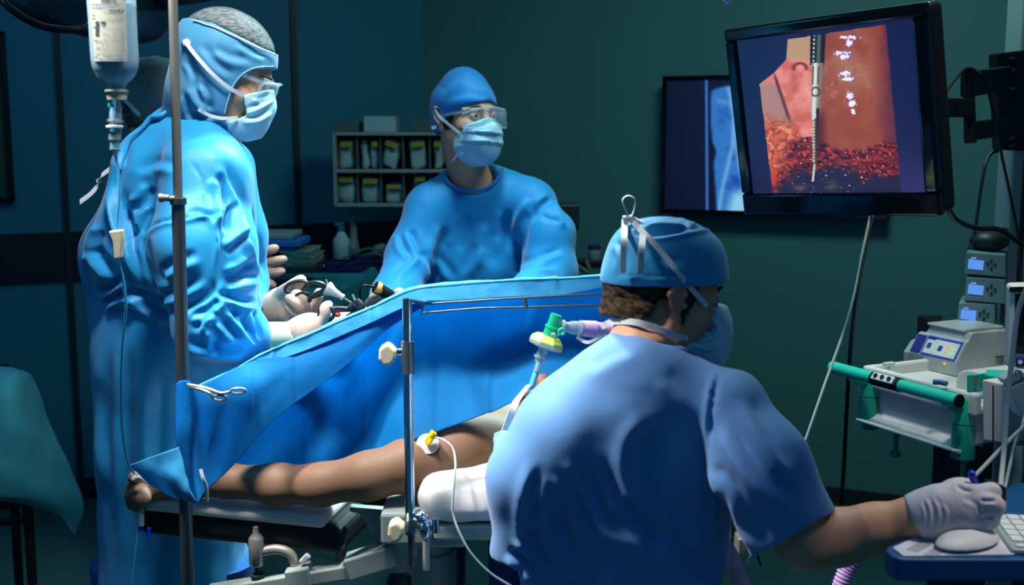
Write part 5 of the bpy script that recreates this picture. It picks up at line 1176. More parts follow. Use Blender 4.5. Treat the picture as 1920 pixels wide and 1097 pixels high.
def endo(x, y):
    n1 = nz2(x, y, .030, 1); n2 = nz2(x, y, .09, 2); n3 = nz2(x, y, .25, 3, 2)
    bg = np.tile(np.array([24., 30, 78]), (len(x), 1)); bg = lerp(bg, (58, 52, 112), sst(250, 370, y)*sst(1520, 1730, x)*.8); bg = lerp(bg, (14, 20, 60), sst(1480, 1400, x)*.6)
    c = np.tile(np.array([150., 72, 58]), (len(x), 1))
    d = np.hypot((x-1598)/80, (y-150)/120)
    c = lerp(c, (178, 122, 104), np.clip(1.0-d+n1*.6, 0, 1)*.8); c = lerp(c, (92, 40, 62), sst(1630, 1680, x+n1*16)*.9); c = lerp(c, (150, 66, 40), np.exp(-((x-1590)**2+(y-215)**2)/2600)*.8)
    c = lerp(c, (205, 150, 132), np.clip(n2*1.6-.25, 0, 1)*sst(1680, 1560, x)*sst(90, 150, y)*sst(230, 170, y)*.7); c = lerp(c, (86, 30, 26), sst(1556, 1536, x)*sst(190, 240, y))
    # left tissue
    lt = sst(1534, 1526, x)
    pk = np.tile(np.array([226., 128, 120]), (len(x), 1)); pk = lerp(pk, (240, 160, 150), np.clip(n1+.2, 0, 1)); pk = lerp(pk, (196, 96, 78), np.clip(-n1*1.2, 0, 1)); 
    pk = lerp(pk, (190, 152, 118), sst(116, 108, y)); pk = lerp(pk, (120, 40, 40), np.exp(-((np.hypot(x-1500, (y-128)*1.3)-12)/3.5)**2)*sst(134, 128, y))
    pk = lerp(pk, (176, 130, 122), sst(1462+(y-150)*.35, 1454+(y-150)*.35, x)*sst(150, 165, y)); pk = lerp(pk, (90, 40, 40), np.exp(-((x-1462-(y-170)*.33)/3)**2)*sst(130, 150, y)*sst(240, 215, y))
    og = np.clip(sst(214, 246, y+n2*10+n1*8)*sst(1516, 1478, x-(y-230)*.25+n1*14), 0, 1); o1 = nz2(x*1.3+n1*18, y, .06, 21); pk = lerp(pk, (208, 96, 62), og*.9); pk = lerp(pk, (132, 34, 32), og*np.clip(1-np.abs(o1)*5, 0, 1)*.8); pk = lerp(pk, (238, 150, 116), og*np.clip(o1*1.6, 0, 1)); pk = lerp(pk, (190, 40, 40), og*sst(300, 350, y)*.7)
    c = c*(1-lt[:, None])+pk*lt[:, None]
    # bleeding band
    yb = np.where(x < 1530, 256+(1530-x)*.05, 280-18*sst(1600, 1690, x)-10*np.exp(-((x-1545)/22)**2))
    yb = yb+n1*8+n2*5
    w1 = nz2(x+n2*14, y*2.2+x*.35, .055, 11); w2 = nz2(x+n1*20, y*1.6-x*.25, .10, 12)
    band = sst(yb-3, yb+5, y)*np.where(x < 1500, sst(1466, 1500, x+(y-250)*.25+n2*14), 1)
    r_ = np.tile(np.array([104., 20, 26]), (len(x), 1)); r_ = lerp(r_, (186, 56, 52), np.clip(w1*1.5+.1, 0, 1)); r_ = lerp(r_, (40, 8, 20), np.clip(-w2*1.8, 0, 1)); r_ = lerp(r_, (214, 112, 100), np.clip(1-np.abs(w2-.25)*9, 0, 1)*.6)
    c = c*(1-band[:, None])+r_*band[:, None]
    dk = sst(308, 330, y+n1*14+n2*10+np.where(x > 1610, -14, 0)+(x-1560)*.03)*sst(1455, 1500, x+(y-330)*.9+n2*16); c = lerp(c, (32, 30, 64), dk*.97); c = lerp(c, (96, 84, 74), dk*np.clip(np.exp(-(((x-1560)/12)**2+((y-348)/10)**2))+np.exp(-(((x-1500)/12)**2+((y-352)/8)**2)), 0, 1)*np.clip(.6+w1, 0, 1))
    g3 = nz2(x*1.0, y*1.6, .17, 8, 2); c[(g3 > .62) & (band > .6) & (dk < .6)] = (238, 206, 210); c[(g3 > .66) & (dk > .4) & (y > 300) & (x < 1625) & (x > 1470)] = (196, 192, 206)
    # reflections of the light
    for a, b, w, h in ((1592, 70, 16, 3), (1592, 80, 6, 7), (1580, 100, 14, 4), (1584, 106, 8, 6), (1585, 138, 10, 5), (1590, 148, 11, 4), (1594, 180, 6, 7), (1597, 194, 7, 6), (1600, 210, 4, 5)):
        k = np.hypot((x-a)/w, (y-b)/h)+n3*.9; c = lerp(c, (120, 80, 170), (k < 1.25)*.7); c = lerp(c, (248, 242, 255), (k < .95)*1.)
    # instrument
    ax_ = 1534-(y-62)*.035; u = (x-ax_)
    sh = (np.abs(u) < 14.5-(y-62)*.02) & (y < 122); cc = lerp(np.tile(np.array([22., 28, 32]), (len(x), 1)), (92, 104, 110), np.exp(-((u-2)/4)**2)); cc[(np.abs(u+7) < 1.5) & ((y.astype(int) // 4) % 2 == 0)] = (190, 200, 200); c[sh] = cc[sh]
    jw = (y >= 118) & (y < 205) & (np.abs(u-.5) < 11-(y-118)*.03); cc = lerp(np.tile(np.array([126., 118, 112]), (len(x), 1)), (236, 230, 222), np.exp(-((u+3)/5)**2)); cc = lerp(cc, (60, 54, 52), np.exp(-((np.hypot(u+1, (y-172))-8)/1.6)**2)); cc = lerp(cc, (70, 64, 60), np.exp(-((np.abs(u+2)-5)/1.3)**2)*(y < 158)*(y > 124)); c[jw] = cc[jw]
    tp_ = (y >= 203) & (y < 306) & (x > 1522+(y-203)*.02) & (x < 1536-(y-203)*.045); cc = lerp(np.tile(np.array([142., 118, 100]), (len(x), 1)), (40, 32, 30), sst(-2, 6, x-1527)); cc[(x < 1527.5) & ((y.astype(int) // 3) % 2 == 0)] = (214, 204, 196); cc[(y < 222) & (x < 1530)] = (208, 216, 222); c[tp_] = cc[tp_]
    c[(np.abs(x-1526+(y-320)*.1) < 2) & (y > 308) & (y < 340)] = (206, 200, 196)
    m = inpoly(x, y, [(1477, 74), (1661, 46), (1671, 150), (1690, 362), (1449, 362), (1424, 158), (1452, 136), (1474, 112)])
    edge = sst(1692, 1668, x-(y-46)*.10+16)
    c = bg*(1-edge[:, None])+c*edge[:, None]
    return np.where(m[:, None], c, bg)
T = np.array([[.48, 2.452, 1.761], [.751, 2.158, 1.778], [.805, 2.183, 1.45], [.534, 2.476, 1.432]])
q4 = [(1380, 76), (1709, 34), (1737, 361), (1414, 363)]
mc = T.mean(0); me1 = unit((T[1]-T[0])+(T[2]-T[3])); me2 = (T[3]-T[0])+(T[2]-T[1]); me2 = unit(me2-me1*(me2@me1)); mn = np.cross(me1, me2); mn = mn if mn@(CC-mc) > 0 else -mn
mw, mh = .401, .3325; Rm = np.stack([me1, me2, -mn], 1)
mo = thing('monitor', 'large black tilted monitor showing a red endoscope picture with a grasper', 'monitor', mc)
sc00 = mc-me1*mw/2-me2*mh/2
link('screen', paint_mesh('screen', sc00, me1*mw, me2*mh, 330, 280, endo), attr_emit_mat('endoscope_picture', .95), mo, False)
fb_ = MB(); bl, br, btp, bb = .027, .030, .026, .048
for (x0, x1, y0, y1) in ((-mw/2-bl, mw/2+br, -mh/2-btp, -mh/2), (-mw/2-bl, mw/2+br, mh/2, mh/2+bb), (-mw/2-bl, -mw/2, -mh/2, mh/2), (mw/2, mw/2+br, -mh/2, mh/2)):
    fb_.box(mc+me1*(x0+x1)/2+me2*(y0+y1)/2-mn*.004, (x1-x0, y1-y0, .022), Rm)
fb_.build('bezel', M['black_gloss'], mo, bev=.006, seg=3)
MB().box(mc+me1*(br-bl)/2+me2*(bb-btp)/2-mn*.040, (mw+bl+br, mh+bb+btp, .054), Rm).build('housing', M['black'], mo, bev=.014, seg=3)
MB().box(mc-mn*.08, (.2, .2, .035), Rm).build('mount_plate', M['black'], mo, bev=.004)
# wall screen
tvn = nR; tvo = pR+nR*.09
c00, c10, c01 = Ppl(1243, 143, tvo, tvn), Ppl(1243, 400, tvo, tvn), Ppl(1668, 412, tvo, tvn)
tx = np.array([dR[0], dR[1], 0]); W0 = (c01-c00)@tx; H0 = c00[2]-c10[2]; tv = thing('wall_screen', 'black wall screen with a blue X-ray picture, half hidden behind the tilted monitor', 'screen', c10)
Rt = np.stack([tx, -nR, [0, 0, 1.]], 1); ctv = c00+tx*W0/2-np.array([0, 0, H0/2])
MB().box(ctv-nR*.022, (W0, .04, H0), Rt).build('housing', M['black'], tv, bev=.006)
f = MB()
for s in (-1, 1): f.box(ctv+tx*s*(W0/2-.009)+nR*.002, (.018, .012, H0), Rt); f.box(ctv+np.array([0, 0, s*(H0/2-.010)])+nR*.002, (W0, .012, .020), Rt)
f.build('bezel', M['black_gloss'], tv, bev=.002)
MB().box(ctv-nR*.06, (.3, .06, .3), Rt).build('wall_mount', M['black'], tv)
def xray(x, y):
    n1 = nz2(x, y, .03, 4); c = np.tile(np.array([9., 15, 44]), (len(x), 1)); c = lerp(c, (14, 22, 60), sst(1260, 1320, x)*.5)
    lx = 1331+np.where(y < 230, 0, (y-230)*.07)+6*np.exp(-((y-285)/14)**2); top = 160+((x-1368)/34.)**2*9
    lg = sst(lx-2, lx+5, x)*sst(top-2, top+5, y); b = np.tile(np.array([52., 124, 208]), (len(x), 1)); b = lerp(b, (28, 78, 166), np.clip(-n1*1.4, 0, 1))
    bone = np.exp(-((x-1362-14*np.sin((y-150)/55.))/4.5)**2)+.8*np.exp(-((x-1388+10*np.sin((y-190)/40.))/5)**2)+.6*np.exp(-((y-188-(x-1345)*.3)/4)**2)*sst(1340, 1350, x)*sst(1385, 1365, x)
    b = lerp(b, (128, 190, 240), np.clip(bone, 0, 1)*.75); b = lerp(b, (150, 214, 250), sst(1352, 1378, x+(y-395)*.25)*sst(345, 372, y)); c = c*(1-lg[:, None])+b*lg[:, None]
    ln_ = np.exp(-((x-1324.5-(y-148)*.006)/2.4)**2)*sst(144, 150, y); c = lerp(c, (70, 132, 214), ln_); c = lerp(c, (70, 150, 230), (y > 396.5+(x-1245)*.012)*(x > 1330)*.6); return c
link('screen', paint_mesh('screen', c00+tx*.017-np.array([0, 0, .018])+nR*.0005, tx*(W0-.034), -np.array([0, 0, 1.])*(H0-.036), 320, 150, xray), attr_emit_mat('xray_picture', .85), tv, False)
# articulated arm
wa = thing('folding_bracket', 'black folding monitor arm and bracket at the right edge', 'monitor arm', P(1898, 190, 2.85))
D_ = 2.85
MB().prism([P(1868, 100, D_), P(1935, 92, D_), P(1935, 284, D_), P(1875, 281, D_)], (0, .05, 0)).build('wall_plate', M['black'], wa, bev=.004)
b_ = MB()
for y in (108, 130, 165, 232, 258, 272): b_.prism([P(1893, y, D_-.004), P(1903, y-2, D_-.004), P(1903, y+3, D_-.004), P(1893, y+4, D_-.004)], (0, .006, 0))
b_.build('bolts', M['steel_dark'], wa)
def bar(mb, a, b, h, w=.03):
    a, b = np.asarray(a), np.asarray(b); d = unit(b-a); s_ = unit(np.cross(d, (0, 0, 1))); mb.box((a+b)/2, (np.linalg.norm(b-a), w, h), np.stack([d, s_, np.cross(s_, d)], 1))
m = MB(); bar(m, P(1885, 147, 2.82), P(1812, 158, 2.62), .058); m.build('upper_arm', M['black'], wa, bev=.004)
m = MB(); bar(m, P(1890, 237, 2.82), P(1818, 246, 2.62), .042); m.build('lower_arm', M['black'], wa, bev=.004)
m = MB().tube([P(1814, 128, 2.62), P(1820, 268, 2.62)], .0135, 16); m.build('pivot', M['black'], wa, True)
m = MB(); bar(m, P(1818, 203, 2.61), mc-mn*.10, .042); m.build('head_arm', M['black'], wa, bev=.004)
# equipment column behind
co_ = thing('equipment_column', 'grey equipment column at the right edge carrying the pumps and the monitor arm', 'column', (P(1908, 420, 2.95)[0], 2.95, 0))
xl, xr = P(1886, 420, 2.92)[0], P(1940, 420, 2.92)[0]
MB().box(((xl+xr)/2, 2.95, 1.0), (xr-xl, .09, 2.0)).build('post', mat('column_grey', srgb(128, 150, 148), .5), co_, bev=.006)
MB().box(((xl+xr)/2+.05, 2.98, .04), (.2, .2, .08)).build('base', M['dark_metal'], co_, bev=.02)
MB().box((xl+.035, 2.905, 1.55), (.012, .008, .8)).build('groove', M['dark_metal'], co_)
M['pump'] = mat('pump_case', srgb(92, 132, 136), .45, var=.05)
for k, (x0, x1, y0, y1, lab_) in enumerate(((1812, 1886, 472, 516, 'topmost of the three small pumps with a lit blue display'), (1812, 1886, 519, 566, 'middle one of the three small pumps with a lit blue display'), (1798, 1866, 566, 610, 'lowest of the three small pumps with a lit blue display, set further left'))):
    D = 2.80; t = thing('infusion_pump', lab_, 'pump', P((x0+x1)/2, y1, D), 'stacked infusion pumps')
    sl = 5
    MB().prism([P(x0, y0, D), P(x1, y0+sl, D), P(x1, y1+sl, D), P(x0-4, y1-2, D)], (.056, .12, 0)).build('case', M['pump'], t, bev=.004)
    s_ = MB().prism([P(x0+5, y0+14, D-.002), P(x0+33, y0+17, D-.002), P(x0+31, y0+35, D-.002), P(x0+3, y0+32, D-.002)], (0, .004, 0)); s_.build('display', emit_mat('display_blue', srgb(92, 148, 235), 1.0), t)
    nb_ = MB(); [nb_.box(P(x0+11+i*5, y0+12, D-.003), (.004, .003, .004)) for i in range(2)]; nb_.build('display_tabs', emit_mat('tab_light', srgb(120, 170, 235), .9), t)
    for i, (dx, dy) in enumerate(((40, 22), (47, 17), (54, 24), (47, 31))): MB().cyl(P(x0+dx, y0+dy, D), P(x0+dx, y0+dy, D-.004), .0035, n=12).build('button', M['dark_metal'], t)
ts_ = MB().sphere(P(1855, 452, 2.86), (.05, .04, .028)).tube(px3((1822, 470, 2.86), (1835, 452, 2.86), (1860, 440, 2.86), (1882, 436, 2.9)), .014, 12, 5).build('cable_bundle', M['dark_metal'], None, True)
tag(seat(ts_), 'dark bundle of cable heaped on the topmost pump', 'cable')

# ------------------------------------------------------------------ trolley on the right
ZC = 1.0
A0 = Pz(1560, 688, ZC); A1 = Pz(1797, 752, ZC); ta = unit(A1-A0); tb_ = np.array([-ta[1], ta[0], 0.]); tb_ = tb_ if tb_[0] > 0 else -tb_; Ls = np.linalg.norm(A1-A0); Rc = np.stack([ta, tb_, [0, 0, 1.]], 1)
def Lc(s, t, z): q = A0+ta*s+tb_*t; return np.array([q[0], q[1], z])
def st(px, py, z=ZC): q = Pz(px, py, z)-A0; return q@ta, q@tb_
def cbox(mb, s0, s1, t0, t1, z0, z1): return mb.box(Lc((s0+s1)/2, (t0+t1)/2, (z0+z1)/2), (s1-s0, t1-t0, z1-z0), Rc)
print('cart', A0, A1, Ls, [st(*q) for q in ((1612, 690), (1702, 683), (1775, 703), (1885, 682), (1775, 735), (1890, 690))])
ca = thing('medical_trolley', 'white medical trolley with a teal handle bar and drawer', 'trolley', Lc(Ls/2, .25, 0))
cbox(MB(), .07, Ls+.01, .05, .42, .962, .985).build('tray', M['white'], ca, bev=.008)
r_ = MB(); cbox(r_, .06, Ls+.01, .04, .06, .962, 1.012); cbox(r_, .06, .08, .05, .42, .962, 1.012); r_.build('tray_rim', M['white'], ca, bev=.006)
cbox(MB(), .08, Ls, .06, .38, .895, .96).build('drawer_box', M['silver'], ca, bev=.004)
MB().prism([Lc(.075, .062, .905), Lc(.075, .035, .885), Lc(.075, .012, .888), Lc(.075, .012, .882), Lc(.075, .05, .868), Lc(.075, .062, .868)], ta*(Ls-.09)).build('drawer_lip', M['white'], ca, bev=.002)
for s in (.075, Ls-.030):
    MB().lathe(Lc(s, .055, .858), (0, 0, 1), [(0, .020), (.004, .026), (.075, .026), (.080, .024)], 28).build('corner_post', M['greend'], ca, True)
    MB().lathe(Lc(s, .055, .940), (0, 0, 1), [(0, .025), (.05, .027), (.06, .022), (.062, .01)], 28).tube([Lc(s, .055, .972), Lc(s, .0, .992)], .016, 14).build('handle_bracket', M['green'], ca, True)
MB().tube([A0, A0+ta*Ls*.42], .0145, 24).tube([A0+ta*Ls*.52, A1], .0145, 24).build('handle_bar', M['green'], ca, True)
MB().cyl(A1, A1+ta*.004, .0148).build('handle_end_cap', M['black_vinyl'], ca, True)
MB().tube([A0+ta*Ls*.36, A0+ta*Ls*.58], .0165, 24).build('handle_grip', M['black_vinyl'], ca, True)
mp_ = unit(CC-A0); gp = MB().box(A0+ta*Ls*.47-tb_*.013+np.array([0, 0, .010]), (Ls*.17, .006, .019), Rc@np.array([[1, 0, 0], [0, .8, -.6], [0, .6, .8]]).T).build('grip_panel', M['white'], ca, bev=.002)
for k in (-1, 0, 1):
    c = A0+ta*(Ls*.47+k*.021)-tb_*.016+np.array([0, 0, .0125]); nn = unit(-tb_*.8+np.array([0, 0, .6])); MB().lathe(c, nn, [(0, .0055), (.0015, .0055), (.0016, .004), (.001, .001)], 16).build('grip_button', M['black'], ca, True)
for s, t in ((.12, .10), (Ls-.04, .07), (Ls-.1, .36)):
    MB().tube([Lc(s, t, .80), Lc(s, t, .90)], .006, 10).cyl(Lc(s, t, .795), Lc(s, t, .806), .012).build('under_peg', M['greend'], ca, True)
MB().box(Lc(.16, .15, .865), (.10, .06, .03), Rc).build('under_box', M['greend'], ca, bev=.004)
MB().box(Lc(Ls*.5, .24, .48), (.10, .10, .82), Rc).build('trolley_column', M['dark_metal'], ca, bev=.01); MB().box(Lc(Ls*.5, .22, .06), (.44, .34, .06), Rc).build('trolley_base', M['dark_metal'], ca, bev=.015)
MB().tube([Lc(.10, .09, .985), Lc(.10, .09, 1.018)], .006, 12).box(Lc(.10, .085, 1.018), (.012, .030, .009), Rc).build('peg', M['white'], ca, bev=.001)
# silver apparatus on the trolley
s0, t0 = st(1703, 685, .985); s1, t1 = st(1790, 707, .985); t0 = (t0+t1)/2; 
ap = thing('electric_device', 'silver box-shaped device with indicator lights standing on the trolley', 'device', Lc((s0+s1)/2, t0+.1, .985))
S0, S1 = s0, s0+.155; dev = [(0, 0), (-.002, .035), (.028, .083), (.036, .085), (.045, .104), (.14, .104), (.20, .098), (.225, .07), (.225, 0)]
MB().prism([Lc(S0, t0+a, .985+b) for a, b in dev], ta*(S1-S0)).build('case', M['silver'], ap, bev=.008, seg=3)
MB().prism([Lc(S0-.03, t0+.01+a, .985+b) for a, b in ((0, 0), (.0, .03), (.025, .06), (.1, .06), (.1, 0))], ta*.04).build('side_shoe', M['silver'], ap, bev=.006)
cbox(MB(), S0-.012, S0+.022, t0+.035, t0+.09, 1.02, 1.108).build('rear_handle', M['black'], ap, bev=.004)
cbox(MB(), S0+.02, S1-.015, t0+.035, t0+.17, 1.088, 1.096).build('lid', M['silver'], ap, bev=.004)
pe1 = ta; pe2 = unit(tb_*.030+np.array([0, 0, .048])); pn = np.cross(pe1, pe2); pn = pn if pn@(-tb_) > 0 else -pn; pO = Lc(S0, t0-.002, 1.020)
def pp(u, v, l=.001): return pO+pe1*u+pe2*v+pn*l
def prect(name, u0, u1, v0, v1, m, l=.001, th=.0008, parent=ap): return MB().prism([pp(u0, v0, l), pp(u1, v0, l), pp(u1, v1, l), pp(u0, v1, l)], pn*th).build(name, m, parent)
prect('side_label', .006, .036, .003, .052, M['navy']); prect('panel_border', .040, .148, .002, .054, mat('panel_blue', srgb(60, 70, 175), .4)); prect('panel_face', .044, .144, .007, .047, M['white'], .0018); prect('panel_tab', .044, .068, .044, .052, M['navy'], .0018)
for u, v in ((.056, .028), (.092, .026)): prect('panel_button', u-.006, u+.006, v-.007, v+.007, mat('button_blue', srgb(24, 74, 140), .4), .0026)
lr, lg_ = emit_mat('led_red', srgb(255, 60, 60), 2.0), emit_mat('led_green', srgb(110, 235, 50), 1.2)
for r in range(2):
    for k in range(6): MB().sphere(pp(.112+k*.0048, .020+r*.011+.000, .0028), .0017, 8).build('indicator_light', lr if k < 2 else lg_, ap, True)
for k in range(4): MB().sphere(pp(.075, .014+k*.008, .0026), .0009, 8).build('indicator_dot', M['greend'], ap, True)
MB().sphere(Lc(S1-.035, t0-.003, 1.012), .0035, 10).build('amber_light', emit_mat('led_amber', srgb(250, 180, 40), 1.0), ap, True)
bc = MB()
for k in range(9): bc.prism([Lc(S1+.0006, t0+.13+k*.008, 1.004), Lc(S1+.0006, t0+.13+k*.008+(.002+.003*((k*7) % 3)/2), 1.004), Lc(S1+.0006, t0+.13+k*.008+(.002+.003*((k*7) % 3)/2), 1.020), Lc(S1+.0006, t0+.13+k*.008, 1.020)], ta*.0006)
bc.prism([Lc(S1+.0006, t0+.128, 1.022), Lc(S1+.0006, t0+.2, 1.022), Lc(S1+.0006, t0+.2, 1.025), Lc(S1+.0006, t0+.128, 1.025)], ta*.0006); bc.build('barcode', M['ink'], ap)
# white arched cover and side drawer unit at the near end
cv = thing('white_cover', 'white arched cover with teal trim at the near end of the trolley', 'cover', Lc(Ls-.05, .2, .985))
arch = [(Ls-.115, 0), (Ls-.115, .03)]+[(Ls-.07-.045*math.cos(a), .03+.025*math.sin(a)) for a in np.linspace(.2, math.pi/2, 6)]+[(Ls-.03, .052), (Ls+.005, .030), (Ls+.015, 0)]
MB().prism([Lc(s, .115, .987+z) for s, z in arch], tb_*.30).build('shell', M['white'], cv, bev=.004)
cbox(MB(), Ls-.118, Ls+.018, .113, .30, .987, .993).build('trim', M['green'], cv)
Dl = A1[1]-.05
MB().prism([P(1812, 703, Dl), P(1838, 701, Dl), P(1839, 734, Dl), P(1812, 737, Dl)], tb_*.06).build('latch_block', M['green'], cv, bev=.002)
MB().prism([P(1827, 704, Dl-.002), P(1833, 704, Dl-.002), P(1831, 730, Dl-.002), P(1826, 730, Dl-.002)], (0, .004, 0)).build('latch_slot', M['steel'], cv, bev=.0005)
su = thing('drawer_unit', "white hanging box with a teal lid and printed symbols at the trolley's near end", 'box', P(1862, 830, 2.2))
Du = 2.22
MB().prism([P(1841, 711, Du), P(1886, 722, Du-.02), P(1886, 832, Du-.02), P(1843, 826, Du)], tb_*.16).build('box', M['white'], su, bev=.003)
MB().prism([P(1862, 724, Du-.0125), P(1863.5, 724, Du-.0125), P(1863.5, 828, Du-.0125), P(1862, 828, Du-.0125)], (0, .004, 0)).build('seam', M['dark_metal'], su)
MB().prism([P(1846, 708, Du+.03), P(1890, 718, Du), P(1905, 700, Du+.1), P(1850, 698, Du+.1)], (0, 0, .006)).build('lid', M['green'], su)
MB().prism([P(1887, 722, Du-.018), P(1935, 712, Du+.06), P(1935, 838, Du+.06), P(1887, 834, Du-.018)], (.09, .10, 0)).build('side_panel', mat('panel_grey', srgb(130, 146, 150), .5), su, bev=.002)
MB().prism([P(1819, 722, Du-.01), P(1843, 728, Du-.01), P(1843, 838, Du-.01), P(1819, 832, Du-.01)], (0, .0015, 0)).build('clear_pocket', M['clear'], su)
spn = np.cross(P(1935, 712, Du+.06)-P(1887, 722, Du-.018), (0, 0, 1)); spn = unit(spn); 
def sp(x, y): return Ppl(x, y, P(1887, 722, Du-.0235), spn)
text_mesh('CE', 15, M['ink'], lambda x, y: sp(1897+x*.9, 809-y), 'conformity_mark', su, 0, .3)
sy = MB()
for y in (757, 784): sy.tube([sp(1888, y-12), sp(1907, y-13), sp(1907, y+11), sp(1888, y+12), sp(1888, y-12)], .0004, 6)
sy.build('symbol_frame', M['inkg'], su)
MB().prism([sp(1891+9*math.sin(a)+6-9+3, 785-7*math.cos(a)+1) for a in np.linspace(-math.pi/2, math.pi/2, 9)], (0, -.0004, 0)).tube([sp(1897, 784), sp(1897, 792), sp(1899, 793)], .0006, 6).build('umbrella_symbol', M['ink'], su)
MB().prism([sp(1893, 765), sp(1902, 758), sp(1904, 762), sp(1898, 768)], (0, -.0004, 0)).prism([sp(1896, 752), sp(1901, 749), sp(1902, 753), sp(1897, 756)], (0, -.0004, 0)).tube([sp(1890, 752+8), sp(1896, 748), sp(1904, 746)], .0005, 6).build('fragile_symbol', M['ink'], su)
for i, (x, y) in enumerate(((1762, 716), (1775, 722))):
    pass
pl_ = MB().tube(px3((1750, 716, 2.42), (1765, 717, 2.41), (1775, 720, 2.40)), .006, 12).build('plug', M['desk'], None, True); tag(seat(pl_), 'blue cable plug with a metal tip lying on the trolley rim', 'plug')
# bedside monitor at the right edge
bm_ = thing('patient_monitor', 'white framed patient monitor with a dark screen at the right edge', 'monitor', P(1915, 690, 2.15))
Dm = 2.12
MB().prism([P(1892, 537, Dm), P(1990, 534, Dm-.04), P(1990, 700, Dm-.04), P(1888, 690, Dm)], (.02, .06, 0)).build('housing', M['white'], bm_, bev=.006)
MB().prism([P(1905, 552, Dm-.010), P(1985, 549, Dm-.042), P(1985, 663, Dm-.042), P(1903, 663, Dm-.010)], (0, .006, 0)).build('screen', M['black_gloss'], bm_)
MB().prism([P(1895, 539, Dm-.007), P(1920, 538, Dm-.016), P(1920, 547, Dm-.016), P(1895, 548, Dm-.007)], (0, .006, 0)).build('top_strip', M['black'], bm_)
MB().prism([P(1906, 671, Dm-.011), P(1985, 672, Dm-.043), P(1985, 690, Dm-.043), P(1906, 687, Dm-.011)], (0, .006, 0)).build('control_strip', M['navy'], bm_, bev=.002)
MB().cyl(P(1913, 679, Dm-.012), P(1913, 679, Dm-.02), .0045).build('control_knob', M['whitem'], bm_, True)
MB().tube([P(1950, 700, Dm), P(1950, 760, Dm+.05), (P(1950, 760, Dm)[0], Dm+.1, .03)], .016, 12).cyl((P(1950, 760, Dm)[0], Dm+.1, .0), (P(1950, 760, Dm)[0], Dm+.1, .04), .16).build('stand', M['dark_metal'], bm_, True)
b1_ = thing('sensor_box', 'white angled sensor box with a wire clip at the right edge', 'sensor', P(1905, 730, 2.0))
MB().prism(px3((1880, 712, 2.0), (1914, 692, 2.0), (1926, 706, 2.0), (1890, 724, 2.0)), (0, .03, 0)).build('cap', M['white'], b1_, bev=.003)
MB().prism(px3((1888, 730, 2.0), (1926, 712, 2.0), (1940, 770, 2.0), (1912, 782, 2.0)), (0, .03, 0)).build('body', M['white'], b1_, bev=.003)
MB().prism(px3((1890, 722, 2.005), (1924, 706, 2.005), (1926, 714, 2.005), (1890, 730, 2.005)), (0, .02, 0)).build('joint', M['grey_metal'], b1_)
MB().tube(px3((1918, 716, 1.99), (1912, 700, 1.99), (1906, 694, 1.99), (1903, 700, 1.99), (1906, 706, 1.99)), .0012, 8, 5).build('wire_clip', M['steel_dark'], b1_, True)
# cables
def cable(name, label, pts, r, m, cat='cable'):
    o = MB().tube(px3(*pts), r, 10, 8).build(name, m, None, True); return tag(seat(o), label, cat)
cable('cable', 'black cable hanging down in front of the wall from the tilted monitor', [(1636, 402, 2.45), (1630, 430, 2.5), (1612, 520, 2.6), (1596, 640, 2.7), (1588, 760, 2.75), (1582, 880, 2.8), (1578, 945, 2.85), (1573, 1100, 2.9)], .0050, M['black'])
cable('cable', 'pale cable slanting down from the tilted monitor to the left', [(1632, 405, 2.46), (1618, 470, 2.45), (1595, 580, 2.4), (1545, 725, 2.32), (1492, 875, 2.25), (1450, 960, 2.22), (1405, 1048, 2.2), (1370, 1110, 2.2)], .0031, M['tube'])
cable('cable', 'thick black cable looping from the lower right corner of the tilted monitor', [(1778, 393, 2.30), (1795, 414, 2.4), (1830, 428, 2.5), (1870, 430, 2.6), (1900, 448, 2.65), (1925, 466, 2.7)], .0062, M['black'])
cable('cable', 'thin black cable running from the monitor arm down past the column', [(1770, 178, 2.3), (1790, 150, 2.45), (1815, 128, 2.6), (1845, 148, 2.6), (1862, 210, 2.62), (1880, 300, 2.7), (1895, 370, 2.75), (1910, 450, 2.75), (1914, 530, 2.78)], .0035, M['black'])
cable('cable', 'thin grey cable drooping on the wall from the bracket down to the pumps', [(1872, 282, 2.9), (1856, 290, 2.9), (1845, 320, 2.88), (1834, 390, 2.87), (1826, 450, 2.86), (1822, 478, 2.86)], .0045, M['dark_metal'])
cable('tubing', 'white tube hanging in front of the bedside monitor', [(1925, 540, 1.9), (1908, 590, 1.9), (1897, 680, 1.9), (1888, 760, 1.9), (1882, 850, 1.88), (1876, 912, 1.82)], .0046, M['tube'], 'tubing')
cable('tubing', 'white tube slanting down from the right edge behind the pen', [(1930, 790, 1.95), (1880, 838, 1.9), (1840, 880, 1.86), (1815, 905, 1.84)], .0036, M['tube'], 'tubing')
cable('tubing', 'thin cream tube dropping behind the small black box', [(1930, 700, 2.1), (1922, 780, 2.05), (1904, 830, 2.0), (1892, 880, 1.9), (1884, 915, 1.82)], .0030, M['tube'], 'tubing')
cable('tubing', 'thin cord hanging below the trolley', [(1800, 838, 2.5), (1802, 870, 2.5), (1801, 910, 2.5), (1803, 990, 2.5)], .0022, M['dark_metal'], 'cord')
cable('tubing', 'pale tube at the lower right edge below the monitor', [(1925, 800, 2.3), (1917, 850, 2.3), (1916, 900, 2.3), (1914, 1000, 2.35)], .0030, M['tube'], 'tubing')

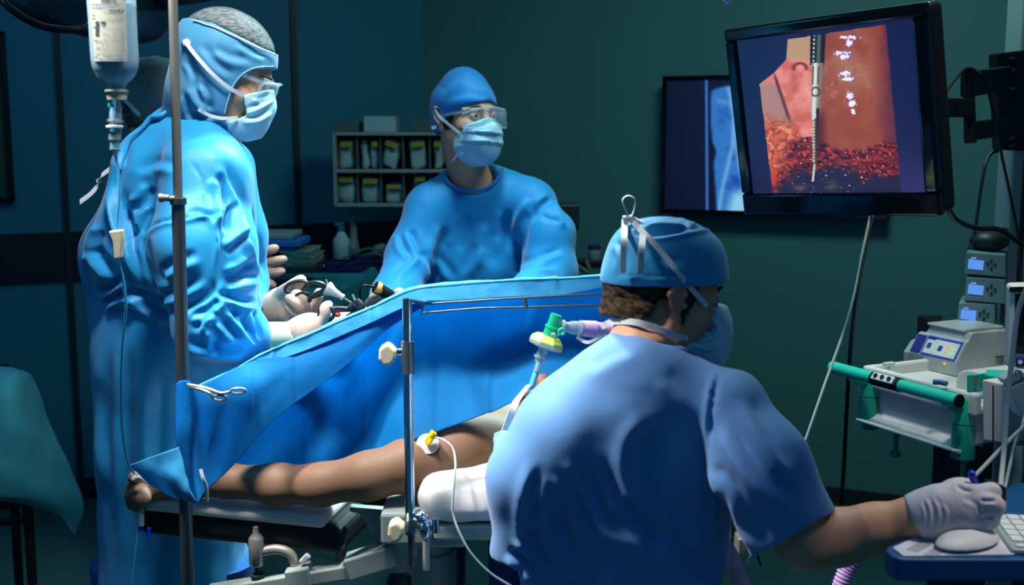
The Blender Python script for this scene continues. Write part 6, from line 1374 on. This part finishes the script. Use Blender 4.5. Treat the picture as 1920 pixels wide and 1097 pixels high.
# ------------------------------------------------------------------ blue desk with keyboard
ZD = .97
d0 = Pz(1690, 1048, ZD); dk_ = thing('desk', 'blue desk top at the lower right corner', 'desk', (d0[0]+.35, 1.66, 0))
yf = d0[1]; xl_ = P(1668, 1046, yf)[0]
ol = [tuple(Pz(*q, ZD)[:2]) for q in ((1694, 1048), (1684, 1047), (1672, 1042), (1660, 1031), (1664, 1024), (1760, 980), (1850, 936), (1905, 905))]; ol += [(ol[-1][0]+.35, ol[-1][1]+.04), (ol[-1][0]+.40, yf)]
MB().prism([(x, y, ZD-.034) for x, y in ol], (0, 0, .034)).build('desk_top', M['desk'], dk_, bev=.004, seg=3)
MB().box((xl_+.55, yf+.18, (ZD-.034)/2+.02), (.06, .06, ZD-.07)).build('desk_leg', M['dark_metal'], dk_, bev=.004); MB().box((xl_+.5, yf+.2, .02), (.5, .4, .04)).build('desk_foot', M['dark_metal'], dk_, bev=.01)
pa = MB().prism([Pz(1694, 1044, ZD+.0006), Pz(1674, 1028, ZD+.0006), Pz(1760, 988, ZD+.0006), Pz(1850, 968, ZD+.0006), Pz(1900, 1030, ZD+.0006), Pz(1902, 1041, ZD+.0006)], (0, 0, .0012)).build('paper_sheet', M['paper']); tag(seat(pa), 'white printed paper lying under the mouse on the blue desk', 'paper')
pr = MB(); 
e_a = unit(Pz(1755, 1005, ZD)-Pz(1700, 1036, ZD)); e_b = np.array([-e_a[1], e_a[0], 0]); o_ = Pz(1700, 1034, ZD+.0022)
for k in range(12):
    for j in range(2): 
        a = o_+e_a*(.008+k*.0055)+e_b*(-.004-j*.026)*-1*(-1); pr.box(a, (.0012, .018, .0003), np.stack([e_a, e_b, [0, 0, 1.]], 1))
pr.build('paper_print', M['inkg'], pa).matrix_parent_inverse = Matrix.Identity(4)
ms_ = Sdf(); mcn = Pz(1815, 1021, ZD+.002); md = unit(Pz(1878, 1002, ZD)-Pz(1760, 1034, ZD)); md[2] = 0; md = unit(md); mp2_ = np.array([-md[1], md[0], 0]); Rms = np.stack([md, mp2_, [0, 0, 1.]], 1)
ms_.ell(mcn+np.array([0, 0, .002]), (.058, .031, .0225), 0, Rms); ms_.ell(mcn+np.array([0, 0, -.004])-md*.006, (.054, .030, .022), .01, Rms)
mo_ = thing('computer_mouse', 'smooth white computer mouse on the paper', 'mouse', mcn)
sdf_obj(ms_, 'shell', M['whitem'], mo_, vox=.0022, clip=clip_plane((0, 0, ZD+.006), (0, 0, -1)))
b_s = Sdf(); b_s.ell(mcn, (.052, .028, .02), 0, Rms); sdf_obj(b_s, 'base', M['dark_metal'], mo_, vox=.0025, clip=[clip_plane((0, 0, ZD+.006), (0, 0, 1)), clip_plane((0, 0, ZD+.002), (0, 0, -1))])
kb_ = thing('keyboard', 'flat white keyboard running off the right edge of the desk', 'keyboard', Pz(1890, 1000, ZD))
K0 = Pz(1848, 972, ZD); K1 = Pz(1897, 1040, ZD); kv = unit(K1-K0); ku = np.array([-kv[1], kv[0], 0.]); ku = ku if ku[0] > 0 else -ku; Kl = np.linalg.norm(K1-K0); Rk = np.stack([ku, kv, [0, 0, 1.]], 1); print('kbd', K0, K1, Kl, ku)
Kl = max(Kl, .115)
MB().box(K0+ku*.14+kv*Kl/2+np.array([0, 0, .0045]), (.28, Kl, .007), Rk).build('base', M['silver'], kb_, bev=.002)
rows_ = 6; ph = (Kl-.010)/rows_
for r in range(rows_):
    for k in range(9):
        if r == rows_-1 and k < 3:
            for h in ((0,) if k != 1 else (0, 1)):
                MB().box(K0+ku*(.008+.0085+k*.019)+kv*(.005+ph*(r+.28+.5*h if k == 1 else r+.72))+np.array([0, 0, .0095]), (.0165, ph*.42, .003), Rk).build('key', M['whitem'], kb_)
        else: MB().box(K0+ku*(.008+.0085+k*.019)+kv*(.005+ph*(r+.5))+np.array([0, 0, .0095]), (.0165, ph*.86, .003), Rk).build('key', M['whitem'], kb_)
bx_ = thing('clip_box', 'small black box with a yellow base standing behind the keyboard', 'box', Pz(1870, 952, ZD))
Db = Pz(1870, 956, ZD)[1]+.01
MB().prism([P(1856, 908, Db+.01), P(1876, 909, Db), P(1887, 918, Db+.012), P(1887, 940, Db+.012), P(1880, 940, Db), P(1866, 938, Db)], (0, .03, 0)).build('case', M['black'], bx_, bev=.002)
MB().prism([P(1866, 938, Db), P(1888, 937, Db+.01), P(1888, 950, Db+.01), P(1872, 955, Db)], (0, .028, 0)).build('base', M['amber'], bx_, bev=.002)
text_mesh('PACK', 5, M['inkg'], lambda x, y: P(1867+x, 912-y+x*.04, Db-.0012), 'case_print', bx_, 0, .1) if False else None
pn_ = thing('pen', 'blue pen held in the white glove', 'pen', P(1830, 925, 1.57))
pa_ = unit(P(1821, 886, 1.575)-P(1835, 930, 1.592))
MB().cyl(P(1835, 930, 1.592)-pa_*.055, P(1824, 893, 1.578), .0050).build('barrel', M['bluep'], pn_, True)
MB().sphere(P(1822, 889, 1.576), .0058, 14).cyl(P(1822, 889, 1.576), P(1825, 899, 1.580), .0055).build('cap', M['bluep'], pn_, True)
MB().lathe(P(1835, 930, 1.592)-pa_*.055, -pa_, [(0, .0045), (.014, .0012), (.018, .0008)], 14).build('tip', M['steel'], pn_, True)
lt_ = MB().prism([P(1356, -30, 2.6), P(1376, -30, 2.6), P(1377, -2, 2.6), P(1367, 9, 2.6), P(1357, 1, 2.6)], (0, .012, 0)).build('hanging_tag', M['pink'], None, False, .003); tag(seat(lt_), 'lilac tip of something hanging at the top edge above the wall screen', 'tag')
MB().tube([P(1366, -28, 2.606), (P(1366, -28, 2.606)[0], 2.606, 3.0)], .0015, 6).build('string', M['white'], lt_).location = -lt_.location

# ------------------------------------------------------------------ background: shelf, counter, trays
M['bin'] = mat('bin_clear_grey', srgb(66, 88, 84), .6, var=.1); M['pack'] = mat('pack_grey', srgb(150, 172, 172), .7, var=.15, vscale=20); M['packy'] = mat('pack_yellow', srgb(150, 140, 50), .7, var=.2)
Dsf = 4.72; sh_ = thing('wall_shelf', 'pale two-row wall shelf behind the capped assistant', 'shelf', P(735, 388, Dsf))
x0 = P(627, 300, Dsf)[0]; x1 = P(862, 300, Dsf)[0]; dp = .22
zz = [P(735, y, Dsf)[2] for y in (251, 321, 385)]
for z, nm in zip(zz, ('top_board', 'middle_board', 'bottom_board')): MB().box(((x0+x1)/2, Dsf+dp/2, z), (x1-x0, dp, .014)).build(nm, M['grey_metal'], sh_, bev=.002)
for x in (x0, x1): MB().box((x, Dsf+dp/2, (zz[0]+zz[2])/2), (.014, dp, zz[0]-zz[2]+.014)).build('side_panel', M['grey_metal'], sh_, bev=.002)
MB().box(((x0+x1)/2, Dsf+dp, (zz[0]+zz[2])/2), (x1-x0, .01, zz[0]-zz[2])).build('back_panel', M['dark_metal'], sh_)
dv_ = MB()
for px in (668, 712, 755, 805):
    x = P(px, 300, Dsf)[0]; dv_.box((x, Dsf+dp/2+.01, (zz[0]+zz[2])/2), (.006, dp-.03, zz[0]-zz[2]))
dv_.build('dividers', M['bin'], sh_)
MB().tube([P(662, 388, Dsf+.12), P(663, 470, Dsf+.12), (P(663, 470, Dsf+.12)[0], Dsf+.12, .9)], .016, 12).build('support_post', M['grey_metal'], sh_, True)
def pack(px0, px1, py0, py1, label, yel=True, tilt=0, seed=0):
    t = thing('supply_pack', label, 'supply pack', P((px0+px1)/2, py1, Dsf+.06), 'supply packs on the wall shelf')
    a, b = P(px0, py1, Dsf+.05), P(px1, py0, Dsf+.05); S = Sdf(); w = (b[0]-a[0]); h = b[2]-a[2]; c = (a+b)/2+np.array([0, .05, 0])
    rr = np.array([[math.cos(tilt), 0, math.sin(tilt)], [0, 1, 0], [-math.sin(tilt), 0, math.cos(tilt)]])
    def fn(p): q = np.abs((p-c)@rr)-np.array([w/2, .045, h/2])+.012; return np.linalg.norm(np.maximum(q, 0), axis=-1)+np.minimum(q.max(-1), 0)-.012
    S._add(fn, c-np.array([w, .06, h])*.6, c+np.array([w, .06, h])*.6, 0, False)
    sdf_obj(S, 'pouch', M['pack'], t, vox=.012, disp=noise_disp(.012, 14, seed=seed, detail=2))
    if yel: MB().box((c[0], Dsf+.035, b[2]-h*.16), (w*.8, .012, h*.2), rr).build('label_strip', M['packy'], t, bev=.003)
ords = ['first', 'second', 'third', 'fourth', 'fifth', 'sixth']
for k, (a, b, tl, y) in enumerate(((636, 664, 0, 1), (676, 690, 0, 0), (696, 710, 0, 1), (720, 750, .35, 1), (768, 800, -.1, 1), (812, 830, 0, 1))): pack(a, b, 262, 317, 'pale wrapped pack, %s from the left on the upper shelf row' % ords[k], y, tl, k)
for k, (a, b, tp__) in enumerate(((634, 666, 328), (678, 712, 332), (722, 756, 345), (776, 800, 326))): pack(a, b, tp__, 381, 'pale wrapped pack, %s from the left on the lower shelf row' % ords[k], True, 0, k+10)
for k, (a, b, y0, y1, lb_) in enumerate(((626, 672, 228, 246, 'low dark box at the left end on top of the wall shelf'), (682, 742, 218, 246, 'long pale box in the middle on top of the wall shelf'), (770, 840, 222, 246, 'dim pale box on top of the wall shelf nearest the assistant\'s cap'))):
    p, q = P(a, y1, Dsf+.03), P(b, y0, Dsf+.03); o = MB().box(((p[0]+q[0])/2, Dsf+.11, (zz[0]+.007+q[2])/2), (q[0]-p[0], .15, q[2]-zz[0]-.007)).build('storage_box', M['bin'] if k != 1 else M['pack'], None, False, .004); tag(seat(o), lb_, 'box')
# instrument table with a teal cloth
ZI = 1.0; tI = thing('instrument_table', 'instrument table covered with a teal cloth between the two surgeons', 'table', (Pz(590, 530, ZI)[0], 4.12, 0))
xa, xb = P(430, 530, 4.2)[0], Pz(688, 532, ZI)[0]
rows = []
for y, z in ((4.42, .72), (4.41, ZI-.004), (4.38, ZI), (4.15, ZI), (3.88, ZI), (3.84, ZI-.004), (3.82, .66)):
    rows.append([(xa-.02, y, min(z, .68)), (xa, y, z-.002), (xa+.04, y, z), ((xa+xb)/2, y, z), (xb-.06-.0, y, z), (xb+(4.25-y)*-.12, y, z-.003), (xb+.03+(4.25-y)*-.12, y, min(z, .66))])
A = grid_patch(rows, 70, 70, wob(.012, 5, 2)); o = link('table_cloth', patch_mesh('table_cloth', A), M['teal_cloth'], tI); solid(o, .004)
MB().box(((xa+xb)/2, 4.12, ZI-.045), (xb-xa-.06, .50, .03)).build('table_top', M['steel_dark'], tI)
for sx in (xa+.06, xb-.08):
    for y in (3.96, 4.30): MB().tube([(sx, y, 0), (sx, y, ZI-.05)], .018, 12).build('leg', M['steel_dark'], tI, True)
def stack(name, label, cat, px0, px1, py0, py1, D, m, dpt=.22, group=None, bev_=.008):
    a, b = P(px0, py1, D), P(px1, py0, D); o = MB().box(((a[0]+b[0])/2, D+dpt/2, (a[2]+b[2])/2), (b[0]-a[0], dpt, b[2]-a[2])).build(name, m, None, False, bev_, seg=3); return tag(seat(o), label, cat, group)
M['linen_b'] = mat('linen_blue', srgb(30, 104, 176), .8, var=.1); M['linen_g'] = mat('linen_grey', srgb(120, 142, 140), .8, var=.1); M['traym'] = mat('tray_perforated', srgb(120, 168, 150), .5, .1, var=.5, vscale=70); M['navyc'] = mat('navy_cloth', srgb(26, 28, 84), .8)
Dt = 4.05
zt = P(540, 508, Dt)[2]
stack('folded_linen', 'folded grey cloth on top of the linen pile', 'linen', 470, 547, 439, 451, Dt, M['linen_g'], group='folded linen pile')
stack('folded_linen', 'thick folded blue cloth in the middle of the linen pile', 'linen', 466, 562, 451, 465, Dt-.01, M['linen_b'], group='folded linen pile')
stack('folded_linen', 'folded blue cloth at the bottom of the linen pile', 'linen', 466, 556, 465, 472, Dt, M['linen_b'], group='folded linen pile')
for k, (y0, y1, lb_) in enumerate(((472, 481, 'topmost green perforated instrument tray'), (482, 491, 'second green perforated instrument tray from the top'), (492, 500, 'third green perforated instrument tray from the top'))):
    t = thing('instrument_tray', lb_, 'tray', P(540, y1, Dt), 'instrument trays on the teal cloth'); a, b = P(505 if k else 528, y1, Dt), P(580 if k == 0 else 586, y0, Dt); h = b[2]-a[2]
    MB().box(((a[0]+b[0])/2, Dt+.12, (a[2]+b[2])/2), (b[0]-a[0], .24, h*.9)).build('basket', M['traym'], t, bev=.003)
    MB().box(((a[0]+b[0])/2, Dt+.12, b[2]-h*.08), (b[0]-a[0]+.012, .252, h*.16)).build('rim', M['grey_metal'], t, bev=.001)
    MB().box(((a[0]*.55+b[0]*.45), Dt-.003, (a[2]+b[2])/2), (.03, .006, h*.9)).build('label_plate', M['greend'], t)
o = MB().prism([P(495, 500, Dt-.02), P(590, 500, Dt-.02), P(590, 512, Dt-.02), P(495, 514, Dt-.02)], (0, .28, 0)).build('base_tray', M['dark_metal'], None, False, .004); tag(seat(o), 'dark flat tray under the green perforated trays', 'tray')
rb = MB()
for k, px in enumerate((505, 525, 545, 565)): rb.tube(px3((px, 521, 3.99), (px+7, 517, 3.99), (px+14, 521, 3.99), (px+7, 524, 3.985), (px, 521, 3.99)), .0028, 8, 4)
rb = rb.build('scissor_handles', M['dark_metal'], None, True); tag(seat(rb), 'row of dark scissor rings in front of the green trays', 'scissors')
sp_ = MB()
for px, py in ((595, 497), (602, 500), (607, 499)): sp_.sphere(P(px, py, 4.2), .006, 10)
sp_ = sp_.build('steel_clips', M['chrome'], None, True); tag(seat(sp_), 'few shiny clips beside the green trays', 'clip')
# dark counter with bottles by the wall
Dk = 4.45; kx0, kx1 = P(610, 480, Dk)[0], P(800, 480, Dk)[0]; kz = P(690, 492, Dk)[2]
cn_ = thing('counter', 'dark navy counter below the wall shelf', 'counter', ((kx0+kx1)/2, Dk+.16, 0))
MB().box(((kx0+kx1)/2, Dk+.18, kz-.02), (kx1-kx0, .36, .04)).build('worktop', M['navyc'], cn_, bev=.004); MB().box(((kx0+kx1)/2, Dk+.19, (kz-.04)/2), (kx1-kx0-.02, .32, kz-.04)).build('cabinet', M['band'], cn_, bev=.004)
sb = thing('spray_bottle', 'pale bottle with a narrow neck standing on the dark counter', 'bottle', P(641, 484, Dk+.05))
MB().lathe(P(641, 486, Dk+.06), (0, 0, 1), [(0, .030), (.004, .034), (.08, .034), (.10, .020), (.115, .012)], 24).build('bottle_body', M['pack'], sb, True)
MB().lathe(P(641, 486, Dk+.06)+np.array([0, 0, .113]), (0, 0, 1), [(0, .014), (.02, .014), (.021, .008), (.03, .008)], 16).box(P(641, 486, Dk+.06)+np.array([-.008, 0, .142]), (.035, .015, .014)).build('spray_head', M['teal_cloth2'], sb)
for k, (a, b, y0, y1, lb_, sd_) in enumerate(((650, 672, 444, 484, 'crumpled pale bag beside the spray bottle', 1), (694, 728, 456, 482, 'crumpled grey bag at the right on the dark counter', 2))):
    p, q = P(a, y1, Dk+.08), P(b, y0, Dk+.08); S = Sdf(); S.ell((p+q)/2, ((q[0]-p[0])/2, .05, (q[2]-p[2])/2), 0)
    me = S.mesh('plastic_bag', vox=.009, disp=noise_disp(.018, 16, seed=sd_, detail=3)); o = link('plastic_bag', me, mat('bag_grey', srgb(96, 116, 118), .5)); tag(seat(o), lb_, 'bag')
o = MB().tube(px3((640, 486, Dk-.03), (668, 474, Dk-.03), (690, 466, Dk-.03), (712, 470, Dk-.03), (735, 478, Dk-.03)), .005, 8, 6).tube(px3((680, 480, Dk-.03), (700, 476, Dk-.03), (730, 482, Dk-.03)), .004, 8, 6).build('tubing_coil', M['bin'], None, True); tag(seat(o), 'loose grey tubing lying across the dark counter', 'tubing')
# things seen between the assistant and the seated head
dr_ = MB().box(P(1064, 408, 4.1)+np.array([0, .05, 0]), (.09, .08, .10)).build('dark_device', M['dark_metal'], None, False, .01); tag(seat(dr_), 'dark device box on the rail behind the assistant\'s shoulder', 'device')
rl_ = thing('equipment_rail', 'dark rail with tubing behind the assistant, left of the seated person\'s cap', 'rail', P(1105, 500, 4.1))
MB().prism([P(1040, 488, 4.1), P(1150, 489, 4.1), P(1150, 503, 4.1), P(1040, 503, 4.1)], (0, .06, 0)).build('rail', M['black'], rl_, bev=.003)
for xx in (1045, 1146): MB().tube([P(xx, 495, 4.13), (P(xx, 495, 4.13)[0], 4.13, 0)], .015, 10).build('rail_post', M['dark_metal'], rl_, True)
MB().tube([P(1062, 422, 4.14), P(1062, 495, 4.14)], .012, 10).build('rail_bracket', M['dark_metal'], rl_, True)
MB().tube(px3((1076, 490, 4.08), (1086, 501, 4.07), (1100, 510, 4.07), (1112, 520, 4.07), (1120, 560, 4.07)), .009, 10, 5).tube(px3((1099, 488, 4.08), (1104, 502, 4.07), (1110, 520, 4.07), (1114, 560, 4.07)), .008, 10, 5).build('tubes', M['bin'], rl_, True)
ct_ = thing('canister', 'small pale canister with a dark lid standing on the dark rail', 'canister', P(1114, 489, 4.12))
MB().lathe(P(1114, 489, 4.13), (0, 0, 1), [(0, .020), (.003, .023), (.042, .023), (.044, .02)], 24).build('canister_body', M['linen_g'], ct_, True)
MB().lathe(P(1114, 489, 4.13)+np.array([0, 0, .043]), (0, 0, 1), [(0, .024), (.014, .024), (.016, .02)], 24).build('lid', M['navyc'], ct_, True)

# draped side table at the left
tl_ = thing('side_table', 'side table hung with a dark teal cloth at the lower left edge', 'table', P(20, 1000, 3.0))
ZS = P(20, 692, 3.0)[2]; xe = P(46, 692, 3.0)[0]
rows = [[(xe-.62, y, z_) for y, z_ in ()]] if False else []
def row(px_py): return [P(*q) for q in px_py]
rows = [row([(-120, 700, 2.98), (-40, 692, 2.98), (10, 690, 3.05), (44, 694, 3.16)]),
        row([(-120, 722, 2.84), (-30, 722, 2.84), (28, 712, 2.88), (62, 712, 3.08)]),
        row([(-120, 800, 2.80), (-30, 800, 2.80), (40, 790, 2.84), (98, 800, 3.05)]),
        row([(-120, 870, 2.80), (-30, 872, 2.79), (60, 880, 2.86), (130, 880, 3.02)]),
        row([(-120, 930, 2.80), (-30, 926, 2.80), (78, 930, 2.88), (158, 948, 3.0)]),
        row([(-120, 934, 2.81), (-30, 928, 2.82), (100, 962, 2.92), (140, 1008, 2.98)])]
A = grid_patch(rows, 70, 70, addf(wob(.010, 5, 6))); o = link('table_cloth', patch_mesh('table_cloth', A), M['teal_cloth2'], tl_); solid(o, .003)
MB().box(P(-90, 712, 3.05)+np.array([0, .03, -.04]), (.30, .26, .025)).build('table_top', M['dark_metal'], tl_)
for q in ((55, 1000, 2.95), (-90, 1000, 2.95), (30, 1000, 3.2)):
    b = P(*q); MB().tube([(b[0], b[1], 0), (b[0], b[1], ZS-.03)], .013, 14).build('leg', M['black'], tl_, True)
b = P(55, 975, 2.95); MB().tube([b, P(-90, 985, 2.95)], .011, 12).build('crossbar', M['black'], tl_, True)
b2_ = P(55, 1000, 2.95); MB().lathe((b2_[0], b2_[1]-.01, .0), (0, 0, 1), [(0, .02), (.03, .026), (.05, .02)], 16).build('foot', M['black'], tl_, True)

# ------------------------------------------------------------------ light
W = bpy.data.worlds.new('world'); SC.world = W; W.use_nodes = True; bg = W.node_tree.nodes['Background']; bg.inputs[0].default_value = (.045, .21, .42, 1); bg.inputs[1].default_value = .26
def area(name, loc, target, size, power, col, spread=180, shape='DISK'):
    l = bpy.data.lights.new(name, 'AREA'); l.shape = shape; l.size = size; l.energy = power; l.color = col; l.spread = math.radians(spread)
    o = bpy.data.objects.new(name, l); COL.objects.link(o); o.location = loc; o.rotation_euler = (Vector(target)-Vector(loc)).to_track_quat('-Z', 'Y').to_euler(); return o
def spot(name, loc, target, half, blend, power, col, soft=.10):
    l = bpy.data.lights.new(name, 'SPOT'); l.spot_size = math.radians(half*2); l.spot_blend = blend; l.energy = power; l.color = col; l.shadow_soft_size = soft
    o = bpy.data.objects.new(name, l); COL.objects.link(o); o.location = loc; o.rotation_euler = (Vector(target)-Vector(loc)).to_track_quat('-Z', 'Y').to_euler(); return o
spot('surgical_or_fill_light', (-.30, 1.60, 2.85), (-.60, 2.16, 1.35), 27, .7, 195, (.94, .97, 1.0), .18)
spot('surgical_or_fill_light', (-1.0, 1.68, 2.70), (-.20, 1.84, 1.10), 15, .3, 470, (1.0, .98, .96), .14)
spot('surgical_or_fill_light', (-.05, 2.6, 2.9), (.11, 1.88, 1.59), 4.0, .6, 330, (.95, .98, 1.0), .07)  # added narrow spot, only there to brighten the seated person's cap
area('surgical_or_fill_light', (-.05, 2.85, 2.9), (-.10, 2.55, 1.1), .30, 16, (.65, .92, 1.0), 60)
area('surgical_or_fill_light', (.25, 3.1, 2.65), (-.40, 2.2, 1.05), .25, 6, (.60, .95, 1.0), 34)  # added fill lamp beyond the screen, brightens the drape through the sheet
area('ceiling_or_fill_light', (.9, 2.9, 2.95), (1.0, 3.8, 0), .8, 27, (.55, .90, .85), 160)
area('ceiling_or_fill_light', (-1.3, 3.4, 2.95), (-1.2, 3.9, 0), .8, 7, (.25, .62, .90), 160)
area('ceiling_or_fill_light', (.0, .25, 2.95), (-.2, 2.2, .9), 1.5, 5.5, (.10, .42, 1.0), 150)  # added blue fill above the camera, lifts the drape and the shadows
spot('trolley_light', (.78, 1.78, 2.9), (1.02, 2.52, .97), 15, .7, 95, (.95, .95, .90))
area('ceiling_or_fill_light', (-2.1, 2.1, 2.7), (-.8, 2.4, .6), .7, 3.5, (.10, .55, 1.0), 120)  # added fill from the left for the hooded surgeon's lower gown
spot('desk_light', (1.15, 1.35, 2.6), (.80, 1.61, 1.0), 11.5, .7, 70, (1.0, .93, .88))
SC.view_settings.view_transform = 'Standard'; SC.view_settings.look = 'None'; SC.view_settings.gamma = 1; SC.view_settings.use_curve_mapping = False; SC.view_settings.exposure = 0
